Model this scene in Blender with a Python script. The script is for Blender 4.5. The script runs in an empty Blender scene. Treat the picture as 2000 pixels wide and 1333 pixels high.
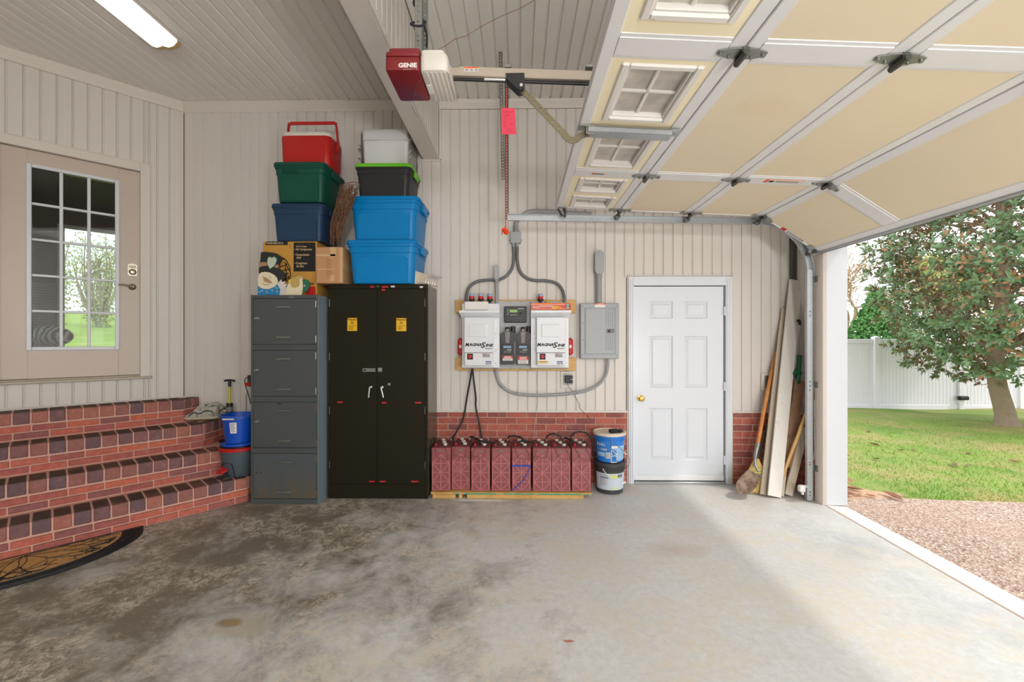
import bpy, bmesh, math, random
from mathutils import Vector, Matrix, Quaternion

S = bpy.context.scene
COL = S.collection
R = math.radians
random.seed(7)

# ------------------------------------------------------------------ camera
YAW = R(0.9)
cd = bpy.data.cameras.new('camera')
cam = bpy.data.objects.new('camera', cd)
COL.objects.link(cam)
cd.sensor_width = 36.0
cd.lens = 840.0 / 2000.0 * 36.0
cd.clip_start = 0.05
cd.clip_end = 400
cam.location = (0, 0, 1.47)
cam.rotation_euler = (R(90), 0, YAW)
S.camera = cam

# ------------------------------------------------------------------ light
w = bpy.data.worlds.new('sky')
S.world = w
w.use_nodes = True
nt = w.node_tree
bg = nt.nodes['Background']
bg.inputs[0].default_value = (0.95, 0.98, 1.0, 1)
bg.inputs[1].default_value = 1.95

sd = bpy.data.lights.new('sun', 'SUN')
sun = bpy.data.objects.new('sun', sd)
COL.objects.link(sun)
sd.energy = 1.5
sd.angle = R(3.5)
sd.color = (1.0, 0.97, 0.92)
sun.rotation_euler = Vector((-1.0, 0.62, -1.80)).to_track_quat('-Z', 'Y').to_euler()

# two unseen fill lights added behind the camera to brighten the room
for lx, ly, lz, en in ((2.3, -1.5, 1.15, 195), (.6, -2.7, 2.3, 245)):
    ld = bpy.data.lights.new('fill_light', 'POINT')
    lo = bpy.data.objects.new('fill_light', ld)
    COL.objects.link(lo)
    ld.shadow_soft_size = 0.28
    ld.energy = en
    ld.color = (0.94, 0.97, 1.0)
    lo.location = (lx, ly, lz)

S.view_settings.view_transform = 'Standard'
S.view_settings.look = 'None'
S.view_settings.gamma = 1.0
S.view_settings.use_curve_mapping = False
S.view_settings.exposure = 0.0

# ------------------------------------------------------------------ helpers
F = 840.0
HC = 1.47
cY, sY = math.cos(YAW), math.sin(YAW)


def at(px, py, Y):
    """a point of the photograph's frame at the real depth Y (metres from the lens along the garage)"""
    u = (px - 1000.0) / F
    v = (666.5 - py) / F
    k = Y / (sY * u + cY)
    return Vector(((cY * u - sY) * k, Y, HC + v * k))


def atz(px, py, z=0.0):
    u = (px - 1000.0) / F
    v = (666.5 - py) / F
    k = (z - HC) / v
    return Vector(((cY * u - sY) * k, (sY * u + cY) * k, z))


def lin(c):
    out = []
    for x in c[:3]:
        x = x / 255.0
        out.append(x / 12.92 if x <= 0.04045 else ((x + 0.055) / 1.055) ** 2.4)
    return tuple(out) + (1.0,)


def shade(c, k):
    return tuple(max(0.0, min(1.0, x * k)) for x in c[:3]) + (1.0,)


class NT:
    def __init__(s, m):
        s.t = m.node_tree
        s.n = s.t.nodes
        s.b = s.n['Principled BSDF']

    def new(s, kind, **kw):
        n = s.n.new('ShaderNode' + kind)
        for k, v in kw.items():
            setattr(n, k, v)
        return n

    def link(s, a, b):
        s.t.links.new(a, b)

    def pos(s, kind='Position'):
        return s.new('NewGeometry').outputs[kind]

    def noise(s, scale, detail=4, rough=0.55, vec=None, dist=0.0):
        n = s.new('TexNoise')
        n.inputs['Scale'].default_value = scale
        n.inputs['Detail'].default_value = detail
        n.inputs['Roughness'].default_value = rough
        n.inputs['Distortion'].default_value = dist
        s.link(vec if vec is not None else s.pos(), n.inputs['Vector'])
        return n.outputs['Fac']

    def ramp(s, fac, lo, hi, c0=(0, 0, 0, 1), c1=(1, 1, 1, 1)):
        r = s.new('ValToRGB')
        e = r.color_ramp.elements
        e[0].position, e[1].position = lo, hi
        e[0].color, e[1].color = c0, c1
        s.link(fac, r.inputs[0])
        return r.outputs[0]

    def mix(s, fac, a, b, mode='MIX'):
        m = s.new('Mix', data_type='RGBA', blend_type=mode)
        for src, i in ((fac, 0), (a, 6), (b, 7)):
            if hasattr(src, 'is_output'):
                s.link(src, m.inputs[i])
            else:
                m.inputs[i].default_value = src
        return m.outputs[2]

    def math(s, op, a, b=0.0):
        m = s.new('Math', operation=op)
        for src, i in ((a, 0), (b, 1)):
            if hasattr(src, 'is_output'):
                s.link(src, m.inputs[i])
            else:
                m.inputs[i].default_value = src
        return m.outputs[0]

    def bump(s, height, strength, dist=0.01):
        b = s.new('Bump')
        b.inputs['Strength'].default_value = strength
        b.inputs['Distance'].default_value = dist
        s.link(height, b.inputs['Height'])
        s.link(b.outputs[0], s.b.inputs['Normal'])


MATS = {}


def mat(name, c, rough=0.55, metal=0.0, var=0.06, scale=6.0, bump=0.0, bsc=80.0, c2=None, s2=3.0, lo=0.5, hi=0.7,
        rnd=0.0, emit=0.0, spec=0.5, coat=0.0):
    m = bpy.data.materials.new(name)
    m.use_nodes = True
    k = NT(m)
    col = lin(c)
    out = k.mix(k.noise(scale), shade(col, 1 - var), shade(col, 1 + var))
    if rnd:
        oi = k.new('ObjectInfo').outputs['Random']
        a = k.mix(oi, shade(col, 1 - rnd), shade(col, 1 + rnd))
        out = k.mix(0.6, out, a)
    if c2 is not None:
        out = k.mix(k.ramp(k.noise(s2, 6, 0.65), lo, hi), out, lin(c2))
    k.link(out, k.b.inputs['Base Color'])
    k.b.inputs['Roughness'].default_value = rough
    k.b.inputs['Metallic'].default_value = metal
    k.b.inputs['Specular IOR Level'].default_value = spec
    k.b.inputs['Coat Weight'].default_value = coat
    if emit:
        k.link(out, k.b.inputs['Emission Color'])
        k.b.inputs['Emission Strength'].default_value = emit
    if bump:
        k.bump(k.noise(bsc, 3), bump)
    MATS[name] = m
    return m


def glass(name, tint=(240, 245, 244), rough=0.02, dirt=0.02):
    m = bpy.data.materials.new(name)
    m.use_nodes = True
    k = NT(m)
    k.n.remove(k.b)
    outn = [n for n in k.n if n.type == 'OUTPUT_MATERIAL'][0]
    tr = k.new('BsdfTransparent')
    tr.inputs[0].default_value = lin(tint)
    gl = k.new('BsdfGlossy')
    gl.inputs['Roughness'].default_value = rough
    df = k.new('BsdfDiffuse')
    df.inputs[0].default_value = lin((212, 206, 198))
    fr = k.new('Fresnel')
    fr.inputs[0].default_value = 1.5
    a = k.new('MixShader')
    k.link(fr.outputs[0], a.inputs[0])
    k.link(tr.outputs[0], a.inputs[1])
    k.link(gl.outputs[0], a.inputs[2])
    b = k.new('MixShader')
    k.link(k.math('ADD', k.math('MULTIPLY', k.ramp(k.noise(9, 5), 0.35, 0.8), dirt * .5), dirt * .75 if dirt > .3 else dirt * .3), b.inputs[0])
    k.link(a.outputs[0], b.inputs[1])
    k.link(df.outputs[0], b.inputs[2])
    k.link(b.outputs[0], outn.inputs[0])
    MATS[name] = m
    return m


WM = {}          # world matrix of every object that may be a parent


def wm(o):
    return WM.get(o.name, Matrix.Identity(4)) if o is not None else Matrix.Identity(4)


def tag(o, label=None, cat=None, group=None, kind=None):
    if label: o['label'] = label
    if cat: o['category'] = cat
    if group: o['group'] = group
    if kind: o['kind'] = kind
    return o


def thing(name, label, cat, loc=(0, 0, 0), rz=0.0, group=None, kind=None):
    o = bpy.data.objects.new(name, None)
    COL.objects.link(o)
    o.empty_display_size = 0.1
    o.location = loc
    o.rotation_euler = (0, 0, rz)
    WM[o.name] = Matrix.Translation(Vector(loc)) @ Matrix.Rotation(rz, 4, 'Z')
    return tag(o, label, cat, group, kind)


def link_mesh(name, me, parent=None, loc=(0, 0, 0), M=None):
    """an object that shares mesh data; loc is in the parent's frame"""
    o = bpy.data.objects.new(name, me)
    COL.objects.link(o)
    o.parent = parent
    if M is not None:
        o.matrix_local = M
    else:
        o.location = loc
    return o


def kids(o):
    return [c for c in bpy.data.objects if c.parent == o]


def copy_tree(o, ch, parent=None):
    c = o.copy()
    COL.objects.link(c)
    c.parent = parent
    for k in ch.get(o.name, ()):
        copy_tree(k, ch, c)
    return c


class MB:
    """collects pieces of ONE mesh; points are given in world space, or in the frame xf"""

    def __init__(s, xf=None):
        s.v, s.f, s.xf = [], [], xf

    def add(s, vs, fs):
        o = len(s.v)
        for p in vs:
            p = Vector(p)
            s.v.append(s.xf @ p if s.xf is not None else p)
        s.f += [tuple(i + o for i in f) for f in fs]
        return s

    def box(s, x0, x1, y0, y1, z0, z1, b=0.0, M=None):
        if x0 > x1: x0, x1 = x1, x0
        if y0 > y1: y0, y1 = y1, y0
        if z0 > z1: z0, z1 = z1, z0
        b = min(b, (x1 - x0) * .45, (y1 - y0) * .45, (z1 - z0) * .45)
        if b <= 0:
            vs = [(x, y, z) for x in (x0, x1) for y in (y0, y1) for z in (z0, z1)]
            fs = [(0, 1, 3, 2), (4, 6, 7, 5), (0, 4, 5, 1), (2, 3, 7, 6), (0, 2, 6, 4), (1, 5, 7, 3)]
        else:
            vs, idx = [], {}
            for i, x in enumerate((x0, x1)):
                for j, y in enumerate((y0, y1)):
                    for k, z in enumerate((z0, z1)):
                        sx, sy, sz = (b, -b)[i], (b, -b)[j], (b, -b)[k]
                        for a, p in enumerate(((x, y + sy, z + sz), (x + sx, y, z + sz), (x + sx, y + sy, z))):
                            idx[(i, j, k, a)] = len(vs)
                            vs.append(p)
            fs = []
            for i in (0, 1):
                fs.append([idx[(i, j, k, 0)] for j, k in ((0, 0), (1, 0), (1, 1), (0, 1))])
                fs.append([idx[(j, i, k, 1)] for j, k in ((0, 0), (1, 0), (1, 1), (0, 1))])
                fs.append([idx[(j, k, i, 2)] for j, k in ((0, 0), (1, 0), (1, 1), (0, 1))])
                for j in (0, 1):
                    fs.append([idx[(i, j, 0, 0)], idx[(i, j, 1, 0)], idx[(i, j, 1, 1)], idx[(i, j, 0, 1)]])
                    fs.append([idx[(i, 0, j, 0)], idx[(i, 1, j, 0)], idx[(i, 1, j, 2)], idx[(i, 0, j, 2)]])
                    fs.append([idx[(0, i, j, 1)], idx[(1, i, j, 1)], idx[(1, i, j, 2)], idx[(0, i, j, 2)]])
                    for k in (0, 1):
                        fs.append([idx[(i, j, k, 0)], idx[(i, j, k, 1)], idx[(i, j, k, 2)]])
        if M is not None:
            vs = [M @ Vector(p) for p in vs]
        return s.add(vs, fs)

    def bar(s, p0, p1, w, h, up=(0, 0, 1), b=0.0):
        """a straight bar from p0 to p1, w wide across, h tall along up"""
        p0, p1 = Vector(p0), Vector(p1)
        d = p1 - p0
        L = d.length
        z = d.normalized()
        x = Vector(up).cross(z)
        if x.length < 1e-5: x = Vector((1, 0, 0))
        x.normalize()
        y = z.cross(x)
        M = Matrix((x, y, z)).transposed().to_4x4()
        M.translation = p0
        return s.box(-w / 2, w / 2, -h / 2, h / 2, 0, L, b, M)

    def loft(s, rings, cap0=True, cap1=True, closed=True):
        n = len(rings[0])
        vs = [p for r in rings for p in r]
        fs = []
        for i in range(len(rings) - 1):
            for j in range(n if closed else n - 1):
                a, b_ = i * n + j, i * n + (j + 1) % n
                fs.append((a, b_, b_ + n, a + n))
        if cap0: fs.append(tuple(range(n))[::-1])
        if cap1: fs.append(tuple(range((len(rings) - 1) * n, len(rings) * n)))
        return s.add(vs, fs)

    def tube(s, pts, r, n=8, cap=True):
        pts = [Vector(p) for p in pts]
        rr = r if isinstance(r, (list, tuple)) else [r] * len(pts)
        t0 = (pts[1] - pts[0]).normalized()
        a = t0.cross(Vector((0, 0, 1)))
        if a.length < 1e-3: a = t0.cross(Vector((0, 1, 0)))
        a.normalize()
        rings, prev = [], t0
        for i, p in enumerate(pts):
            if i == 0: t = t0
            elif i == len(pts) - 1: t = (pts[i] - pts[i - 1]).normalized()
            else: t = ((pts[i + 1] - p).normalized() + (p - pts[i - 1]).normalized()).normalized()
            q = prev.rotation_difference(t)
            a = (q @ a).normalized()
            prev = t
            b_ = t.cross(a)
            rings.append([p + (a * math.cos(2 * math.pi * k / n) + b_ * math.sin(2 * math.pi * k / n)) * rr[i]
                          for k in range(n)])
        return s.loft(rings, cap, cap)

    def cyl(s, p0, p1, r0, r1=None, n=16):
        return s.tube([p0, p1], [r0, r0 if r1 is None else r1], n)

    def lathe(s, prof, c=(0, 0, 0), axis=(0, 0, 1), n=24, cap=True, sx=1.0, sy=1.0):
        z = Vector(axis).normalized()
        x = z.orthogonal().normalized() if abs(z.z) < 0.99 else Vector((1, 0, 0))
        y = z.cross(x)
        c = Vector(c)
        rings = [[c + x * (r * sx * math.cos(2 * math.pi * k / n)) + y * (r * sy * math.sin(2 * math.pi * k / n)) + z * h
                  for k in range(n)] for r, h in prof]
        return s.loft(rings, cap, cap)

    def prism(s, poly, y0, y1, M=None):
        """an XZ outline given depth from y0 to y1"""
        r0 = [Vector((p[0], y0, p[1])) for p in poly]
        r1 = [Vector((p[0], y1, p[1])) for p in poly]
        if M is not None:
            r0, r1 = [M @ p for p in r0], [M @ p for p in r1]
        return s.loft([r0, r1])

    def sphere(s, c, r, n=12, m=8, sc=(1, 1, 1)):
        c = Vector(c)
        rings = []
        for i in range(m + 1):
            a = math.pi * (0.02 + 0.96 * i / m)
            rings.append([c + Vector((r * sc[0] * math.sin(a) * math.cos(2 * math.pi * k / n),
                                      r * sc[1] * math.sin(a) * math.sin(2 * math.pi * k / n),
                                      r * sc[2] * math.cos(a))) for k in range(n)])
        return s.loft(rings)

    def mesh(s, name, m, inv=None, smooth=True, recalc=True):
        me = bpy.data.meshes.new(name)
        vs = [inv @ p for p in s.v] if inv is not None else s.v
        me.from_pydata([tuple(p) for p in vs], [], s.f)
        if recalc:
            bm = bmesh.new()
            bm.from_mesh(me)
            bmesh.ops.recalc_face_normals(bm, faces=bm.faces)
            bm.to_mesh(me)
            bm.free()
        if smooth:
            me.polygons.foreach_set('use_smooth', [True] * len(me.polygons))
            me.set_sharp_from_angle(angle=R(38))
        me.materials.append(MATS[m] if isinstance(m, str) else m)
        me.update()
        return me

    def build(s, name, m, parent=None, smooth=True, recalc=True):
        W = wm(parent)
        me = s.mesh(name, m, W.inverted(), smooth, recalc)
        o = bpy.data.objects.new(name, me)
        COL.objects.link(o)
        o.parent = parent
        WM[o.name] = W
        return o


def front(px0, py0, px1, py1, Y, th, b=0.002):
    """a box whose face towards the lens spans two photograph points at depth Y"""
    p, q = at(px0, py0, Y), at(px1, py1, Y)
    return (p.x, q.x, Y, Y + th, p.z, q.z, b)


def rrect(w, d, r, n=4, cx=0.0, cy=0.0):
    out = []
    for (sx, sy, a0) in ((1, 1, 0), (-1, 1, 90), (-1, -1, 180), (1, -1, 270)):
        for i in range(n + 1):
            a = R(a0 + 90.0 * i / n)
            out.append((cx + sx * (w / 2 - r) + r * math.cos(a), cy + sy * (d / 2 - r) + r * math.sin(a)))
    return out


def bez(p0, p1, p2, p3, n=10):
    p0, p1, p2, p3 = map(Vector, (p0, p1, p2, p3))
    return [p0 * (1 - t) ** 3 + p1 * 3 * t * (1 - t) ** 2 + p2 * 3 * t * t * (1 - t) + p3 * t ** 3
            for t in [i / n for i in range(n + 1)]]


def spline(pts, n=6):
    pts = [Vector(p) for p in pts]
    P = [pts[0] * 2 - pts[1]] + pts + [pts[-1] * 2 - pts[-2]]
    out = []
    for i in range(1, len(P) - 2):
        a, b, c, d = P[i - 1:i + 3]
        for j in range(n):
            t = j / n
            out.append(0.5 * ((2 * b) + (c - a) * t + (2 * a - 5 * b + 4 * c - d) * t * t + (3 * b - a - 3 * c + d) * t ** 3))
    out.append(pts[-1])
    return out


def text(s, size, m, parent, loc, rot=None, align='LEFT', bold=0.0, shear=0.0, ext=0.0004, name='lettering', sx=1.0):
    """flat lettering as a thin mesh; by default it stands upright facing the lens side (-Y)"""
    cu = bpy.data.curves.new('lettering', 'FONT')
    cu.body = s
    cu.size = size
    cu.align_x = align
    cu.align_y = 'CENTER'
    cu.extrude = ext
    cu.offset = bold
    cu.shear = shear
    cu.resolution_u = 2
    t = bpy.data.objects.new('lettering', cu)
    COL.objects.link(t)
    bpy.context.view_layer.update()
    me = bpy.data.meshes.new_from_object(t.evaluated_get(bpy.context.evaluated_depsgraph_get()))
    bpy.data.objects.remove(t)
    bpy.data.curves.remove(cu)
    Rm = rot if rot is not None else Matrix.Rotation(R(90), 4, 'X')
    me.transform(wm(parent).inverted() @ Matrix.Translation(Vector(loc)) @ Rm @ Matrix.Diagonal((sx, 1, 1, 1)))
    me.materials.clear()
    me.materials.append(MATS[m])
    o = bpy.data.objects.new(name, me)
    COL.objects.link(o)
    o.parent = parent
    WM[o.name] = wm(parent)
    return o


# ------------------------------------------------------------------ materials
CREAM = (214, 203, 187)
mat('siding', (214, 207, 199), 0.5, var=0.025, scale=2, rnd=0.03)
mat('siding_back', (178, 164, 144), 0.8)
mat('ceiling_board', (230, 225, 217), 0.5, var=0.02, scale=2, rnd=0.03)
mat('cream_trim', (215, 207, 197), 0.5, var=0.02)
mat('white_paint', (226, 226, 226), 0.45, var=0.02)
mat('white_gloss', (219, 222, 227), 0.3, var=0.02)
mat('jamb_white', (198, 201, 204), 0.4, var=0.02)
mat('door_taupe', (196, 180, 165), 0.4, var=0.02)
mat('lite_white', (212, 214, 216), 0.35, var=0.02)
mat('mortar', (190, 152, 136), 0.9, var=0.12, scale=30, bump=0.3)
mat('mortar_pink', (212, 164, 146), 0.9, var=0.12, scale=30, bump=0.3)
glass('window_glass')
glass('dusty_bright_glass', tint=(225, 225, 220), dirt=0.85)  # dust on the panes, thickened to stand in for their bright reflections
mat('steel', (150, 150, 146), 0.42, 0.85, var=0.1, scale=25, bump=0.05, bsc=150)
mat('dark_steel', (96, 94, 88), 0.45, 0.8, var=0.15, scale=25)
mat('galvanised', (172, 176, 178), 0.4, 0.75, var=0.16, scale=40)
mat('nickel', (176, 166, 150), 0.28, 0.95, var=0.05)
mat('brass', (196, 160, 84), 0.25, 0.95, var=0.05)
mat('chrome', (205, 205, 205), 0.2, 0.95, var=0.05)
mat('black_plastic', (26, 26, 27), 0.45, var=0.1)
mat('black_rubber', (22, 22, 24), 0.6, var=0.15, scale=20)
mat('dark_line', (30, 27, 24), 0.7)
mat('white_plastic', (204, 203, 198), 0.4, var=0.03)
mat('label_white', (226, 222, 214), 0.6)
mat('label_red', (200, 30, 32), 0.5)
mat('label_yellow', (226, 176, 20), 0.5)
mat('label_blue', (42, 66, 136), 0.5)
mat('ink_black', (18, 18, 18), 0.6)
mat('ink_brown', (92, 58, 10), 0.6)
mat('ink_grey', (120, 118, 116), 0.6)
mat('ink_tan', (206, 176, 128), 0.6)
mat('red_plastic', (190, 24, 26), 0.4)
mat('pine', (206, 164, 96), 0.6, var=0.12, scale=14, c2=(172, 126, 64), s2=5, lo=0.5, hi=0.75)
mat('screw', (150, 148, 144), 0.4, 0.8)


def brick_mat(name, cols, dirt=None):
    m = bpy.data.materials.new(name)
    m.use_nodes = True
    k = NT(m)
    oi = k.new('ObjectInfo').outputs['Random']
    r = k.new('ValToRGB')
    r.color_ramp.interpolation = 'CONSTANT'
    e = r.color_ramp.elements
    while len(e) < len(cols): e.new(0.5)
    for i, c in enumerate(cols):
        e[i].position = i / len(cols)
        e[i].color = lin(c)
    k.link(oi, r.inputs[0])
    n1 = k.noise(28, 5, 0.65)
    out = k.mix(k.ramp(n1, 0.3, 0.75), k.mix(0.5, r.outputs[0], (0.0, 0.0, 0.0, 1), 'MIX'), r.outputs[0])
    out = k.mix(0.75, r.outputs[0], out)
    out = k.mix(k.math('MULTIPLY', k.ramp(k.noise(8, 8, 0.75), 0.56, 0.74), 0.5), out, lin((186, 150, 134)))
    if dirt:
        sp = k.new('SeparateXYZ')
        k.link(k.pos('Normal'), sp.inputs[0])
        up = k.ramp(sp.outputs[2], 0.55, 0.85)
        out = k.mix(k.math('MULTIPLY', up, k.ramp(k.noise(5, 4), 0.05, 0.55)), out, lin(dirt))
    k.link(out, k.b.inputs['Base Color'])
    k.b.inputs['Roughness'].default_value = 0.8
    k.bump(k.noise(120, 4), 0.35, 0.004)
    MATS[name] = m


brick_mat('wall_brick', [(192, 104, 88), (184, 98, 82), (198, 110, 92), (154, 88, 82), (192, 104, 86), (178, 96, 84)])
brick_mat('step_brick', [(206, 112, 92), (216, 116, 88), (190, 104, 92), (160, 98, 94), (208, 112, 92), (180, 100, 92)], (66, 50, 36))
brick_mat('nosing_brick', [(150, 102, 98), (122, 92, 96), (166, 108, 98), (134, 96, 96), (184, 116, 100)], (66, 50, 36))
# ------------------------------------------------------------------ floor
YB = 4.46                      # face of the back wall
ZC = 3.965                     # ceiling
XC = -3.526                    # corner of back wall and angled wall


def xin(y):  return 2.733 + 0.045 * (y - 3.884)     # inner edge of the threshold strip
def xout(y): return 2.925 + 0.033 * (y - 3.911)     # outer edge


m = bpy.data.materials.new('concrete_floor')
m.use_nodes = True
k = NT(m)
sp = k.new('SeparateXYZ')
k.link(k.pos(), sp.inputs[0])
base = k.mix(k.noise(1.3, 5, 0.6), lin((190, 188, 184)), lin((218, 218, 217)))
base = k.mix(k.math('MULTIPLY', k.ramp(k.noise(24, 8, 0.8), 0.42, 0.68), 0.4), base, lin((160, 155, 146)))
# old oil and damp stains, thick where the cars are parked, thinning towards the door
gx = k.new('MapRange')
k.link(sp.outputs[0], gx.inputs[0])
for i, v in ((1, -2.0), (2, 1.5), (3, 0.24), (4, -0.28)): gx.inputs[i].default_value = v
big = k.noise(0.75, 7, 0.62, dist=0.35)
st = k.math('ADD', big, gx.outputs[0])
mid = k.noise(2.6, 8, 0.72, dist=0.5)
st = k.math('ADD', st, k.math('MULTIPLY', k.math('SUBTRACT', mid, 0.5), 0.75))
stain = k.ramp(st, 0.45, 0.70)
scol = k.mix(k.noise(9, 6, 0.7), lin((84, 72, 54)), lin((120, 107, 88)))
out = k.mix(k.math('MULTIPLY', stain, 0.9), base, scol)
# pale flaking web through the stain
web = k.math('MULTIPLY', k.ramp(k.noise(15, 12, 0.9, dist=1.2), 0.47, 0.54), k.ramp(k.noise(1.9, 7, 0.7), 0.45, 0.56))
out = k.mix(k.math('MULTIPLY', web, 0.9), out, lin((204, 194, 176)))
spk = k.ramp(k.noise(42, 8, 0.8), 0.56, 0.66)
out = k.mix(k.math('MULTIPLY', spk, 0.35), out, lin((206, 198, 184)))
# grey tyre-blackened band just inside the opening
d = k.math('ABSOLUTE', k.math('SUBTRACT', sp.outputs[0], 2.42))
band = k.math('MULTIPLY', k.ramp(d, 0.05, 0.42, (1, 1, 1, 1), (0, 0, 0, 1)), k.ramp(k.noise(1.8, 6, 0.7), 0.42, 0.7))
out = k.mix(k.math('MULTIPLY', band, 0.6), out, lin((140, 142, 146)))


def spot(px, py, rx, ry, col, amt, cur, soft=0.5, nscale=7.0, nam=0.5):
    """one stain with its own outline on the slab"""
    c = atz(px, py)
    vm = k.new('VectorMath', operation='SUBTRACT')
    k.link(k.pos(), vm.inputs[0])
    vm.inputs[1].default_value = (c.x, c.y, 0)
    vs = k.new('VectorMath', operation='MULTIPLY')
    k.link(vm.outputs[0], vs.inputs[0])
    vs.inputs[1].default_value = (1 / rx, 1 / ry, 0)
    ln = k.new('VectorMath', operation='LENGTH')
    k.link(vs.outputs[0], ln.inputs[0])
    v = k.math('ADD', ln.outputs['Value'], k.math('MULTIPLY', k.math('SUBTRACT', k.noise(nscale, 5, 0.7), 0.5), nam * 2))
    f = k.ramp(v, 1 - soft, 1.0, (1, 1, 1, 1), (0, 0, 0, 1))
    return k.mix(k.math('MULTIPLY', f, amt), cur, lin(col))


out = spot(470, 1222, 0.20, 0.11, (176, 168, 150), 0.8, out, 0.4)
out = spot(447, 1217, 0.09, 0.05, (122, 98, 66), 0.75, out, 0.5)
out = spot(452, 1218, 0.055, 0.028, (158, 128, 90), 0.9, out, 0.3)
out = spot(945, 978, 0.26, 0.030, (226, 226, 228), 0.9, out, 0.3, 9, 0.7)
out = spot(1110, 1253, 0.032, 0.010, (170, 92, 76), 0.85, out, 0.3, 30, 0.6)
out = spot(1320, 1075, 0.30, 0.14, (182, 160, 142), 0.5, out, 0.8)
out = spot(560, 985, 0.5, 0.06, (196, 184, 164), 0.35, out, 0.8)
k.link(out, k.b.inputs['Base Color'])
k.link(k.ramp(k.noise(3, 5), 0.3, 0.7, (0.42, 0.42, 0.42, 1), (0.62, 0.62, 0.62, 1)), k.b.inputs['Roughness'])
k.bump(k.noise(45, 6, 0.7), 0.12, 0.004)
MATS['concrete_floor'] = m
mat('concrete_strip', (220, 217, 210), 0.7, var=0.06, scale=5, bump=0.15, c2=(190, 186, 178), s2=9, lo=0.5, hi=0.8)
mat('rust_line', (190, 150, 128), 0.8, var=0.2, scale=20)

yl = [-3.2, 0.0, 2.0, 3.9, 4.62]
mb = MB()
top = [(-7.2, 4.62, 0), (-7.2, -3.2, 0)] + [(xin(y), y, 0) for y in yl]
mb.loft([[(p[0], p[1], -0.15) for p in top], [(p[0], p[1], 0.0) for p in top]])
tag(mb.build('floor', 'concrete_floor', smooth=False), 'stained grey concrete garage floor slab', 'floor', kind='structure')
mb = MB()
a = [(xin(y) + 0.004, y) for y in yl]
b = [(xout(y), y) for y in yl][::-1]
mb.loft([[(x, y, -0.15) for x, y in a + b], [(x, y, 0.001 - (0.012 if i >= len(a) else 0)) for i, (x, y) in enumerate(a + b)]])
ts = mb.build('trim_1', 'concrete_strip', smooth=False)
tag(ts, 'pale concrete threshold strip along the open garage doorway', 'threshold', kind='structure')
mb = MB()
mb.loft([[(xin(y) + 0.006, y, 0.0005) for y in yl] + [(xin(y) + 0.016, y, 0.0005) for y in yl[::-1]],
         [(xin(y) + 0.006, y, 0.002) for y in yl] + [(xin(y) + 0.016, y, 0.002) for y in yl[::-1]]])
mb.build('joint_line', 'rust_line', ts)

# ------------------------------------------------------------------ boards
plank_cache = {}


def plank_mesh(length, w, m, depth=0.012, key='wall'):
    """one vinyl board, origin at its lower left back; face at -Y (frame: x across, z along)"""
    kk = (round(length, 3), round(w, 4), m, key)
    if kk not in plank_cache:
        mb = MB()
        e = 0.006
        e1, e2 = (.024, .010) if key == 'ceil' else (.017, .009)
        prof = [(0, 0), (0, -depth * .8), (.002, -depth), (w - e1, -depth), (w - e2, -.0015), (w - .001, -.0015), (w - .001, 0)]
        mb.loft([[(x, y, 0) for x, y in prof], [(x, y, length) for x, y in prof]])
        plank_cache[kk] = mb.mesh('plank', m, smooth=False)
    return plank_cache[kk]


# back wall
ZS = 0.735                    # bottom of the siding
DX0, DX1, DZ1 = 1.118, 2.197, 2.139     # white door with its casing
mb = MB()
mb.box(-3.75, DX0 + .05, YB + .0095, YB + .16, 0, ZC + .1)
mb.box(DX1 - .05, 3.0, YB + .0095, YB + .16, 0, ZC + .1)
mb.box(DX0 + .05, DX1 - .05, YB + .0095, YB + .16, DZ1 - .05, ZC + .1)
wall_back = tag(mb.build('wall_back', 'siding_back', smooth=False), 'cream vertical board wall at the back over a low brick base', 'wall', kind='structure')
PW = 0.1
x = XC + 0.02
BX0, BX1, BZ = -0.997, -0.828, 3.36      # beam
while x < 2.83:
    z0, z1 = ZS + .01, ZC - .09
    x2 = x + PW
    spans = []
    if x2 > DX0 + .02 and x < DX1 - .02:
        if x < DX0 - .0 or x2 > DX1: pass
        spans = [(DZ1 - .01, z1)]
    elif x2 > BX0 + .02 and x < BX1 - .02:
        spans = [(z0, BZ - .01)]
    else:
        spans = [(z0, z1)]
    for a, b in spans:
        link_mesh('plank', plank_mesh(b - a, PW, 'siding'), wall_back, (x, YB + .010, a))
    x += PW
# part boards either side of the white door
for xa, xb in ((1.074, DX0 + .004), (DX1 - .004, 2.274)):
    link_mesh('plank', plank_mesh(DZ1 - ZS - .02, xb - xa, 'siding'), wall_back, (xa, YB + .012, ZS + .01))

# low brick base
BL, BH, PX, PZ = 0.193, 0.0575, 0.2032, 0.0677
mbm = MB().box(0, BL, -.012, .03, 0, BH, .003).mesh('brick', 'wall_brick', smooth=False)
half = MB().box(0, 0.0914, -.012, .03, 0, BH, .003).mesh('brick_half', 'wall_brick', smooth=False)
mort = MB()
for xa, xb in ((-3.4, DX0 + .005), (DX1 - .005, 2.84)):
    mort.box(xa, xb, YB - .006, YB + .009, 0, ZS - .006)
mort.build('mortar_bed', 'mortar', wall_back, smooth=False)


def course_bricks(parent, xa, xb, yf, row, mesh_full, rot=None):
    z = 0.006 + row * PZ
    h = min(BH, ZS - .008 - z)
    if h < .01: return
    x = xa - (PX / 2 if row % 2 else 0.0)
    while x < xb - 0.012:
        a, b = max(x, xa), min(x + BL, xb)
        if b - a > 0.012:
            sx, sz = (b - a) / BL, h / BH
            o = link_mesh('brick', mesh_full, parent)
            o.matrix_local = (rot if rot is not None else Matrix.Identity(4)) @ Matrix.Translation((a, yf, z)) @ Matrix.Diagonal((sx, 1, sz, 1))
        x += PX


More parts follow.
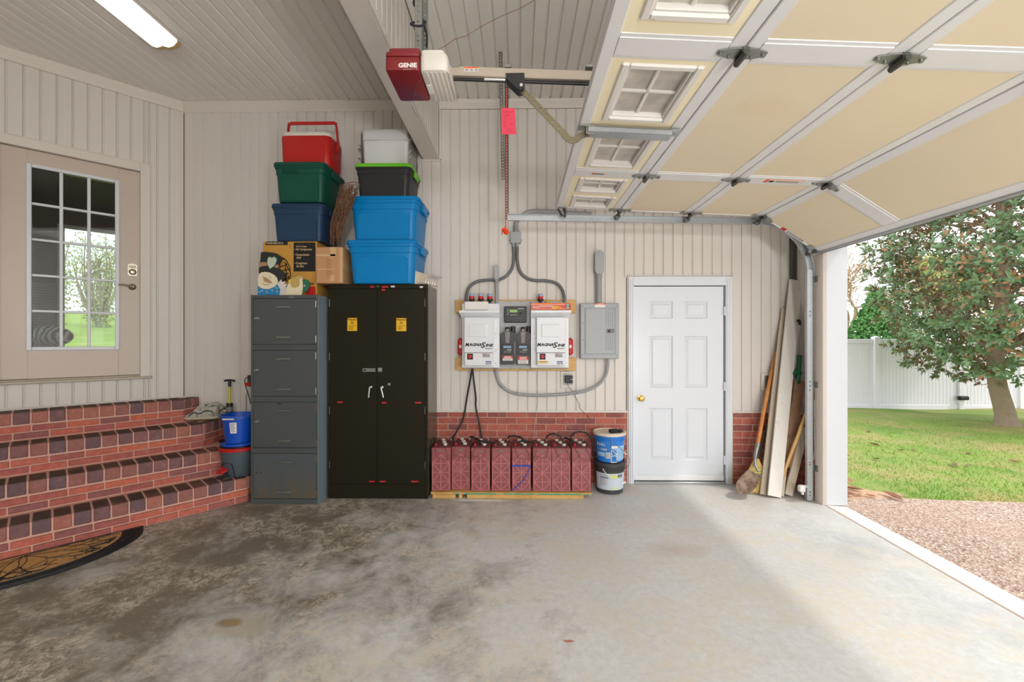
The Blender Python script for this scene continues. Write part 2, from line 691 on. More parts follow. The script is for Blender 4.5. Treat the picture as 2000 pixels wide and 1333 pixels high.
for row in range(11):
    course_bricks(wall_back, -0.93, DX0 - .004, YB, row, mbm)
    course_bricks(wall_back, DX1 + .004, 2.835, YB, row, mbm)
    if row > 3: course_bricks(wall_back, -3.33, -1.9, YB, row, mbm)

# trims on the back wall
def cove(mb, p0, p1, nrm, h=0.10, d=0.055):
    """ceiling moulding between two points of the wall/ceiling line; nrm points into the room"""
    p0, p1, nv = Vector(p0), Vector(p1), Vector(nrm)
    prof = [(0.0, 0.0), (d, 0.0), (d, -.012), (d * .82, -.03), (d * .42, -h * .68), (.018, -h * .80), (.018, -h), (0.0, -h)]
    mb.loft([[p + nv * a + Vector((0, 0, z)) for a, z in prof] for p in (p0, p1)])
    return mb


mb = MB()
cove(mb, (XC, YB + .012, ZC), (BX0, YB + .012, ZC), (0, -1, 0))
tag(mb.build('trim_2', 'cream_trim', smooth=False), 'cream ceiling moulding on back wall left of the beam', 'trim', kind='structure')
mb = MB()
cove(mb, (BX1, YB + .012, ZC), (2.84, YB + .012, ZC), (0, -1, 0), 0.085)
tag(mb.build('trim_3', 'cream_trim', smooth=False), 'cream ceiling moulding on back wall right of the beam', 'trim', kind='structure')
mb = MB()
for xa, xb in ((XC, DX0), (DX1, 2.838)):
    mb.box(xa, xb, YB - .016, YB + .012, ZS - .004, ZS + .018, .002)
tag(mb.build('trim_4', 'cream_trim', smooth=False), 'cream edge strip between the boards and the brick base', 'trim', kind='structure')
mb = MB().box(BX0 - .012, BX1 + .012, YB - .012, YB + .013, BZ - .022, BZ - .001, .002)
mb.box(BX1 + .002, BX1 + .022, YB - .012, YB + .013, BZ, ZC - .085, .002)
tag(mb.build('trim_5', 'cream_trim', smooth=False), 'thin cream strips framing the beam end on back wall', 'trim', kind='structure')

# ------------------------------------------------------------------ angled wall on the left
WLM = Matrix.Translation((XC, YB, 0)) @ Matrix.Rotation(R(225), 4, 'Z')    # x along the wall to the left, y into the room
LD0, LD1, LZ0, LZ1 = 0.335, 1.25, 1.128, 3.158                           # door slab
LC0, LC1, LCZ = 0.262, 1.325, 3.238                                        # casing outside
TL = 3.2
mb = MB(WLM)
mb.box(-.12, LD0 - .012, -.14, -.009, 0, ZC + .1)
mb.box(LD1 + .012, TL, -.14, -.009, 0, ZC + .1)
mb.box(LD0 - .012, LD1 + .012, -.14, -.009, LZ1 + .012, ZC + .1)
mb.box(LD0 - .012, LD1 + .012, -.14, -.014, 0, LZ0 - .02)
wall_left = tag(mb.build('wall_left', 'siding_back', smooth=False), 'cream vertical board wall set at an angle around the glazed door', 'wall', kind='structure')
FLIP = Matrix.Rotation(math.pi, 4, 'Z')


def lplank(t, w_, z0, z1):
    M = WLM @ Matrix.Translation((t + w_, -.009, z0)) @ FLIP
    link_mesh('plank', plank_mesh(z1 - z0, w_, 'siding'), wall_left, M=M)


t = 0.0
while t < TL - .1:
    if t < LC0 and t + .1 > LC0 + .001:
        lplank(t, LC0 - t, 0.885, ZC - .085)
        lplank(LC0, t + .1 - LC0, LCZ - .004, ZC - .085)
        lplank(LC0, t + .1 - LC0, 0.885, LZ0 - .025)
    elif t + .1 <= LC0 + .05 or t >= LC1 - .05:
        w_ = min(.1, LC0 - t) if t < LC0 else .1
        if w_ > .02: lplank(t + .002 if t == 0 else t, w_, 0.885, ZC - .085)
    else:
        t0, w2 = t, .1
        lplank(t0, w2, LCZ - .004, ZC - .085)
        lplank(t0, w2, 0.885, LZ0 - .025)
    t += .1
mb = MB(WLM)
cove(mb, (0, 0, ZC), (TL, 0, ZC), (0, 1, 0), 0.095)
tag(mb.build('trim_6', 'cream_trim', smooth=False), 'cream ceiling moulding above the glazed door wall', 'trim', kind='structure')
mb = MB(WLM).box(-.004, .022, 0, .016, .885, ZC - .09, .003)
tag(mb.build('trim_7', 'cream_trim', smooth=False), 'cream corner strip where the two board walls meet', 'trim', kind='structure')
mb = MB(WLM).box(-.02, TL, 0, .02, .868, .893, .002)
tag(mb.build('trim_8', 'cream_trim', smooth=False), 'cream strip under the glazed door wall along the landing', 'trim', kind='structure')

# glazed entry door
door1 = thing('door_1', 'taupe entry door with fifteen glass panes above the brick steps', 'door', tuple(WLM @ Vector((0.79, 0, LZ0))), R(225), kind='structure')
mb = MB(WLM)
mb.box(LC0, LD0 + .004, -.03, .018, LZ0 - .03, LCZ, .003)
mb.box(LD1 - .004, LC1, -.03, .018, LZ0 - .03, LCZ, .003)
mb.box(LD0 + .004, LD1 - .004, -.03, .018, LZ1, LCZ, .003)
mb.box(LC0 - .012, LC0 - .001, 0, .010, LZ0 - .03, LCZ + .012, .002)
mb.box(LC0 - .012, LC1, 0, .010, LCZ + .001, LCZ + .012, .002)
mb.build('door_casing', 'cream_trim', door1, smooth=False)
mb = MB(WLM).box(LC0 - .01, LC1, -.05, .045, LZ0 - .032, LZ0 - .008, .004)
mb.box(LD0, LD1, -.06, .012, LZ0 - .008, LZ0 + .004, .002)
mat('sill', (176, 164, 146), 0.45, var=0.1)
mb.build('sill', 'sill', door1, smooth=False)
GL0, GL1, GZ0, GZ1 = 0.489, 1.096, 1.385, 3.035
YS = -.022
mb = MB(WLM)
mb.box(LD0 + .004, GL0 + .01, YS - .045, YS, LZ0 + .008, LZ1 - .004, .002)
mb.box(GL1 - .01, LD1 - .004, YS - .045, YS, LZ0 + .008, LZ1 - .004, .002)
mb.box(GL0 + .01, GL1 - .01, YS - .045, YS, LZ0 + .008, GZ0 + .01)
mb.box(GL0 + .01, GL1 - .01, YS - .045, YS, GZ1 - .01, LZ1 - .004)
mb.build('door_panel', 'door_taupe', door1, smooth=False)
mb = MB(WLM)
fw = 0.034
mb.box(GL0, GL0 + fw, YS, YS + .014, GZ0, GZ1, .005)
mb.box(GL1 - fw, GL1, YS, YS + .014, GZ0, GZ1, .005)
mb.box(GL0 + fw, GL1 - fw, YS, YS + .014, GZ0, GZ0 + fw, .005)
mb.box(GL0 + fw, GL1 - fw, YS, YS + .014, GZ1 - fw, GZ1, .005)
lf = mb.build('lite_frame', 'lite_white', door1, smooth=False)
gx0, gx1, gz0, gz1 = GL0 + fw, GL1 - fw, GZ0 + fw, GZ1 - fw
cw, chh = (gx1 - gx0) / 3, (gz1 - gz0) / 5
for i in (1, 2):
    xx = gx0 + cw * i
    MB(WLM).box(xx - .012, xx + .012, YS - .012, YS + .010, gz0, gz1, .004).build('muntin', 'lite_white', lf, smooth=False)
for j in range(1, 5):
    zz = gz0 + chh * j
    MB(WLM).box(gx0, gx1, YS - .012, YS + .008, zz - .011, zz + .011, .004).build('muntin', 'lite_white', lf, smooth=False)
pm = MB().box(0, cw - .002, -.003, .003, 0, chh - .002).mesh('pane', 'window_glass', smooth=False)
DI = wm(door1).inverted()
for i in range(3):
    for j in range(5):
        link_mesh('pane', pm, door1, M=DI @ WLM @ Matrix.Translation((gx0 + cw * i + .001, YS - .022, gz0 + chh * j + .001)))
# deadbolt with keypad and lever
q = Matrix.Translation((0, 0, 0))
mb = MB(WLM)
kx, kz = .396, 2.172
mb.prism([(kx - .036, kz - .055), (kx - .018, kz - .062), (kx + .018, kz - .062), (kx + .036, kz - .055), (kx + .036, kz + .05), (kx + .018, kz + .062), (kx - .018, kz + .062), (kx - .036, kz + .05)], YS, YS + .02)
db = mb.build('keypad_deadbolt', 'nickel', door1)
mb = MB(WLM)
for i in range(5):
    for j in range(2):
        mb.box(kx - .024 + i * .0105, kx - .017 + i * .0105, YS + .02, YS + .023, kz + .018 + j * .013, kz + .027 + j * .013)
mb.build('keypad', 'dark_steel', db, smooth=False)
MB(WLM).lathe([(.029, 0), (.029, .012), (.022, .02), (.018, .034), (.010, .036)], (kx, YS + .02, kz - .022), (0, 1, 0), 20).build('lock_cylinder', 'nickel', db)
mb = MB(WLM)
lx, lz = .398, 2.005
mb.lathe([(.031, 0), (.031, .008), (.022, .016), (.012, .02), (.011, .05)], (lx, YS, lz), (0, 1, 0), 20)
mb.tube(spline([(lx - .005, YS + .05, lz), (lx + .03, YS + .052, lz + .004), (lx + .06, YS + .05, lz + .012), (lx + .09, YS + .045, lz + .010), (lx + .102, YS + .043, lz + .002)], 4), [.011] * 5 + [.009] * 6 + [.008] * 6, 8)
mb.build('door_lever', 'nickel', door1)

# room seen through the glazed door
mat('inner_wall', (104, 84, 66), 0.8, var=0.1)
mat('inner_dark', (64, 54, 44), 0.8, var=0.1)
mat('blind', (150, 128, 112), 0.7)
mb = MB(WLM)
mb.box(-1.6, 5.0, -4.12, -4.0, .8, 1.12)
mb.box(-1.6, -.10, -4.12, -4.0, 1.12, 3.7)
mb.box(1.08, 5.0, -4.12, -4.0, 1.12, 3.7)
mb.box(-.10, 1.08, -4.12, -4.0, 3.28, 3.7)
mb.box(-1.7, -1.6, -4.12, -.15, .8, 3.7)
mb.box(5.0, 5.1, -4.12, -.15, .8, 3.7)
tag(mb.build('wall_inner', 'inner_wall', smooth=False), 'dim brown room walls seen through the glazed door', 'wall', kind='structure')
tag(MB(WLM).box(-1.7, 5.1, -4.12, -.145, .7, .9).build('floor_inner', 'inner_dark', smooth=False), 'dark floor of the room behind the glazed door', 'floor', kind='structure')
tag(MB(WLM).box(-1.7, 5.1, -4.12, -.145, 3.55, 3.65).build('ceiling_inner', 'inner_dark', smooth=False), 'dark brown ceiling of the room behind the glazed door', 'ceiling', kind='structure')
win = thing('window_1', 'bright glazed opening across the room behind the entry door', 'window', tuple(WLM @ Vector((0, -4.0, 1.12))), R(225), kind='structure')
mb = MB(WLM)
for xa, xb, za, zb in ((-.10, -.04, 1.12, 3.28), (1.0, 1.08, 1.12, 3.28), (-.04, 1.0, 3.22, 3.28), (-.04, 1.0, 1.12, 1.16)):
    mb.box(xa, xb, -4.0, -3.96, za, zb, .004)
mb.build('window_frame', 'cream_trim', win, smooth=False)
MB(WLM).box(-.04, 1.0, -4.05, -4.044, 1.16, 3.22).build('pane', 'window_glass', win, smooth=False)
mb = MB(WLM)
for i in range(24):
    mb.box(1.10, 2.1, -3.985, -3.965, 1.4 + i * .04, 1.428 + i * .04)
bl = mb.build('window_blind', 'blind', smooth=False)
tag(bl, 'pale slatted blind on the far wall behind the entry door', 'blind')
ben = thing('bench', 'dark low bench behind the lower left door panes', 'bench', tuple(WLM @ Vector((1.0, -1.5, .9))), R(225))
MB(WLM).box(.7, 2.4, -1.9, -1.3, 1.32, 1.40, .01).build('seat', 'inner_dark', ben, smooth=False)
for xx in (.85, 2.3):
    MB(WLM).box(xx, xx + .05, -1.85, -1.35, .9, 1.32).build('leg', 'inner_dark', ben, smooth=False)
m = bpy.data.materials.new('stripe_fabric')
m.use_nodes = True
k = NT(m)
wv = k.new('TexWave')
wv.inputs['Scale'].default_value = 9
wv.inputs['Distortion'].default_value = 5
k.link(k.pos(), wv.inputs['Vector'])
k.link(k.ramp(wv.outputs['Fac'], .45, .55, lin((30, 28, 28)), lin((206, 196, 190))), k.b.inputs['Base Color'])
MATS['stripe_fabric'] = m
cu = MB(WLM).sphere((1.04, -1.6, 1.525), .2, 16, 10, (1.0, .45, .6)).build('cushion', 'stripe_fabric')
tag(cu, 'black and white striped cushion behind the lower left door panes', 'cushion')

# ------------------------------------------------------------------ ceiling and beam
mb = MB().box(-7.2, 3.0, -2.6, 4.62, ZC + .014, ZC + .12)
ceiling = tag(mb.build('ceiling', 'siding_back', smooth=False), 'cream board ceiling running towards the back wall', 'ceiling', kind='structure')
CW = 0.1056
CR = Matrix.Rotation(R(90), 4, 'X')       # x across, z along the ceiling towards the lens, face down


def cplank(x, y0, y1):
    M = Matrix.Translation((x, y1, ZC + .0142)) @ CR
    link_mesh('plank', plank_mesh(y1 - y0, CW, 'ceiling_board', .014, 'ceil'), ceiling, M=M)


x = BX0 - CW
while x > -6.2:
    y1 = YB
    if x < XC: y1 = YB - (XC - x) + .06
    cplank(x, -2.6, y1)
    x -= CW
x = BX1
while x < 2.84:
    cplank(x, -2.6, YB)
    x += CW
mb = MB().box(BX0, BX1 - .012, -2.6, YB, BZ, ZC + .012, .004)
beam = tag(mb.build('beam', 'cream_trim', smooth=False), 'cream boxed ceiling beam running from the back wall overhead', 'beam', kind='structure')
y = -2.0
while y < YB - .05:
    M = Matrix.Translation((BX1 - .012, y + .0, BZ + .03)) @ Matrix.Rotation(R(90), 4, 'Z')
    link_mesh('plank', plank_mesh(ZC - BZ - .05, .1, 'siding', .010, 'beam'), beam, M=M)
    y += .1
mb = MB().box(BX1 - .012, BX1 + .004, -2.6, YB, BZ, BZ + .03, .003)
mb.build('corner_strip', 'cream_trim', beam, smooth=False)

# ------------------------------------------------------------------ right-hand wall with the big opening
YJ = 3.886
HZ = 2.36
mb = MB()
mb.box(2.84, 2.92, YJ + .03, 4.62, 0, ZC + .1)
mb.box(2.752, 2.84, YJ + .03, YJ + .10, 0, ZC + .1)
mb.box(2.735, 2.92, -3.2, YJ + .03, HZ + .03, ZC + .1)
mb.box(2.60, 2.80, .30, .78, 0, HZ + .03)
wall_right = tag(mb.build('wall_right', 'white_paint', smooth=False), 'right-hand wall around the open garage doorway', 'wall', kind='structure')
for i in range(5):
    y = YJ + .105 + i * .1
    w_ = min(.1, YB - y)
    if w_ > .02:
        M = Matrix.Translation((2.84, y + w_, ZS + .01)) @ Matrix.Rotation(R(-90), 4, 'Z')
        link_mesh('plank', plank_mesh(ZC - .1 - ZS, w_, 'siding'), wall_right, M=M)
RB = Matrix.Translation((2.84, YB - .01, 0)) @ Matrix.Rotation(R(-90), 4, 'Z')
MB(RB).box(0, .5, -.006, 0, 0, ZS - .006).build('mortar_bed', 'mortar', wall_right, smooth=False)
for row in range(11):
    course_bricks(wall_right, .0, .46, 0, row, mbm, RB)
jm = MB()
jm.box(2.748, xout(3.9) + .012, YJ, YJ + .03, 0, HZ + .03, .003)
tag(jm.build('trim_9', 'jamb_white', smooth=False), 'white jamb post beside the open garage doorway', 'trim', kind='structure')
jm = MB()
pf = [(-.012, .07)] + [(-.012 + .030 * (1 - math.cos(R(a))), .07 - .10 + .03 * 0 - .0 - .012 * math.sin(R(a))) for a in (0, 30, 60, 90)] + [(.03, -.03), (.03, .07)]
mat('jamb_cream', (204, 192, 180), 0.5, var=0.05)
jm.loft([[(2.722 + .026, YJ - .004, z), (2.722, YJ + .006, z), (2.712, YJ + .03, z), (2.712, YJ + .10, z), (2.738, YJ + .10, z), (2.748, YJ + .03, z)] for z in (0, HZ)])
tag(jm.build('trim_10', 'jamb_cream', smooth=True), 'cream rounded door stop strip beside the white jamb post', 'trim', kind='structure')
tag(MB().box(2.712, 2.734, .7, YJ, HZ + .04, HZ + .2, .004).build('trim_11', 'jamb_cream', smooth=False), 'cream head strip above the garage doorway', 'trim', kind='structure')

tag(MB().box(-7.2, 3.0, -3.3, -3.2, 0, ZC + .1).build('wall_rear', 'siding', smooth=False), 'cream rear wall of the garage behind the view', 'wall', kind='structure')
tag(MB().box(-5.95, -5.83, -3.2, 2.4, 0, ZC + .1).build('wall_side', 'siding', smooth=False), 'cream side wall of the garage left of the view', 'wall', kind='structure')
tag(MB().box(-7.2, 3.0, -3.2, -2.6, ZC + .014, ZC + .12).build('ceiling_rear', 'ceiling_board', smooth=False), 'cream ceiling strip at the rear of the garage', 'ceiling', kind='structure')
# ------------------------------------------------------------------ white six-panel door
d2 = thing('door_2', 'white six-panel door with a brass knob in the back wall', 'door', (1.65, YB, 0), kind='structure')
SX0, SX1, SZ0, SZ1 = 1.190, 2.112, 0.035, 2.033
mb = MB()
mb.box(DX0 + .012, SX0 - .004, YB - .022, YB + .06, 0, DZ1 - .005, .004)
mb.box(SX1 + .012, DX1 - .012, YB - .022, YB + .06, 0, DZ1 - .005, .004)
mb.box(SX0 - .004, SX1 + .012, YB - .020, YB + .06, SZ1 + .008, DZ1 - .005, .003)
for dx in (.03, .05):
    mb.box(DX0 + dx, DX0 + dx + .009, YB - .028, YB - .02, 0, DZ1 - .03, .002)
    mb.box(DX1 - dx - .009, DX1 - dx, YB - .028, YB - .02, 0, DZ1 - .03, .002)
mb.build('door_casing', 'white_gloss', d2, smooth=False)
mb = MB()
mb.box(DX0, DX0 + .011, YB - .014, YB, 0.0, DZ1 + .012, .002)
mb.box(DX1 - .011, DX1, YB - .014, YB, 0.0, DZ1 + .012, .002)
mb.box(DX0, DX1, YB - .014, YB, DZ1, DZ1 + .012, .002)
mb.build('edge_strip', 'cream_trim', d2, smooth=False)
# slab with six moulded panels: rails and stiles proud, fields recessed
cols_ = ((1348, 'a'), )
yd = YB + .012
pz = [at(1300, y, YB).z for y in (589, 622.5, 656.5, 758, 798, 900)]
px_ = [at(x, 700, YB).x for x in (1269, 1315, 1338, 1383)]
slab = MB()
xs = [SX0, px_[0], px_[1], px_[2], px_[3], SX1]
zs = [SZ0, pz[5], pz[4], pz[3], pz[2], pz[1], pz[0], SZ1]
for i in range(5):
    for j in range(7):
        field = i in (1, 3) and j in (1, 3, 5)
        slab.box(xs[i], xs[i + 1], yd + (.012 if field else 0), yd + .045, zs[j], zs[j + 1])
dp = slab.build('door_panel', 'white_gloss', d2, smooth=False)
for i in (1, 3):
    for j in (1, 3, 5):
        a, b, c, e = xs[i], xs[i + 1], zs[j], zs[j + 1]
        pm_ = MB()
        for ins0, ins1, ya, yb in ((0, .012, yd, yd + .011), (.022, .040, yd + .011, yd + .003)):
            pm_.loft([[(a + ins0, ya, c + ins0), (b - ins0, ya, c + ins0), (b - ins0, ya, e - ins0), (a + ins0, ya, e - ins0)],
                      [(a + ins1, yb, c + ins1), (b - ins1, yb, c + ins1), (b - ins1, yb, e - ins1), (a + ins1, yb, e - ins1)]], False, ins0 > 0)
        pm_.build('raised_panel', 'white_gloss', dp, smooth=False)
mb = MB().lathe([(.032, 0), (.032, .008), (.014, .012), (.012, .03), (.026, .042), (.030, .056), (.024, .068), (.008, .071)], at(1251, 778, YB + .012), (0, -1, 0), 24)
mb.build('door_knob', 'brass', d2)
for py in (608, 755, 899):
    p = at(1416, py, YB)
    h = MB().cyl((SX1 + .006, YB - .004, p.z - .045), (SX1 + .006, YB - .004, p.z + .045), .009)
    h.box(SX1 - .004, SX1 + .016, YB - .002, YB + .004, p.z - .045, p.z + .045)
    h.build('hinge', 'white_gloss', d2)
mb = MB().box(SX0, SX1, yd - .014, yd, SZ0 - .005, SZ0 + .05, .004)
for i in range(5):
    mb.cyl((SX0 + .05 + i * .205, yd - .017, SZ0 + .035), (SX0 + .05 + i * .205, yd - .013, SZ0 + .035), .005, n=8)
mb.build('door_sweep', 'white_paint', d2, smooth=False)
MB().box(SX0 - .003, SX1 + .01, YB - .03, YB + .1, 0.0, .024, .004).build('threshold', 'galvanised', d2, smooth=False)
tag(MB().box(DX0 - .1, DX1 + .1, YB + .17, YB + .2, 0, 2.3).build('wall_beyond', 'inner_dark', smooth=False), 'dark wall close behind the white six-panel door', 'wall', kind='structure')

# ------------------------------------------------------------------ brick steps
SA = R(228.4)
SM = Matrix.Translation((XC, YB, 0)) @ Matrix.Rotation(SA, 4, 'Z')
dvec = Vector((math.cos(SA), math.sin(SA), 0))
nvec = Vector((-math.sin(SA), math.cos(SA), 0))
NS = [1.153, 0.868, 0.580, 0.292]          # nosing lines, measured out from the corner
ZT = [0.222, 0.444, 0.666, 0.886]
XE = [-2.481, -2.775, -3.055, -3.335]      # right-hand ends, square to the back wall
C0 = Vector((XC, YB, 0))
TF = 3.0
steps = thing('brick_steps', 'red brick steps with dark rowlock nosings up to the glazed door', 'steps', (XC, YB, 0), 0, kind='structure')


def corner(i):
    """where nosing line i meets its end plane x = XE[i]"""
    # point = C0 + d*t + n*NS ; x = XE
    t_ = (XE[i] - C0.x - nvec.x * NS[i]) / dvec.x
    return t_, C0 + dvec * t_ + nvec * NS[i]


core = MB()
for i in range(4):
    t_, c = corner(i)
    far = C0 + dvec * TF + nvec * NS[i]
    back = C0 + dvec * TF
    ins = nvec * -.006
    poly = [c + ins + Vector((-.006, 0, 0)), far + ins, back, Vector((XC + .01, YB - .02, 0)), Vector((XE[i] - .006, YB - .018, 0))]
    z0 = 0 if i == 0 else ZT[i - 1] - .01
    core.loft([[(p.x, p.y, z0) for p in poly], [(p.x, p.y, ZT[i] - .005) for p in poly]])
core.build('mortar_core', 'mortar_pink', steps, smooth=False)
stretch = MB().box(0, .193, -.09, 0, 0, .050, .003).mesh('brick', 'step_brick', smooth=False)
rowl = MB().box(0, .092, -.232, 0, 0, .096, .006).mesh('brick_nosing', 'nosing_brick', smooth=False)
rowl_e = MB().box(0, .092, -.10, 0, 0, .096, .006).mesh('brick_nosing_end', 'nosing_brick', smooth=False)
SL = wm(steps).inverted()
for i in range(4):
    t_, c = corner(i)
    zb = 0 if i == 0 else ZT[i - 1]
    # frame along the front: x to the left (away from the end), y outwards
    FM = SL @ Matrix.Translation(C0 + nvec * NS[i]) @ Matrix.Rotation(SA, 4, 'Z')
    x, nmax = t_ + .004, TF
    while x < nmax - .1:
        link_mesh('brick', rowl, steps, M=FM @ Matrix.Translation((x, random.uniform(-.002, .001), ZT[i] - .096)) @ Matrix.Rotation(R(random.uniform(-.6, .6)), 4, 'Z'))
        x += .102
    hrow = (ZT[i] - .106 - zb) / 2
    for r in range(2):
        x = t_ + .004 - (.1016 if r == 0 else 0)
        while x < nmax - .2:
            a = max(x, t_ + .002)
            M = FM @ Matrix.Translation((a, 0, zb + .005 + r * hrow)) @ Matrix.Diagonal(((x + .193 - a) / .193, 1, (hrow - .010) / .05, 1))
            link_mesh('brick', stretch, steps, M=M)
            x += .2032
    # end face, square to the back wall
    EM = SL @ Matrix.Translation((XE[i], YB - .02, 0)) @ Matrix.Rotation(R(-90), 4, 'Z')
    L = YB - .02 - c.y
    x = 0.0
    while x < L - .06:
        link_mesh('brick', rowl_e, steps, M=EM @ Matrix.Translation((x, 0, ZT[i] - .096)))
        x += .102
    for r in range(2):
        x = -(.1016 if r else 0)
        while x < L - .03:
            a, b = max(x, 0), min(x + .193, L - .005)
            if b - a > .02:
                link_mesh('brick', stretch, steps, M=EM @ Matrix.Translation((a, 0, zb + .005 + r * hrow)) @ Matrix.Diagonal(((b - a) / .193, 1, (hrow - .010) / .05, 1)))
            x += .2032
# ------------------------------------------------------------------ outside ground
m = bpy.data.materials.new('gravel')
m.use_nodes = True
k = NT(m)
v = k.new('TexVoronoi')
v.inputs['Scale'].default_value = 75
k.link(k.pos(), v.inputs['Vector'])
r = k.new('ValToRGB')
e = r.color_ramp.elements
for p_, c_ in ((0.25, (172, 140, 122)), (0.5, (208, 186, 168)), (0.7, (150, 122, 106))): e.new(p_).color = lin(c_)
e[0].color = lin((128, 104, 90)); e[-1].color = lin((228, 212, 198))
sx_ = k.new('SeparateColor')
k.link(v.outputs['Color'], sx_.inputs[0])
k.link(sx_.outputs[0], r.inputs[0])
out = k.mix(k.ramp(k.noise(1.5, 4), .4, .8), r.outputs[0], shade(lin((190, 160, 142)), 1.0))
out = k.mix(0.55, r.outputs[0], out)
k.link(out, k.b.inputs['Base Color'])
k.b.inputs['Roughness'].default_value = 0.85
k.bump(v.outputs['Distance'], 0.8, 0.012)
MATS['gravel'] = m
gm = bpy.data.materials.new('lawn')
gm.use_nodes = True
k = NT(gm)
out = k.mix(k.ramp(k.noise(1.1, 6, 0.65), .3, .7), lin((112, 148, 60)), lin((156, 168, 84)))
out = k.mix(k.math('MULTIPLY', k.ramp(k.noise(0.8, 8, 0.75), .48, .62), .8), out, lin((186, 158, 116)))
out = k.mix(k.math('MULTIPLY', k.ramp(k.noise(60, 3), .3, .7), .4), out, lin((86, 116, 40)))
k.link(out, k.b.inputs['Base Color'])
k.b.inputs['Roughness'].default_value = 0.9
k.bump(k.noise(70, 3), 0.5, 0.03)
MATS['lawn'] = gm
mat('soil', (196, 160, 132), 0.95, var=0.2, scale=25, bump=0.5, c2=(158, 120, 94), s2=14)

EDG = [(2.96, 4.52), (3.25, 4.33), (3.55, 4.16), (3.95, 4.10), (4.7, 4.05), (6.5, 4.02), (16, 4.0), (60, 4.0)]
dv = [(xout(y) + .002, y) for y in (-3.2, 0, 2, 3.9)] + [(2.96, 4.62)] + EDG[0:] + [(60, -16), (2.6, -16)]
mb = MB()
mb.loft([[(x, y, -.25) for x, y in dv], [(x, y, -.022) for x, y in dv]])
tag(mb.build('driveway', 'gravel', smooth=False), 'brown exposed gravel driveway outside the garage opening', 'driveway', kind='structure')


def gz(x, y):
    """height of the lawn"""
    return -.03 - max(0.0, y - 4.5) * 0.030 + .02 * math.sin(x * 1.7) * math.sin(y * 1.3)


lx = [2.9 + i * .5 for i in range(30)] + [20 + i * 6 for i in range(10)]
ly = [4.0 + i * .4 for i in range(24)] + [14 + i * 6 for i in range(10)]
edge_y = lambda x: next((EDG[i][1] + (EDG[i + 1][1] - EDG[i][1]) * (x - EDG[i][0]) / (EDG[i + 1][0] - EDG[i][0]) for i in range(len(EDG) - 1) if EDG[i][0] <= x <= EDG[i + 1][0]), 4.52 if x < 3 else 4.0)
vs, fs = [], []
for j, y in enumerate(ly):
    for x in lx:
        yy = max(y, edge_y(x)) if j < 4 else y
        yy = edge_y(x) - .01 if j == 0 else yy + .001 * j
        vs.append((x, yy, gz(x, yy)))
n = len(lx)
for j in range(len(ly) - 1):
    for i in range(n - 1):
        a = j * n + i
        fs.append((a, a + 1, a + n + 1, a + n))
lawn = tag(MB().add(vs, fs).build('lawn', 'lawn', recalc=False), 'green and straw coloured lawn between driveway and white fence', 'lawn', kind='structure')
far = MB(WLM).loft([[(-30, -4.13, 1.0), (30, -4.13, 1.0), (30, -9, 1.35), (-30, -9, 1.35)], [(-30, -4.13, .6), (30, -4.13, .6), (30, -9, .6), (-30, -9, .6)]])
far.loft([[(-30, -9, 1.35), (30, -9, 1.35), (30, -26, 3.0), (-30, -26, 3.0)], [(-30, -9, .6), (30, -9, .6), (30, -26, .6), (-30, -26, .6)]])
mat('grass_bright', (150, 176, 70), 0.9, var=0.2, scale=3, c2=(196, 190, 120), s2=2)
tag(far.build('back_lawn', 'grass_bright', smooth=False), 'bright grass seen through the room behind the entry door', 'lawn', kind='structure')
# bare soil by the wall
mb = MB()
sp_ = [(2.94, 4.02), (3.10, 4.10), (3.32, 4.12), (3.62, 4.13), (3.72, 4.22), (3.5, 4.34), (3.42, 4.50), (3.30, 4.72), (2.94, 4.95)]
rs_ = random.Random(6)
sp2 = []
for i, (x, y) in enumerate(sp_):
    x2, y2 = sp_[(i + 1) % len(sp_)]
    for q in range(5):
        jt = 0 if (x < 2.95 and x2 < 2.95) else .022
        sp2.append((x + (x2 - x) * q / 5 + rs_.uniform(-jt, jt), y + (y2 - y) * q / 5 + rs_.uniform(-jt, jt)))
mb.loft([[(x, y, -.2) for x, y in sp2], [(x, y, -.021) for x, y in sp2], [(3.2 + (x - 3.2) * .9, 4.4 + (y - 4.4) * .9, -.014) for x, y in sp2]])
tag(mb.build('soil_bed', 'soil', smooth=False), 'bare brown soil patch beside the white jamb post', 'soil', kind='structure')

# grass blades near the drive
rg = random.Random(3)
mat('blade', (120, 158, 56), 0.7, var=0.3, scale=4, c2=(170, 172, 84), s2=1.6, lo=.45, hi=.65)
gv, gf = [], []
for i in range(26000):
    x = rg.uniform(3.2, 9.5)
    y = edge_y(x) + (rg.random() ** 1.6) * 5.0
    if x < 3.75 and y < 4.9 and rg.random() < .8: continue
    h = rg.uniform(.012, .04)
    a = rg.uniform(0, 6.28)
    z = gz(x, y)
    w_ = .004
    o_ = len(gv)
    gv += [(x - w_ * math.cos(a), y - w_ * math.sin(a), z), (x + w_ * math.cos(a), y + w_ * math.sin(a), z), (x + rg.uniform(-.02, .02), y + rg.uniform(-.02, .02), z + h)]
    gf.append((o_, o_ + 1, o_ + 2))
tag(MB().add(gv, gf).build('grass', 'blade', smooth=False, recalc=False), 'short green grass blades along the lawn near the driveway', 'grass', kind='stuff')

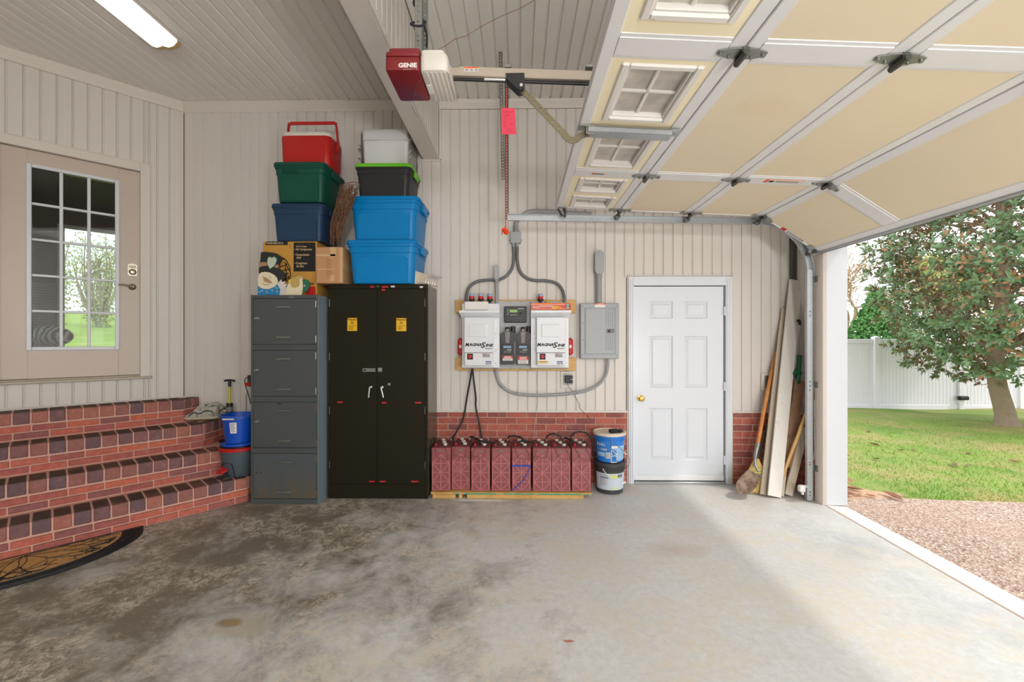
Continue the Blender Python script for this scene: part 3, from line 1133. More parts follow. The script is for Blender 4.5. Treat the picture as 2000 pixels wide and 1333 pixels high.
# dry leaves
mat('dry_leaf', (156, 116, 92), 0.8, var=0.25, rnd=0.55)
lm = MB()
lm.add([(-.06, 0, .0), (-.03, -.025, .012), (.02, -.028, .014), (.07, 0, .004), (.02, .028, .018), (-.03, .025, .016), (0, 0, -.004), (-.03, 0, -.002)],
       [(0, 1, 7), (1, 2, 6, 7), (2, 3, 6), (3, 4, 6), (4, 5, 7, 6), (5, 0, 7)])
leaf_me = lm.mesh('fallen_leaf', 'dry_leaf', smooth=False, recalc=False)
for i in range(46):
    if i < 24:
        x, y = rg.uniform(2.98, 3.55), rg.uniform(4.12, 4.9)
        g, lab = 'dry leaves on the soil patch', 'dry brown leaf lying on the soil patch by the jamb post'
    else:
        x = rg.uniform(3.4, 7.5); y = edge_y(x) + rg.uniform(.15, 3.6)
        g, lab = 'dry leaves on the lawn', 'dry brown leaf lying in the grass of the lawn'
    o = link_mesh('fallen_leaf', leaf_me, None, (x, y, (-.014 if i < 24 else gz(x, y)) + .016))
    s_ = rg.uniform(.7, 1.5)
    o.scale = (s_, s_ * rg.uniform(.7, 1), s_)
    o.rotation_euler = (rg.uniform(-.2, .2), rg.uniform(-.2, .2), rg.uniform(0, 6.3))
    tag(o, lab, 'leaf', g)

# white fence
YF = 10.9
mat('fence_white', (246, 242, 253), 0.4, var=0.02)
fz0 = gz(9, YF) - .04
fzt = 1.52


def fence_panel(x0, x1, lab):
    fr = thing('vinyl_fence', lab, 'fence', (x0, YF, fz0))
    n = max(1, round((x1 - x0) / .0889))
    wv_ = (x1 - x0) / n
    for i in range(n):
        MB().box(x0 + i * wv_ + .003, x0 + (i + 1) * wv_ - .003, YF - .012, YF + .012, fz0 + .12, fzt - .1, .004).build('board', 'fence_white', fr, smooth=False)
    MB().box(x0, x1, YF - .006, YF + .006, fz0 + .12, fzt - .1).build('backing', 'fence_white', fr, smooth=False)
    MB().box(x0, x1, YF - .025, YF + .025, fzt - .11, fzt, .006).build('top_rail', 'fence_white', fr, smooth=False)
    MB().box(x0, x1, YF - .025, YF + .025, fz0 + .01, fz0 + .13, .006).build('bottom_rail', 'fence_white', fr, smooth=False)


def fence_post(x, lab):
    mb = MB().box(x - .065, x + .065, YF - .065, YF + .065, fz0 - .1, fzt + .03, .006)
    mb.loft([[(x + a * .064, YF + b * .064, fzt + .03) for a, b in ((-1, -1), (1, -1), (1, 1), (-1, 1))], [(x + a * .064, YF + b * .064, fzt + .045) for a, b in ((-1, -1), (1, -1), (1, 1), (-1, 1))], [(x + a * .01, YF + b * .01, fzt + .075) for a, b in ((-1, -1), (1, -1), (1, 1), (-1, 1))]])
    tag(mb.build('fence_post', 'fence_white', smooth=False), lab, 'post')


xa = at(1710, 700, YF).x
xb = at(1874, 700, YF).x
xc = at(1886, 700, YF).x
fence_panel(xa - 2.2, xa - .065, 'white vinyl fence panel nearest the jamb post')
fence_post(xa, 'white fence post with a flat cap between two panels')
fence_panel(xa + .065, xb - .065, 'long white vinyl fence panel behind the magnolia crown')
fence_post(xb, 'white fence post holding the gate latch')
gx1_ = at(1985, 700, YF).x
fence_panel(xb + .09, gx1_, 'white vinyl gate beside the tree trunk')
fence_post(gx1_ + .09, 'white fence post right of the tree trunk')
fence_panel(gx1_ + .17, gx1_ + 2.4, 'white vinyl fence panel at the far right edge')
lt = at(1880, 778, YF - .1)
tag(MB().box(lt.x - .12, lt.x + .12, YF - .16, YF - .066, lt.z - .05, lt.z + .05, .02).build('gate_latch', 'black_plastic'), 'black drop latch low on the white gate', 'latch')

# ------------------------------------------------------------------ magnolia
rt = random.Random(11)
m = bpy.data.materials.new('magnolia_leaf')
m.use_nodes = True
k = NT(m)
bf = k.new('NewGeometry').outputs['Backfacing']
n_ = k.noise(6, 3)
top_c = k.mix(n_, lin((74, 112, 72)), lin((138, 166, 120)))
und_c = k.mix(n_, lin((136, 98, 68)), lin((176, 134, 96)))
und_c = k.mix(k.ramp(k.noise(0.9, 3), .36, .52), lin((116, 132, 88)), und_c)
k.link(k.mix(bf, top_c, und_c), k.b.inputs['Base Color'])
k.b.inputs['Roughness'].default_value = 0.33
MATS['magnolia_leaf'] = m
mat('bark', (158, 140, 120), 0.9, var=0.2, scale=14, bump=0.5, bsc=40)
TB = atz(1968, 832, -.14)
tree = thing('magnolia_tree', 'magnolia tree with glossy green and rust leaves on the lawn', 'tree', tuple(TB))
mb = MB()
fork = at(1944, 715, TB.y)
top_ = Vector((TB.x + .1, TB.y + .2, 4.9))
trunk = spline([TB + Vector((0, 0, -.1)), TB + Vector((-.05, 0, .25)), fork, fork.lerp(top_, .4) + Vector((.1, 0, 0)), fork.lerp(top_, .75), top_], 5)
rad = []
for i in range(len(trunk)):
    t = i / (len(trunk) - 1)
    rad.append(.155 * (1 - t) ** .8 + .02 + (.11 if i == 0 else (.05 if i == 1 else .015 if i < 4 else 0)))
mb.tube(trunk, rad, 12)
mb.build('trunk', 'bark', tree)
CT = Vector((TB.x + .28, TB.y, 2.95))
RX, RY, RZ = 2.3, 2.2, 2.75
twigs = MB()
tips = []


def fork_branch(p, q, r, depth):
    mid = p.lerp(q, .5) + Vector((rt.uniform(-.12, .12), rt.uniform(-.12, .12), rt.uniform(-.05, .16)))
    pts = spline([p, mid, q], 3)
    twigs.tube(pts, [r * (1 - .55 * i / (len(pts) - 1)) for i in range(len(pts))], 5, False)
    if depth == 0:
        tips.append((q, (q - mid).normalized()))
        return
    for i in range(3 if depth == 1 else 4):
        base = pts[rt.randint(len(pts) // 2, len(pts) - 1)]
        d = (q - p).normalized()
        off = Vector((rt.gauss(0, 1), rt.gauss(0, 1), rt.gauss(0, .8)))
        e_ = base + d * rt.uniform(.2, .45) + off.normalized() * rt.uniform(.18, .42)
        fork_branch(base, e_, r * .5, depth - 1)


for i in range(46):
    u = rt.uniform(-.95, .95)
    a = rt.uniform(0, 2 * math.pi)
    s_ = math.sqrt(1 - u * u)
    k_ = rt.uniform(.55, .9)
    q = CT + Vector((RX * s_ * math.cos(a) * k_, RY * s_ * math.sin(a) * k_, RZ * u * k_))
    if q.z < .75: q.z = .75 + rt.uniform(0, .3)
    base = min(trunk, key=lambda p: abs(p.z - (max(.9, q.z - .6))))
    if base.z < fork.z: base = fork
    fork_branch(base, q, .034, 2)
b_ = twigs.build('branches', 'bark', tree, recalc=False)
b_['kind'] = 'stuff'
# leaves: a rosette at each tip and along the outer shell
lv = []


def rosette(c, d, n):
    d = d.normalized()
    x = d.orthogonal().normalized()
    y = d.cross(x)
    a0 = rt.uniform(0, 6.28)
    for i in range(n):
        a = a0 + i * 2.4 + rt.uniform(-.3, .3)
        tilt = rt.uniform(.25, 1.25)
        di = (x * math.cos(a) + y * math.sin(a)) * math.sin(tilt) + d * math.cos(tilt) * .8
        di = (di + Vector((0, 0, rt.uniform(-.25, .15)))).normalized()
        side = di.cross(d)
        if side.length < .1: side = x
        side.normalize()
        up = side.cross(di)
        L = rt.uniform(.07, .135)
        lv.append((c + di * rt.uniform(.0, .05), di, side, up, L))


for q, d in tips:
    if q.z < .55: continue
    rosette(q, d + Vector((0, 0, .4)), rt.randint(8, 12))
for i in range(3600):
    u, a = rt.uniform(-.98, .98), rt.uniform(0, 2 * math.pi)
    s_ = math.sqrt(1 - u * u)
    dr_ = Vector((s_ * math.cos(a), s_ * math.sin(a), u))
    lump = 1 + .13 * math.sin(4 * a + 2) * math.cos(3 * u) + .08 * math.sin(9 * a + 5 * u)
    k_ = rt.uniform(.62, 1.0) ** .5 * lump
    q = CT + Vector((RX * dr_.x * k_, RY * dr_.y * k_, RZ * dr_.z * k_))
    if q.z < .62 + .25 * abs(q.x - TB.x): continue
    rosette(q, dr_ + Vector((0, 0, .5)), rt.randint(6, 10))


def leaf_geo(mb, c, di, sd_, up, L):
    w_ = L * .21
    dr = up * (-L * .10)
    mb.add([c, c + di * L * .35 + sd_ * w_ + up * .008, c + di * L * .72 + sd_ * w_ * .8 + dr * .4 + up * .006, c + di * L + dr, c + di * L * .72 - sd_ * w_ * .8 + dr * .4 + up * .006, c + di * L * .35 - sd_ * w_ + up * .008, c + di * L * .35, c + di * L * .72 + dr * .4],
           [(0, 1, 6), (1, 2, 7, 6), (2, 3, 7), (3, 4, 7), (4, 5, 6, 7), (5, 0, 6)])


lv.sort(key=lambda a: (a[0] - Vector((0, 0, HC))).length / a[4] + (30 if (a[0].z > .45 * a[0].y + HC or a[0].x / a[0].y > 1.2) else 0))
LM = MB()
for a in lv[300:]: leaf_geo(LM, *a)
o = LM.build('foliage', 'magnolia_leaf', tree, smooth=False, recalc=False)
o['kind'] = 'stuff'
lmesh = []
for j in range(4):
    q_ = MB()
    leaf_geo(q_, Vector((0, 0, 0)), Vector((1, 0, 0)), Vector((0, 1, 0)), Vector((0, 0, 1)), 1.0 + .0 * j)
    lmesh.append(q_.mesh('leaf', 'magnolia_leaf', smooth=False, recalc=False))
TI = wm(tree).inverted()
for c, di, sd_, up, L in lv[:300]:
    M = Matrix((di, sd_, up)).transposed().to_4x4()
    M.translation = c
    link_mesh('leaf', lmesh[0], tree, M=TI @ M @ Matrix.Scale(L, 4))

# trees beyond the fence
mat('conifer', (104, 152, 88), 0.8, var=0.3, scale=5)
mat('bare_bark', (182, 162, 146), 0.9, var=0.15)
mat('buds', (188, 150, 110), 0.8, var=0.2)
mat('pale_leaf', (196, 196, 128), 0.8, var=0.2)


def tuft(mb, c, r, n, rr, size=.10):
    for i in range(n):
        a, u = rr.uniform(0, 6.28), rr.uniform(-1, 1)
        s_ = math.sqrt(1 - u * u)
        d = Vector((s_ * math.cos(a), s_ * math.sin(a), u))
        p = c + d * r * rr.uniform(.55, 1)
        x = d.orthogonal().normalized() * size
        y = d.cross(x).normalized() * size * .6
        b_ = d * size * .8
        mb.add([p - y, p + x * .6, p + y, p + b_ + x * .2], [(0, 1, 3), (1, 2, 3)])


def conifer(px, Y, ztop, zr, lab):
    c = at(px, 660, Y)
    rr = random.Random(int(px))
    t = thing('conifer', lab, 'tree', (c.x, Y, -.4))
    MB().cyl((c.x, Y, -.4), (c.x, Y, ztop - .3), .14, .02, 8).build('trunk', 'bark', t)
    mb = MB()
    for i in range(900):
        h = rr.random() ** 1.3
        z = -.1 + h * (ztop + .1)
        rad_ = zr * (1 - h) * rr.uniform(.75, 1.05) + .05
        a = rr.uniform(0, 6.28)
        tuft(mb, Vector((c.x + rad_ * math.cos(a), Y + rad_ * math.sin(a), z)), .16, 9, rr, .11)
    o = mb.build('foliage', 'conifer', t, smooth=False, recalc=False)
    o['kind'] = 'stuff'


conifer(1712, 15.5, 3.15, 1.6, 'dense green conifer behind the white fence by the jamb post')


def bare_tree(px, Y, H_, lab, seed, budm='buds', nb=2200, bs=.06, zmin=1.2):
    rr = random.Random(seed)
    c = at(px, 660, Y)
    t = thing('bare_tree', lab, 'tree', (c.x, Y, -.5))
    mb, bm_ = MB(), MB()
    ends = []

    def grow(p, d, L, r, n):
        q = p + d * L
        mid = p.lerp(q, .5) + Vector((rr.uniform(-.1, .1), rr.uniform(-.1, .1), 0)) * L
        mb.tube(spline([p, mid, q], 2), [r, r * .9, r * .8, r * .72, r * .65], 5, False)
        if n < 3: ends.extend([mid, q])
        if n == 0: return
        for i in range(rr.choice((2, 3, 3))):
            e_ = (d + Vector((rr.gauss(0, .5), rr.gauss(0, .5), rr.gauss(.12, .3)))).normalized()
            grow(q, e_, L * rr.uniform(.62, .85), r * .62, n - 1)

    grow(Vector((c.x, Y, -.5)), Vector((rr.uniform(-.05, .05), 0, 1)), H_ * .27, H_ * .022, 5)
    mb.build('branches', 'bare_bark', t, recalc=False)['kind'] = 'stuff'
    for i in range(nb):
        e_ = rr.choice(ends)
        tuft(bm_, e_ + Vector((rr.gauss(0, .14), rr.gauss(0, .14), rr.gauss(0, .14))), .03, 1, rr, bs)
    bm_.build('buds', budm, t, smooth=False, recalc=False)['kind'] = 'stuff'


bare_tree(1655, 19.0, 6.6, 'bare tan budded tree beyond the fence next to the conifer', 5)
bare_tree(1800, 26.0, 8.0, 'pale yellow green tree far beyond the fence behind the magnolia', 8, 'pale_leaf', 3500, .12)
bare_tree(1900, 30.0, 7.0, 'thin leafing tree furthest right beyond the fence', 9, 'pale_leaf', 3500, .14)
# shrubs beyond the room behind the entry door
def back_tree(t_, yy, H_, lab, seed):
    rr = random.Random(seed)
    base = WLM @ Vector((t_, yy, 1.3 - (yy + 9) * .09))
    t = thing('shrub', lab, 'shrub', tuple(base))
    mb = MB()
    mb2 = MB()
    for i in range(26):
        a = rr.uniform(0, 6.28)
        q = base + Vector((math.cos(a) * rr.uniform(.2, .75), math.sin(a) * rr.uniform(.2, .75), rr.uniform(.6, 1) * H_))
        mb.tube(spline([base, base.lerp(q, .5) + Vector((rr.gauss(0, .2), rr.gauss(0, .2), .2)), q], 3), [.04 * (1 - i_ / 7.5) for i_ in range(7)], 4, False)
        for j in range(80):
            tuft(mb2, base.lerp(q, rr.uniform(.1, 1)) + Vector((rr.uniform(-.3, .3), rr.uniform(-.3, .3), rr.uniform(-.3, .3))), .05, 1, rr, .08)
    mb.build('branches', 'bare_bark', t, recalc=False)['kind'] = 'stuff'
    mb2.build('foliage', 'pale_leaf', t, smooth=False, recalc=False)['kind'] = 'stuff'


back_tree(-1.0, -12.6, 2.8, 'pale leafing shrub seen through the right-hand door panes', 21)
back_tree(.55, -15.2, 3.4, 'tall pale shrub at the back through the entry door glass', 22)
back_tree(1.75, -12.2, 3.0, 'pale shrub seen left of centre through the entry door glass', 23)

# ------------------------------------------------------------------ sectional garage door
mat('door_white', (222, 222, 222), 0.4, var=0.04, scale=4)
mat('insulation', (226, 212, 184), 0.6, var=0.025, scale=2, c2=(214, 190, 150), s2=1.2, lo=.6, hi=.95)
mat('insulation_pale', (246, 234, 200), 0.6, var=0.02, scale=2)
mat('window_trim', (226, 222, 216), 0.45, var=0.05, scale=10, c2=(150, 120, 100), s2=14, lo=.66, hi=.78)
YD0, YD1 = 0.95, 3.885
STL = [3.06, 1.755]
PTS = [(.335, 2.672), (.903, 2.640), (1.533, 2.611), (2.166, 2.582), (2.665, 2.258)]
gd = thing('garage_door', 'raised sectional garage door with cream panels and a window row', 'garage door', (1.5, 2.4, 2.62))


def sec_frame(i):
    p, q = PTS[i], PTS[i + 1]
    ex = Vector((q[0] - p[0], 0, q[1] - p[1]))
    L = ex.length
    ex.normalize()
    ez = Vector((-ex.z, 0, ex.x))
    M = Matrix((ex, Vector((0, 1, 0)), ez)).transposed().to_4x4()
    M.translation = (p[0], 0, p[1])
    return M, L


SWW = .15
bays = [(STL[0] + SWW / 2, YD1 - .018), (STL[1] + SWW / 2, STL[0] - SWW / 2), (YD0 + .018, STL[1] - SWW / 2)]
WINS = [(3.545, 3.825), (3.165, 3.445), (2.435, 2.945), (1.865, 2.33), (1.25, 1.60)]
for i in range(4):
    M, L = sec_frame(i)
    sec = MB(M).box(.002, L - .002, YD0, YD1, .034, .044)
    sec = sec.build('door_section', 'door_white', gd, smooth=False) if i else None
    if i == 0:
        mb = MB(M)
        ys = sorted([YD0, YD1] + [y for w_ in WINS for y in w_])
        mb.box(.002, .12, YD0, YD1, .034, .044)
        mb.box(.46, L - .002, YD0, YD1, .034, .044)
        for a, b in zip(ys[0::2], ys[1::2]): mb.box(.12, .46, a, b, .034, .044)
        sec = mb.build('door_section', 'door_white', gd, smooth=False)
    rw = (.062, .066) if i == 0 else (.060, .066)
    for nm, a, b in (('rail', .003, rw[0]), ('rail', L - rw[1], L - .003)):
        rm = MB(M).box(a, b, YD0, YD1, 0, .036, .004)
        rm.build(nm, 'door_white', sec, smooth=False)
    for y in STL:
        rm = MB(M).box(rw[0], L - rw[1], y - SWW / 2, y + SWW / 2, .003, .036, .003)
        rm.box(rw[0], L - rw[1], y - SWW / 2 + .02, y + SWW / 2 - .02, -.001, .004, .002)
        rm.build('stile', 'door_white', sec, smooth=False)
    for a, b in ((YD0, YD0 + .018), (YD1 - .018, YD1)):
        MB(M).box(rw[0], L - rw[1], a, b, .002, .036, .002).build('end_stile', 'door_white', sec, smooth=False)
    for bi, (a, b) in enumerate(bays):
        x0, x1 = rw[0], L - rw[1]
        if i == 0:
            mb = MB(M)
            ws = [w_ for w_ in WINS if a - .05 < (w_[0] + w_[1]) / 2 < b + .05]
            wx0, wx1 = .118, .462
            cuts = sorted([a, b] + [y for w_ in ws for y in w_])
            mb.box(x0, wx0, a, b, .006, .033)
            mb.box(wx1, x1, a, b, .006, .033)
            for c_, d_ in zip(cuts[0::2], cuts[1::2]):
                if d_ - c_ > .004: mb.box(wx0, wx1, c_, d_, .006, .033)
            mb.build('insulation_panel', 'insulation_pale', sec, smooth=False)
        else:
            MB(M).box(x0, x1, a, b, .006, .033).build('insulation_panel', 'insulation', sec, smooth=False)
    if i == 3:
        mb = MB(M).box(L - .012, L + .012, YD0, YD1, -.010, .05, .003)
        mb.build('bottom_retainer', 'galvanised', sec, smooth=False)
        MB(M).box(L + .012, L + .034, YD0, YD1, .004, .046, .008).build('weather_seal', 'dark_steel', sec, smooth=False)
# windows with four panes each
M0, L0 = sec_frame(0)
for (a, b) in WINS:
    wf = MB(M0)
    x0, x1 = .112, .468
    a_, b_ = a - .006, b + .006
    for (p, q, r_, s_) in ((x0, x0 + .034, a_, b_), (x1 - .034, x1, a_, b_), (x0 + .034, x1 - .034, a_, a_ + .034), (x0 + .034, x1 - .034, b_ - .034, b_)):
        wf.box(p, q, r_, s_, -.004, .03, .006)
    for (p, q, r_, s_) in ((x0 + .034, x0 + .046, a_ + .034, b_ - .034), (x1 - .046, x1 - .034, a_ + .034, b_ - .034), (x0 + .046, x1 - .046, a_ + .034, a_ + .046), (x0 + .046, x1 - .046, b_ - .046, b_ - .034)):
        wf.box(p, q, r_, s_, .008, .05, .003)
    o = wf.build('window_frame', 'window_trim', gd, smooth=False)
    xm, ym = (x0 + x1) / 2, (a + b) / 2
    MB(M0).box(xm - .009, xm + .009, a_ + .04, b_ - .04, .022, .045, .003).build('muntin', 'window_trim', o, smooth=False)
    MB(M0).box(x0 + .04, x1 - .04, ym - .009, ym + .009, .022, .045, .003).build('muntin', 'window_trim', o, smooth=False)
    for (p, q) in ((x0 + .036, xm - .009), (xm + .009, x1 - .036)):
        for (r_, s_) in ((a_ + .036, ym - .009), (ym + .009, b_ - .036)):
            MB(M0).box(p, q, r_, s_, .032, .036).build('pane', 'dusty_bright_glass', o, smooth=False)


def hinge(xi, y, roller=False, bend=0.0):
    p = Vector((PTS[xi][0], y, PTS[xi][1]))
    Ma, _ = sec_frame(xi - 1)
    Mb, _ = sec_frame(xi)
    ea, eb = Ma.col[0].to_3d(), Mb.col[0].to_3d()
    na, nb_ = Ma.col[2].to_3d(), Mb.col[2].to_3d()
    Y_ = Vector((0, 1, 0))
    h = MB()
    for e_, n2, sg in ((ea, na, -1), (eb, nb_, 1)):
        o_ = p - n2 * .004
        pts = [o_ + Y_ * .034, o_ + e_ * sg * .05 + Y_ * .03, o_ + e_ * sg * .098 + Y_ * .012, o_ + e_ * sg * .098 - Y_ * .012, o_ + e_ * sg * .05 - Y_ * .028, o_ - Y_ * .034]
        h.loft([pts, [q - n2 * .004 for q in pts]])
        c_ = o_ + e_ * sg * .085
        h.cyl(c_, c_ - n2 * .012, .009, n=8)
        c_ = o_ + e_ * sg * .045 + Y_ * .016
        h.cyl(c_, c_ - n2 * .012, .007, n=8)
    plate = h.build('hinge', 'steel', gd)
    b_ = MB()
    o_ = p - na * .024
    b_.cyl(o_ + Y_ * .042, o_ - Y_ * .042, .013, n=12)
    b_.bar(o_ - Y_ * .03 + ea * .0, p - Y_ * .03, .03, .006, up=(0, 1, 0))
    b_.bar(o_ + Y_ * .03, p + Y_ * .03, .03, .006, up=(0, 1, 0))
    b_.build('hinge_pin', 'dark_steel', plate)
    if roller:
        r_ = MB().cyl(o_ + Y_ * .04, o_ + Y_ * .085, .006, n=8)
        r_.lathe([(.010, 0), (.024, .002), (.024, .020), (.010, .022)], o_ + Y_ * .075 - Vector((0, 0, .012)), (0, 1, 0), 14)
        r_.build('roller', 'dark_steel', plate)


for xi in (1, 2, 3):
    for y in STL: hinge(xi, y)
    hinge(xi, YD1 - .035, True)
# top roller arm and bottom bracket
M3, L3 = sec_frame(3)
mb = MB(M3).box(L3 - .11, L3 - .005, YD1 - .05, YD1 + .006, -.006, 0, .002).box(L3 - .07, L3 - .01, YD1, YD1 + .006, -.035, .03, .002)
bb = mb.build('bottom_bracket', 'galvanised', gd)
MB(M3).cyl((L3 - .035, YD1 - .05, -.022), (L3 - .035, YD1 + .08, -.022), .012, n=10).build('roller', 'dark_steel', bb)
mb = MB(M0).box(.02, .10, YD1 - .045, YD1 + .004, -.006, 0, .002)
p0 = M0 @ Vector((.07, YD1 - .02, -.006))
mb2 = MB().bar(p0, p0 + Vector((.02, .045, -.045)), .02, .008)
o = mb.build('top_bracket', 'galvanised', gd)
mb2.bar(p0 + Vector((-.05, .02, 0)), p0 + Vector((-.01, .06, -.055)), .014, .008)
mb2.cyl(p0 + Vector((.02, .03, -.045)), p0 + Vector((.02, .09, -.045)), .011, n=10)
mb2.build('roller_arm', 'dark_steel', o)
# operator strut across the top section
yo = 2.41
mb = MB(M0)
mb.box(.05, L0 - .01, yo - .036, yo + .036, -.016, -.012)
mb.box(.05, L0 - .06, yo - .036, yo - .032, -.044, -.014)
mb.box(.05, L0 - .06, yo + .026, yo + .030, -.044, -.014)
mb.box(.05, L0 - .06, yo - .036, yo + .030, -.046, -.042)
for xx in (L0 - .03, L0 - .05):
    mb.cyl((xx, yo + .01, -.02), (xx, yo + .01, -.012), .008, n=8)
st_ = mb.build('operator_strut', 'galvanised', gd, smooth=False)
mb = MB(M0).box(.0, .085, yo - .030, yo + .026, -.012, 0, .002)
mb.box(.04, .085, yo - .022, yo - .018, -.05, -.012).box(.04, .085, yo + .014, yo + .018, -.05, -.012)
mb.cyl((.06, yo - .026, -.035), (.06, yo + .024, -.035), .007, n=8)
mb.build('arm_bracket', 'steel', st_)
# printed stickers on the door
def sticker(M, x0, x1, y0, y1, m_, par, z=-.003, th=.0012):
    return MB(M).box(x0, x1, y0, y1, z - th, z).build('sticker', m_, par, smooth=False)


mat('sticker_grey', (150, 146, 142), 0.6)
mat('label_orange', (226, 96, 40), 0.5)
y = STL[0]
sticker(M0, .17, .30, y - .022, y + .022, 'label_white', gd, -.001)
sticker(M0, .185, .20, y - .014, y + .014, 'label_orange', gd, -.0025)
sticker(M0, .20, .27, y - .014, y + .014, 'sticker_grey', gd, -.0025)
M2_, L2_ = sec_frame(2)
s_ = sticker(M2_, .20, .46, y - .030, y + .026, 'label_orange', gd, -.001)
sticker(M2_, .225, .455, y - .025, y + .021, 'label_white', s_, -.0025)
for i in range(9):
    sticker(M2_, .28 + i * .018, .292 + i * .018, y - .016, y + .012, 'sticker_grey', s_, -.004)
sticker(M2_, .232, .262, y - .016, y + .012, 'ink_black', s_, -.004)
s_ = sticker(M3, .20, .44, YD1 - .055, YD1 - .004, 'label_white', gd, .004)
sticker(M3, .20, .24, YD1 - .055, YD1 - .004, 'label_red', s_, .0025)
for i in range(7): sticker(M3, .26 + i * .024, .275 + i * .024, YD1 - .045, YD1 - .012, 'sticker_grey', s_, .0025)

# ------------------------------------------------------------------ tracks
def perf(mb, p0, p1, w, side, th=.003, pitch=.026, hole=.011):
    """a perforated strap from p0 to p1, w wide along side"""
    p0, p1, side = Vector(p0), Vector(p1), Vector(side).normalized()
    d = p1 - p0
    L = d.length
    d.normalize()
    nrm = d.cross(side).normalized()
    M = Matrix((side, nrm, d)).transposed().to_4x4()
    M.translation = p0
    h2 = hole / 2
    mb.box(-w / 2, -h2, -th / 2, th / 2, 0, L, 0, M)
    mb.box(h2, w / 2, -th / 2, th / 2, 0, L, 0, M)
    z = 0.0
    while z < L:
        mb.box(-h2, h2, -th / 2, th / 2, z, min(L, z + pitch - hole), 0, M)
        z += pitch
    return mb


YT = 3.955
tr = thing('garage_door_track', 'galvanised track along the far edge of the raised garage door', 'track', (2.69, YT, 0))
ta, tb = at(991, 423.5, YT), at(1482, 431.5, YT)


def cchan(path, nrm_fn):
    """a C-shaped rail: flat web facing the lens with lips, 52 mm deep"""
    mb = MB()
    web, l1, l2 = [], [], []
    for i, p in enumerate(path):
        n = nrm_fn(i)
        h = .026
        web.append([p + n * h, p - n * h, p - n * h + Vector((0, .003, 0)), p + n * h + Vector((0, .003, 0))])
        l1.append([p + n * h + Vector((0, -.03, 0)), p + n * h + Vector((0, .003, 0)), p + n * (h + .003) + Vector((0, .003, 0)), p + n * (h + .003) + Vector((0, -.03, 0))])
        l2.append([p - n * h + Vector((0, -.022, 0)), p - n * h + Vector((0, .003, 0)), p - n * (h + .003) + Vector((0, .003, 0)), p - n * (h + .003) + Vector((0, -.022, 0))])
    for q in (web, l1, l2): mb.loft(q)
    return mb


vx = at(1582, 800, YT + .02).x
path = [Vector((ta.x, YT + .03, ta.z)), Vector((tb.x, YT + .03, tb.z))]
hz = cchan(path, lambda i: Vector((0, 0, 1)))
ht = hz.build('horizontal_track', 'galvanised', tr, smooth=False)
rc = vx - tb.x - .0
cv = [Vector((tb.x + rc * math.sin(R(a)), YT + .03, tb.z - rc * (1 - math.cos(R(a))))) for a in range(0, 91, 10)]
cchan(cv, lambda i: Vector((math.sin(R(i * 10)), 0, math.cos(R(i * 10))))).build('curved_track', 'galvanised', tr, smooth=False)
mb = MB()
y0_ = YT + .012
zt_ = tb.z - rc
mb.loft([[(vx - .030, y0_ + .03, z), (vx - .030, y0_, z), (vx + .018, y0_, z), (vx + .030, y0_ + .006, z), (vx + .030, y0_ + .04, z), (vx + .026, y0_ + .04, z), (vx + .026, y0_ + .010, z), (vx + .016, y0_ + .004, z), (vx - .026, y0_ + .004, z), (vx - .026, y0_ + .03, z)] for z in (.012, zt_ + .03)])
vt = mb.build('vertical_track', 'galvanised', tr, smooth=False)
mb = MB()
for z in (.06, .09, .34, .36, 1.02, 1.06, 1.1, 1.7, 1.74):
    mb.cyl((vx - .006, y0_ + .002, z), (vx - .006, y0_ - .003, z), .006, n=8)
mb.build('bolt', 'dark_steel', vt)
for py in (752, 916, 545):
    z = at(1592, py, YT).z
    MB().box(vx + .02, 2.715, y0_ + .02, y0_ + .026, z - .028, z + .028).box(2.707, 2.715, y0_ - .03, y0_ + .026, z - .028, z + .028).build('track_bracket', 'steel', vt, smooth=False)
hg = MB()
e0, e1 = at(990, 425, YT + .035), Vector((at(989, 300, YT).x, YT + .035, ZC))
perf(hg, (e0.x, e0.y, e0.z - .02), e1, .034, (1, 0, 0))
hg.build('hanger_strap', 'dark_steel', tr, smooth=False)
hg = MB()
f0, f1 = at(983, 352, YT - .06), at(977.5, 105, 3.705)
f1.z = ZC
perf(hg, f0, f1, .034, (1, 0, 0))
hg.build('hanger_strap', 'dark_steel', tr, smooth=False)
# the grey sensor low on the track
se = thing('door_sensor', 'small white safety sensor box bracketed to the vertical track foot', 'sensor', tuple(at(1566, 957, YT)))
p = at(1564, 954, YT)
mb = MB().box(p.x - .028, p.x + .028, YT - .03, YT + .01, p.z - .03, p.z + .03, .008)
mb.build('housing', 'white_plastic', se)
MB().cyl((p.x + .012, YT - .005, p.z - .03), (p.x + .012, YT - .005, p.z - .055), .012, n=10).build('lens', 'white_plastic', se)
MB().box(p.x + .026, vx - .03, YT - .002, YT + .002, p.z + .002, p.z + .028).build('bracket', 'galvanised', se, smooth=False)

# ------------------------------------------------------------------ opener
mat('maroon', (122, 30, 34), 0.38, var=0.06, scale=60)
mat('lens_white', (214, 208, 198), 0.35, var=0.02)
op = thing('garage_door_opener', 'maroon and white garage door opener hung under the ceiling', 'opener', (-.55, 2.34, 2.86))
YO0, YO1 = 2.2, 2.49
xl, xs_, xr = at(752, 137, YO0).x, at(818.5, 138, YO0).x, at(874, 137, YO0).x
zb_, zt2 = at(785, 137, YO0).z, at(785, 100, YO0).z


def rbox(mb, x0, x1, y0, y1, z0, z1, r, b, n=4):
    cx_, cy_ = (x0 + x1) / 2, (y0 + y1) / 2
    rings = []
    for z, ins in ((z0, b), (z0 + b * .3, b * .3), (z0 + b, 0), (z1 - b, 0), (z1 - b * .3, b * .3), (z1, b)):
        rings.append([(x, y, z) for x, y in rrect(x1 - x0 - 2 * ins, y1 - y0 - 2 * ins, max(.002, r - ins * .5), n, cx_, cy_)])
    mb.loft(rings)
    return mb


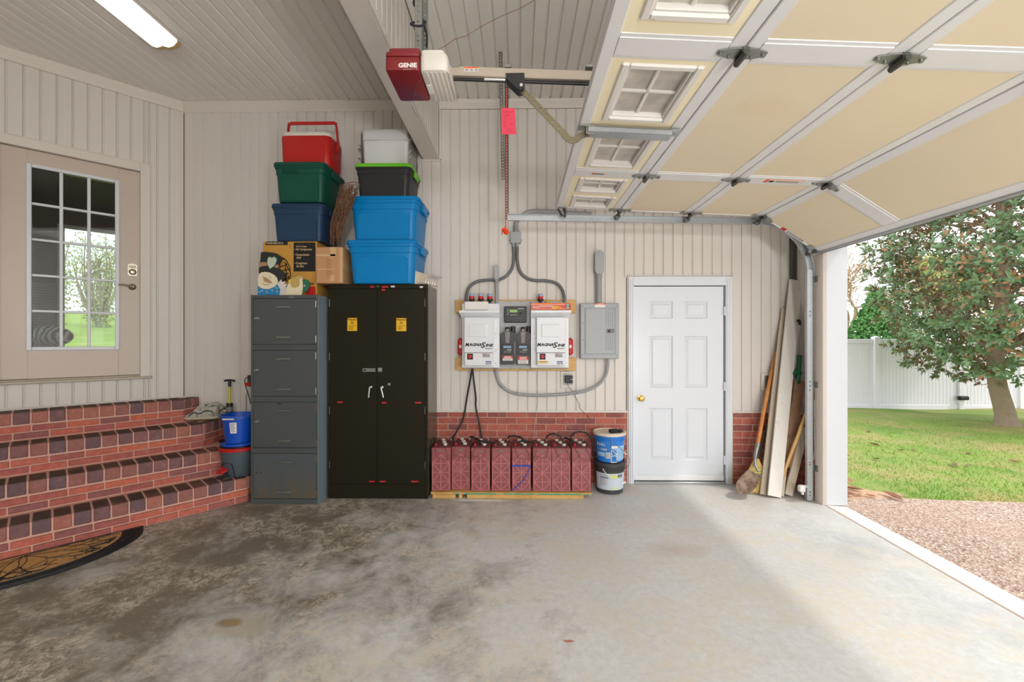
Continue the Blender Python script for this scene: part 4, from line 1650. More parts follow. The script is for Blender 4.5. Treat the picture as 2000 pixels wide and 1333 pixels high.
mb = MB()
rbox(mb, xl, xs_, YO0, YO1, zb_, zb_ + .072, .016, .008)
rbox(mb, xl, xs_, YO0, YO1, zb_ + .074, zt2, .016, .005)
rbox(mb, xl + .016, xs_, YO0 + .012, YO1, zt2 - .004, zt2 + .026, .012, .006)
mh = mb.build('motor_housing', 'maroon', op)
mb = MB()
rbox(mb, xs_ + .001, xr, YO0, YO1 + .01, zb_ - .002, zt2 - .004, .03, .014)
rbox(mb, xs_ + .001, xr - .02, YO0 + .02, YO1 - .01, zt2 - .008, zt2 + .022, .02, .008)
for i in range(6):
    xx = xs_ + .03 + i * .023
    mb.box(xx, xx + .010, YO0 + .016, YO1, zb_ - .005, zb_ + .002, .002)
mb.build('light_lens', 'lens_white', op)
p = at(796, 128, YO0)
text('GENIE', .030, 'label_white', mh, (p.x, YO0 - .001, p.z), align='CENTER', bold=.0012, sx=1.15)
MB().box(p.x - .022, p.x + .022, YO0 - .0012, YO0 - .0004, p.z - .022, p.z - .019).build('small_print', 'sticker_grey', mh, smooth=False)
mb = MB().box(xs_ + .012, xs_ + .036, YO0 + .12, YO0 + .2, zb_ - .009, zb_ - .004)
mb.build('sticker', 'label_white', op, smooth=False)
zr_ = at(1000, 143, yo).z
rl_, rr_ = at(877, 143, yo), at(1155, 153, yo)
sl = (rr_.z - rl_.z) / (rr_.x - rl_.x)
rail0 = Vector((xr - .02, yo, rl_.z - sl * .02))
rail1 = Vector((2.72, yo, rl_.z + sl * (2.72 - rl_.x)))
mat('rail_beige', (176, 164, 148), 0.45, .3, var=.08)
mb = MB().bar(rail0, rail1, .05, .052, b=.003)
rail = mb.build('rail', 'rail_beige', op, smooth=False)
off = Vector((0, -.004, -.037))
MB().tube([rail0 + off, rail1 + off], .0085, 10).build('drive_screw', 'black_plastic', rail)
c0 = at(978, 156, yo - .01)
MB().tube([at(946, 155.2, yo - .006), at(987, 156.6, yo - .006)], .011, 10).build('coupling', 'chrome', rail)
mb = MB()
for px in (891, 992, 1150):
    a = at(px, 135, yo)
    mb.box(a.x - .02, a.x + .02, yo - .03, yo + .03, a.z - .006, a.z + .008, .002)
mb.build('rail_clip', 'steel', rail, smooth=False)
a, b = at(908, 137, yo), at(935, 145, yo)
s_ = MB().box(a.x, b.x, yo - .0265, yo - .025, b.z, a.z).build('warning_sticker', 'label_white', rail, smooth=False)
MB().box(a.x, b.x, yo - .0272, yo - .0265, a.z - .008, a.z).build('sticker_band', 'label_orange', s_, smooth=False)
for i in range(3):
    MB().box(a.x + .003 + i * .026, a.x + .024 + i * .026, yo - .0272, yo - .0265, b.z + .002, a.z - .011).build('small_print', 'sticker_grey', s_, smooth=False)
# trolley
pts = [(988, 150), (1024, 149.5), (1025, 172), (1022, 180), (1014, 182), (1008, 178), (1003, 173), (990, 161)]
q = [at(x, y, yo) for x, y in pts]
mb = MB().prism([(p.x, p.z) for p in q], yo - .034, yo + .034)
tro = mb.build('trolley', 'black_plastic', op)
pv = at(1018, 174, yo)
MB().cyl((pv.x, yo - .04, pv.z), (pv.x, yo + .04, pv.z), .009, n=12).build('trolley_pin', 'chrome', tro)
mat('zinc_yellow', (118, 110, 88), 0.4, .75, var=.1)
mb = MB()
ar0, ar1 = at(1020, 176, yo), at(1107, 267, yo)
perf(mb, ar0, ar1, .034, (ar1 - ar0).cross(Vector((0, 1, 0))), .005, .05, .010)
mb.build('straight_arm', 'zinc_yellow', op, smooth=False)
br = M0 @ Vector((.06, yo, -.035))
pts = spline([at(1100, 261, yo - .006), at(1112, 272, yo - .006), at(1124, 273, yo - .006), at(1136, 264, yo - .006), br], 5)
mb = MB()
rg_ = []
for i, p in enumerate(pts):
    t_ = (pts[min(i + 1, len(pts) - 1)] - pts[max(i - 1, 0)]).normalized()
    s2_ = t_.cross(Vector((0, 1, 0))).normalized()
    rg_.append([p + s2_ * .018, p - s2_ * .018, p - s2_ * .018 + Vector((0, .005, 0)), p + s2_ * .018 + Vector((0, .005, 0))])
mb.loft(rg_)
mb.build('curved_arm', 'zinc_yellow', op, smooth=False)
# hanging straps
mb = MB()
hx1 = at(816.5, 60, 2.27).x
perf(mb, (hx1, 2.27, zt2), (hx1, 2.27, ZC), .034, (1, 0, 0), .003, .026, .009)
mb.box(hx1 + .017, hx1 + .020, 2.27, 2.30, zt2, ZC)
mb.build('hanger_strap', 'steel', op, smooth=False)
mb = MB()
hx2 = at(830, 60, 2.43).x
perf(mb, (hx2, 2.43, zt2), (hx2, 2.43, ZC), .034, (1, 0, 0), .003, .026, .009)
mb.build('hanger_strap', 'steel', op, smooth=False)
mb = MB()
loop = [at(833, 92, 2.36), at(834, 70, 2.36), at(829, 52, 2.38), at(831, 42, 2.40), at(822, 44, 2.40), at(806, 44, 2.3), at(803, 48, 2.2), at(818, 51, 2.2), at(830, 47, 2.28), at(825, 36, 2.36), at(818, 20, 2.36)]
mb.tube(spline(loop, 6), .0055, 8)
lp2 = spline([at(818, 20, 2.36), at(808, 8, 2.30), at(812, -4, 2.3), at(822, -8, 2.35), at(822, -60, 2.36)], 6)
mb.tube(lp2, .0055, 8)
mb.build('power_cord', 'black_rubber', op)
mb = MB()
mb.tube(spline([at(855, 97, 2.36), at(872, 88, 2.5), at(888, 77, 2.6), at(910, 70, 2.7), at(935, 55, 2.85), at(962, 40, 2.95), at(990, 27, 3.05), at(1020, 14, 3.12), at(1047, -2, 3.15)], 5), .0016, 5)
mat('red_wire', (132, 58, 46), .5)
mb.build('bell_wire', 'red_wire', op)
mb = MB()
mb.tube(spline([at(822, 154, 2.25), at(812, 172, 2.35), at(808, 192, 2.44), at(806, 205, 2.46), at(808, 216, 2.46), at(817, 229, 2.46)], 5), .0013, 5)
mb.build('antenna_wire', 'steel', op)

# emergency release: cord, tag and handle
mat('cord_red', (178, 38, 34), .6)
mat('tag_red', (206, 50, 78), .55, var=.03)
mat('handle_orange', (222, 66, 30), .45)
YR = yo - .012
er = thing('release_cord', 'red pull cord with a printed red tag and coiled handle', 'cord', tuple(at(988, 440, YR)))
mb = MB().tube([at(988, 172, YR), at(989.5, 212, YR), at(988, 300, YR), at(987.5, 442, YR)], .0028, 6)
mb.build('cord', 'cord_red', er)
q = [at(978.5, 211, YR - .006), at(1003, 211, YR - .006), at(1006, 215, YR - .006), at(1008.5, 263, YR - .006), at(980, 262, YR - .006)]
tg = MB().prism([(p.x, p.z) for p in q], YR - .0065, YR - .005).build('tag', 'tag_red', er, smooth=False)
mb = MB()
for (x0, y0, x1, y1) in ((982, 217, 1003, 217.6), (982, 219.5, 999, 220.1), (988, 224, 996, 226), (984, 229, 989, 229.5), (986.5, 226, 987, 246), (984, 231, 984.5, 240), (988, 231, 993, 231.6), (995, 229, 999, 229.6), (995, 233, 1001, 233.6), (995, 241, 1002, 241.6), (996, 243.5, 1003, 244.1), (986, 245, 988.5, 248), (990, 252, 998, 252.6), (990, 255, 1004, 255.6), (990, 258, 1006, 258.6)):
    p, q2 = at(x0, y0, YR - .007), at(x1, y1, YR - .007)
    mb.box(p.x, q2.x, YR - .0071, YR - .0066, q2.z, p.z)
mb.build('print', 'cord_red', tg, smooth=False)
mb = MB()
for i in range(6):
    c = at(983.5 + i * 1.5, 447 + i * 1.9, YR)
    mb.lathe([(.010, -.0035), (.0165 - abs(i - 3) * .0012, -.001), (.0165 - abs(i - 3) * .0012, .001), (.010, .0035)], c, (.45, 0, -.75), 14)
mb.build('handle', 'handle_orange', er)
mb = MB().tube(spline([at(988, 441, YR), at(983, 450, YR - .01), at(980.5, 452, YR), at(981, 459, YR)], 4), .0028, 6)
mb.build('knot', 'cord_red', er)

# ------------------------------------------------------------------ fluorescent light
fl = thing('ceiling_light', 'long lit fluorescent wrap light with yellowed end on the ceiling', 'ceiling light', (-2.88, 2.95, ZC))
fx0, fx1 = at(302, 101, 3.56).x, at(357, 98, 3.56).x
m = mat('tube_glow', (255, 250, 240), .4, emit=0.95)
mat('yellowed', (196, 168, 112), .5, var=.1)
ya_, yb_ = 2.3, 3.50
prof = [(0, 0), (.0, -.030), (.03, -.062), (.07, -.075), (.105, -.066), (.12, -.060), (.135, -.066), (.17, -.075), (.21, -.062), (.24, -.03), (.24, 0)]
sc_ = (fx1 - fx0) / .24
mb = MB()
mb.loft([[(fx0 + x * sc_, y, ZC + z) for x, z in prof] for y in (ya_, yb_)])
mb.build('diffuser', 'tube_glow', fl)
mb = MB()
mb.loft([[(fx0 + x * sc_, yb_ + .001, ZC + z) for x, z in prof], [(fx0 + x * sc_, yb_ + .03, ZC + z) for x, z in prof], [(fx0 + .12 * sc_ + (x - .12) * .9 * sc_, yb_ + .05, ZC + z * .8) for x, z in prof]])
mb.build('end_cap', 'yellowed', fl)
mb = MB().box(fx0 - .012, fx1 + .012, ya_, yb_ + .052, ZC - .012, ZC - .001, .002)
mb.build('base_plate', 'cream_trim', fl, smooth=False)
# ------------------------------------------------------------------ grey filing cabinet
mat('cab_grey', (78, 82, 82), 0.42, spec=.3, var=0.05, scale=90, bump=0.06, bsc=220)
m = bpy.data.materials.new('cab_rust')
m.use_nodes = True
k = NT(m)
sp = k.new('SeparateXYZ')
k.link(k.pos(), sp.inputs[0])
low = k.ramp(sp.outputs[2], 0.06, 0.36, (1, 1, 1, 1), (0, 0, 0, 1))
mp = k.new('VectorMath', operation='MULTIPLY')
k.link(k.pos(), mp.inputs[0])
mp.inputs[1].default_value = (26, 26, 3.5)
rust = k.math('MULTIPLY', k.ramp(k.noise(1.0, 6, 0.7, vec=mp.outputs[0]), .38, .62), low)
base = k.mix(k.noise(90), lin((76, 82, 84)), lin((84, 90, 93)))
k.link(k.mix(k.math('MULTIPLY', rust, .8), base, lin((104, 88, 58))), k.b.inputs['Base Color'])
k.b.inputs['Roughness'].default_value = .45
k.b.inputs['Specular IOR Level'].default_value = .3
MATS['cab_rust'] = m
mat('rust', (122, 80, 50), 0.8, var=0.25, scale=40)
YFC = 3.835
fxa, fxb = at(489.5, 780, YFC).x, at(620.5, 780, YFC).x
FZ = 1.886
fc = thing('filing_cabinet', 'tall grey steel filing cabinet with four doors beside the brick steps', 'cabinet', ((fxa + fxb) / 2, YFC + .2, 0))
mb = MB()
mb.box(fxa, fxb, YFC + .016, 4.30, .0, FZ, .004)
pyr = [(583.5, 673.5), (684.6, 775), (785.7, 875.4), (886.4, 975.5)]
dxa, dxb = at(494, 700, YFC).x, at(616.5, 700, YFC).x
zz = [(at(555, b, YFC).z, at(555, a, YFC).z) for a, b in pyr]
edges = [0.0] + [v for p in zz[::-1] for v in p] + [FZ]
mb.box(fxa, dxa - .003, YFC, YFC + .02, 0, FZ, .003)
mb.box(dxb + .003, fxb, YFC, YFC + .02, 0, FZ, .003)
for a, b in zip(edges[0::2], edges[1::2]): mb.box(dxa - .004, dxb + .004, YFC, YFC + .02, a + .002, b - .002, .002)
mb.build('body', 'cab_grey', fc, smooth=False)
mat('cab_blue_lit', (116, 130, 136), .4)  # bluish side paint with daylight from the opening put into its colour
MB().box(fxb, fxb + .003, YFC + .004, 4.298, .002, FZ - .002).build('lit_side_panel', 'cab_blue_lit', fc, smooth=False)
mb = MB()
for i in range(12):
    mb.cyl((fxb - .001, YFC + .03, .1 + i * .155), (fxb + .006, YFC + .03, .1 + i * .155), .004, n=6)
mb.build('rivets', 'screw', fc)
for i, (a, b) in enumerate(zz):
    dm = 'cab_rust' if i == 3 else 'cab_grey'
    d_ = MB().box(dxa, dxb, YFC + .002, YFC + .015, a + .003, b - .003, .003).build('door', dm, fc, smooth=False)
    hx0, hx1 = at(541, 700, YFC).x, at(569, 700, YFC).x
    for z in (b - .075, a + .068):
        h = MB().box(hx0, hx1, YFC - .012, YFC + .002, z - .004, z + .004, .003)
        h.box(hx0, hx1, YFC - .013, YFC - .009, z - .009, z + .004, .002)
        h.build('handle', 'steel', d_)
    if i < 3:
        kx = at(503.5, 628, YFC).x
        kz = (a + b) / 2 + .03
        h = MB().lathe([(.012, 0), (.012, .006), (.010, .008), (.012, .018), (.010, .024), (.003, .025)], (kx, YFC + .002, kz), (0, -1, 0), 16)
        h.build('lock_knob', 'chrome', d_)
        MB().lathe([(.006, 0), (.006, .004)], (kx - .03, YFC + .001, kz - .004), (0, -1, 0), 10).build('keyhole', 'chrome', d_)
    else:
        for dx, dz in ((.026, .035), (.032, .03), (.07, .03)):
            MB().lathe([(.005, 0), (.005, .002)], (dxa + dx, YFC + .0025, (a + b) / 2 + dz), (0, -1, 0), 8).build('screw_hole', 'dark_line', d_)
    for z in (b - .05, a + .05):
        MB().cyl((dxb + .001, YFC + .0, z - .03), (dxb + .001, YFC + .0, z + .03), .005, n=8).build('hinge', 'rust' if i > 1 else 'steel', d_)
p = at(541, 789.5, YFC)
MB().box(p.x, p.x + .045, YFC - .001, YFC + .003, zz[2][1] - .020, zz[2][1] - .011).build('card_slot', 'dark_line', fc, smooth=False)
p = at(564, 579, YFC)
MB().box(p.x, p.x + .045, YFC - .002, YFC, FZ - .027, FZ - .017).build('name_plate', 'steel', fc, smooth=False)

# ------------------------------------------------------------------ dark green storage cabinet
mat('cab_olive', (36, 33, 22), 0.34, spec=.2, var=0.06, scale=70, bump=0.04, bsc=240)
mat('cab_olive_lit', (88, 80, 64), 0.26, var=0.08, scale=12)  # olive lightened: daylight and gloss on the cabinet side put into the colour
YDC = 3.985
X0, X1, ZD = -1.778, -.846, 2.0
dc = thing('storage_cabinet', 'tall dark olive two-door steel cabinet with yellow warning labels', 'cabinet', ((X0 + X1) / 2, 4.2, 0))
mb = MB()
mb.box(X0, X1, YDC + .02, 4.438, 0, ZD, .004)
mb.build('body', 'cab_olive_lit', dc, smooth=False)
dz0, dz1 = .135, at(740, 565, YDC).z
mb = MB()
mb.box(X0, X1, YDC, YDC + .022, dz1 + .003, ZD, .003)
mb.box(X0, at(643.5, 700, YDC).x - .003, YDC, YDC + .022, 0, dz1, .003)
mb.box(at(830, 700, YDC).x + .003, X1, YDC, YDC + .022, 0, dz1, .003)
mb.box(X0 + .01, X1 - .01, YDC + .004, YDC + .022, 0, dz0 - .003, .002)
mb.build('frame', 'cab_olive', dc, smooth=False)
for (a, b, sd_) in ((643.5, 735.6, -1), (736.4, 830, 1)):
    xa, xb = at(a, 700, YDC).x, at(b, 700, YDC).x
    d_ = MB().box(xa, xb, YDC + .001, YDC + .018, dz0, dz1, .003).build('door', 'cab_olive', dc, smooth=False)
    xh = xa if sd_ < 0 else xb
    for py in (592, 697, 802, 908):
        z = at(700, py, YDC).z
        MB().cyl((xh, YDC - .002, z - .035), (xh, YDC - .002, z + .035), .005, n=8).build('hinge', 'dark_steel', d_)
    if sd_ < 0:
        p, q = at(724.5, 756, YDC), at(722.5, 776, YDC)
        tr_ = ((659, 669, 786), (721, 731.5, 941))
    else:
        p, q = at(746.5, 756, YDC), at(751, 776, YDC)
        tr_ = ((745.5, 755, 787), (811, 823, 787), (742, 753, 941), (803.5, 817, 941))
    h = MB().cyl((p.x + .012, YDC + .002, p.z), (p.x + .012, YDC - .035, p.z), .011, n=12)
    h.tube([(p.x + .014, YDC - .034, p.z + .004), (p.x, YDC - .036, p.z), (q.x, YDC - .036, q.z)], [.010, .011, .009], 10)
    h.build('handle', 'chrome', d_)
    if sd_ > 0:
        p = at(760, 751, YDC)
        MB().lathe([(.016, 0), (.016, .004), (.013, .008), (.004, .009)], (p.x, YDC + .002, p.z), (0, -1, 0), 16).build('key_lock', 'chrome', d_)
    for (u, v_, y) in tr_:
        p, q = at(u, y - 1.3, YDC), at(v_, y + 1.3, YDC)
        s_ = MB().box(p.x, q.x, YDC - .0005, YDC + .001, q.z, p.z).build('red_label', 'label_red', d_, smooth=False)
    # printed yellow warning label
    u0, u1, v0, v1 = (678.5, 697.5, 621.5, 646.8) if sd_ < 0 else (774, 793.5, 621.8, 647.2)
    p, q = at(u0, v0, YDC), at(u1, v1, YDC)
    lb = MB().box(p.x, q.x, YDC - .0008, YDC + .001, q.z, p.z).build('warning_label', 'label_yellow', d_, smooth=False)
    cx = (p.x + q.x) / 2
    text('Warning', .026, 'ink_brown', lb, (cx, YDC - .0012, p.z - .015), align='CENTER', bold=.0008)
    rr_ = MB()
    for r0, r1 in ((.0115, .014), (.003, .006)):
        n = 18
        rr_.loft([[(cx + r * math.cos(2 * math.pi * i / n), YDC - y, p.z - .043 + r * math.sin(2 * math.pi * i / n)) for i in range(n)] for r, y in ((r0, .0008), (r0, .0014), (r1, .0014), (r1, .0008))], False, False)
    rr_.box(cx - .011, cx + .011, YDC - .0014, YDC - .0008, p.z - .0445, p.z - .0415)
    for i, (l_, z_) in enumerate(((.066, .068), (.05, .080), (.038, .088), (.046, .096), (.04, .104))):
        rr_.box(cx - .033, cx - .033 + l_, YDC - .0014, YDC - .0008, p.z - z_ - .003, p.z - z_)
    rr_.build('print', 'ink_brown', lb, smooth=False)
p = at(708, 719.5, YDC); q = at(733.5, 727, YDC)
hp = MB().box(p.x, q.x, YDC - .008, YDC - .001, q.z, p.z, .003)
hp.box(q.x - .018, q.x + .001, YDC - .012, YDC - .001, q.z, p.z, .002)
hp = hp.build('hasp', 'steel', dc)
a, b = at(710.5, 722, YDC), at(715.5, 724.5, YDC)
MB().box(a.x, b.x, YDC - .0088, YDC - .0075, b.z, a.z).build('slot', 'dark_line', hp, smooth=False)
p = at(737.5, 718.5, YDC); q = at(746.5, 727, YDC)
MB().box(p.x, q.x, YDC - .004, YDC + .001, q.z, p.z, .001).lathe([(.012, 0), (.012, .012), (.006, .014)], ((p.x + q.x) / 2, YDC - .004, (p.z + q.z) / 2), (0, -1, 0), 12).build('hasp_staple', 'steel', dc)
for (u, v_, y, m_) in ((723, 731, 560.5, 'label_red'), (746, 758, 560.5, 'label_red'), (763.5, 771, 560, 'label_white'), (820, 826, 561, 'label_white'), (745, 752, 566.5, 'label_red')):
    p, q = at(u, y - 1.6, YDC), at(v_, y + 1.6, YDC)
    MB().box(p.x, q.x, YDC - .001, YDC + .001, q.z, p.z).build('label_strip', m_, dc, smooth=False)
p = at(738, 560, YDC)
MB().prism([(p.x - .02, p.z - .006), (p.x + .02, p.z - .006), (p.x + .012, p.z + .004), (p.x, p.z + .011), (p.x - .012, p.z + .004)], YDC - .003, YDC).build('badge', 'dark_steel', dc, smooth=False)

# ------------------------------------------------------------------ storage totes and coolers on top
def tote(name, label, px0, px1, Y0, depth, z0, z1, bm_, lm_, rz=0.0, group=None, ridge=True, lip=.02, r=.05, emboss=None):
    xa, xb = at(px0, 400, Y0).x, at(px1, 400, Y0).x
    W, D, H = xb - xa, depth, z1 - z0
    cx, cy_ = (xa + xb) / 2, Y0 + D / 2
    t = thing(name, label, 'tote', (cx, cy_, z0), rz, group)
    xf = Matrix.Translation((cx, cy_, z0)) @ Matrix.Rotation(rz, 4, 'Z')
    mb = MB(xf)
    sect = [(0.0, .84), (.012, .855), (H * .70, .915), (H * .705, .935), (H * .84, .945), (H * .845, .97), (H - .035, .972)]
    mb.loft([[(x, y, z) for x, y in rrect(W * s_, D * s_, r * s_, 4)] for z, s_ in sect])
    body = mb.build('body', bm_, t)
    mb = MB(xf)
    mb.loft([[(x, y, z) for x, y in rrect(W * s_, D * s_, r, 4)] for z, s_ in ((H - .035, .985), (H - .036, 1.0), (H - .012, 1.0), (H - .004, .985), (H - .004, .93), (H - .012, .92), (H - .012, .5))])
    mb.build('lid', lm_, t)
    # raised lower panel on the front and end handles
    pb = MB(xf)
    yb0, yb1 = -D * .855 / 2, -D * .915 / 2
    hw = W * .36
    z_a, z_b = H * .03, H * .62
    rc_ = .035
    pts = [(-hw, z_a), (hw, z_a), (hw, z_b - rc_), (hw - rc_ * .3, z_b - rc_ * .3), (hw - rc_, z_b), (-hw + rc_, z_b), (-hw + rc_ * .3, z_b - rc_ * .3), (-hw, z_b - rc_)]
    yy = lambda z: yb0 + (yb1 - yb0) * z / (H * .7)
    pb.loft([[(x, yy(z) + .004, z) for x, z in pts], [(x * .985, yy(z) - .006, z_a + (z - z_a) * .985) for x, z in pts]])
    pb.build('front_panel', bm_, t)
    for s_ in (-1, 1):
        MB(xf).box(s_ * W * .47, s_ * (W * .5 + lip * .4), -D * .18, D * .18, H * .74, H - .034, .008).build('handle', lm_, t)
    if emboss:
        text(emboss, .052, bm_, body, xf @ Vector((-W * .16, -D * .945 / 2 - .0005, H * .775)), align='CENTER', bold=.001, ext=.004)
    return t, W, D


mat('navy', (38, 64, 92), 0.45, spec=.25, var=0.04)
mat('tote_green', (16, 78, 62), 0.42, spec=.25, var=0.04)
mat('tote_blue', (0, 124, 188), 0.36, spec=.25, var=0.03)
mat('tote_black', (44, 44, 46), 0.4, spec=.3, var=0.05)
mat('lime', (104, 190, 34), 0.4)
mat('cooler_red', (182, 34, 30), 0.4, spec=.3, var=0.03)
mat('cooler_white', (216, 208, 196), 0.4)
mat('foam', (226, 224, 220), 0.8, var=0.02)
CBZ = 2.412
tote('storage_tote', 'navy blue lidded tote on the air compressor box', 526, 632, 3.985, .42, CBZ + .001, 2.762, 'navy', 'navy', 0, 'stacked storage totes')
tote('storage_tote', 'dark green lidded tote between the navy tote and red cooler', 530, 634, 3.92, .50, 2.763, 3.122, 'tote_green', 'tote_green', 0, 'stacked storage totes', emboss='inuctics')
tote('storage_tote', 'lower bright blue lidded tote standing on the olive cabinet', 673, 815, 3.90, .53, ZD + .001, 2.398, 'tote_blue', 'tote_blue', 0, 'stacked storage totes', r=.06)
tote('storage_tote', 'upper bright blue lidded tote below the black tote', 678, 818, 3.91, .52, 2.399, 2.802, 'tote_blue', 'tote_blue', 0, 'stacked storage totes', r=.06)
tote('storage_tote', 'black tote with a lime green lid under the foam cooler', 690, 803, 3.98, .43, 2.803, 3.130, 'tote_black', 'lime', 0, 'stacked storage totes')

# red cooler with a swing handle
xa, xb = at(546, 300, 4.0).x, at(644, 300, 4.0).x
cx, W, D = (xa + xb) / 2, xb - xa, .31
z0 = 3.123
co = thing('picnic_cooler', 'red picnic cooler with white lid topping the left stack', 'cooler', (cx, 4.0 + D / 2, z0))
xf = Matrix.Translation((cx, 4.0 + D / 2, z0))
mb = MB(xf)
mb.loft([[(x, y, z) for x, y in rrect(W * s_, D * s_, .05, 4)] for z, s_ in ((0, .93), (.012, .96), (.13, .98), (.265, 1.0), (.275, .99))])
mb.build('body', 'cooler_red', co)
mb = MB(xf)
mb.loft([[(x, y, z) for x, y in rrect(W * s_, D * s_, .05, 4)] for z, s_ in ((.272, .975), (.276, .985), (.306, .975), (.313, .95), (.314, .4))])
mb.box(-.04, .045, -D / 2 - .002, -D / 2 + .03, .292, .303, .004)
mb.build('lid', 'cooler_white', co)
mb = MB(xf)
hp_ = [(-W / 2 - .006, 0, .20), (-W / 2 - .012, 0, .28), (-W / 2 + .004, 0, .452), (-W / 2 + .02, 0, .468), (W / 2 - .02, 0, .468), (W / 2 - .004, 0, .452), (W / 2 + .012, 0, .28), (W / 2 + .006, 0, .20)]
for a, b in zip(hp_, hp_[1:]): mb.bar(a if a[2] > .3 else a, b, .030, .014, up=(0, 1, 0) if abs(a[2] - b[2]) < .02 else (1, 0, 0), b=.003)
mb.build('handle', 'red_plastic', co)
for s_ in (-1, 1):
    MB(xf).lathe([(.028, 0), (.028, .008), (.02, .012)], (s_ * W / 2, 0, .2), (s_, 0, 0), 14).build('pivot', 'red_plastic', co)

# white foam cooler in plastic
xa, xb = at(706, 300, 4.02).x, at(797, 300, 4.02).x
cx, W, D = (xa + xb) / 2, xb - xa, .36
z0 = 3.131
fo = thing('foam_cooler', 'white foam cooler wrapped in clear film under the ceiling beam', 'cooler', (cx, 4.02 + D / 2, z0))
xf = Matrix.Translation((cx, 4.02 + D / 2, z0))
mb = MB(xf)
mb.loft([[(x, y, z) for x, y in rrect(W * s_, D * s_, .035, 4)] for z, s_ in ((0, .93), (.01, .945), (.225, .985), (.228, .99))])
mb.build('body', 'foam', fo)
mb = MB(xf)
mb.loft([[(x, y, z) for x, y in rrect(W * s_, D * s_, .035, 4)] for z, s_ in ((.230, 1.0), (.318, 1.0), (.332, .97), (.333, .4))])
mb.build('lid', 'foam', fo)
fm = glass('film', tint=(252, 252, 252), rough=.12, dirt=.01)
mb = MB(xf)
rf = random.Random(4)
rings = []
for z in (.004, .06, .12, .18, .24, .30, .325):
    rings.append([(x + rf.uniform(-.004, .006) * (1 if x > 0 else -1), y - abs(rf.uniform(0, .006)), z) for x, y in rrect(W * 1.02 + .01, D * 1.03 + .012, .04, 4)])
mb.loft(rings, False, False)
for i in range(10):
    s_ = -1 if i < 5 else 1
    p0 = Vector((s_ * W * .51, -D * .5, .03 + .03 * i % .2))
    mb.add([p0, p0 + Vector((s_ * .03, -.01, .02 + .01 * (i % 3))), p0 + Vector((s_ * .012, .02, .05))], [(0, 1, 2)])
mb.build('plastic_film', 'film', fo, smooth=False)

# air compressor carton
mat('carton', (196, 146, 60), 0.75, var=0.06, scale=5)
mat('carton_plain', (186, 140, 98), 0.75, var=0.06, scale=5)
mat('tape', (206, 170, 130), 0.25, var=0.05)
YCB = 4.03
xa, xb = at(513.5, 520, YCB).x, at(619, 520, YCB).x
ac = thing('cardboard_box', 'tan air compressor carton with a black text panel', 'box', ((xa + xb) / 2, YCB + .19, FZ))
MB().box(xa, xb, YCB, YCB + .37, FZ + .001, CBZ, .004).build('carton', 'carton', ac, smooth=False)
a, b = at(573.5, 474, YCB), at(616, 530.5, YCB)
bp = MB().box(a.x, b.x, YCB - .001, YCB, b.z, a.z).build('black_panel', 'ink_black', ac, smooth=False)
for s_, px, py, sz in (('2.0 HP* 4.0 Gallon', 578.5, 482, .017), ('\u2022 Air Compressor', 575, 487.5, .030), ('\u2022 Compresseur', 575, 498, .030), ('d\'Air', 579, 504, .030), ('\u2022 Compresor', 575, 514.5, .030), ('de Aire', 579, 520.5, .030)):
    p = at(px, py, YCB)
    text(s_, sz, 'ink_tan', bp, (p.x, YCB - .0016, p.z), bold=.0006, sx=.78)
a, b = at(518, 472, YCB), at(562, 479, YCB)
bp = MB().prism([(a.x, b.z), (b.x, b.z), (b.x, a.z), (a.x + .012, a.z)], YCB - .001, YCB).build('black_band', 'ink_black', ac, smooth=False)
p = at(520.5, 475.6, YCB)
text('PNEUMATICS', .026, 'ink_tan', bp, (p.x, YCB - .0016, p.z), bold=.0005, shear=.25, sx=1.02)
p = at(566.5, 480, YCB)
MB().box(p.x - .002, p.x + .002, YCB - .001, YCB, p.z - .03, p.z + .02).build('print_mark', 'ink_brown', ac, smooth=False)
# line drawing of a motor
mb = MB()
for (pts) in ([(552, 503), (560, 510), (566, 522), (567.5, 537), (565, 549)], [(556, 512), (566, 530)], [(545, 522), (552, 520), (559, 518)], [(548, 530), (556, 528), (565, 527)], [(555, 536), (564, 534)], [(553, 548), (560, 545), (565, 543)], [(550, 552), (558, 550), (565, 548)], [(557, 520), (560, 536), (558, 548)]):
    q = [at(x, y, YCB) for x, y in pts]
    for c, d_ in zip(q, q[1:]):
        mb.bar((c.x, YCB - .0005, c.z), (d_.x, YCB - .0005, d_.z), .009, .001, up=(0, 1, 0))
for (x, y, w_, h_) in ((553, 506, 4, 2), (558, 515, 3, 4), (562, 539, 3, 3), (548, 540, 5, 4)):
    p = at(x, y, YCB)
    mb.box(p.x, p.x + w_ * .0048, YCB - .001, YCB, p.z - h_ * .0048, p.z)
mb.build('printed_drawing', 'ink_black', ac, smooth=False)
a, b = at(598, 560, YCB), at(616, 567, YCB)
rb = MB().box(a.x, b.x, YCB - .001, YCB, FZ + .002, a.z).build('red_patch', 'label_red', ac, smooth=False)
p = at(603, 555, YCB)
text('400', .034, 'ink_black', ac, (p.x, YCB - .0012, p.z), bold=.0005)

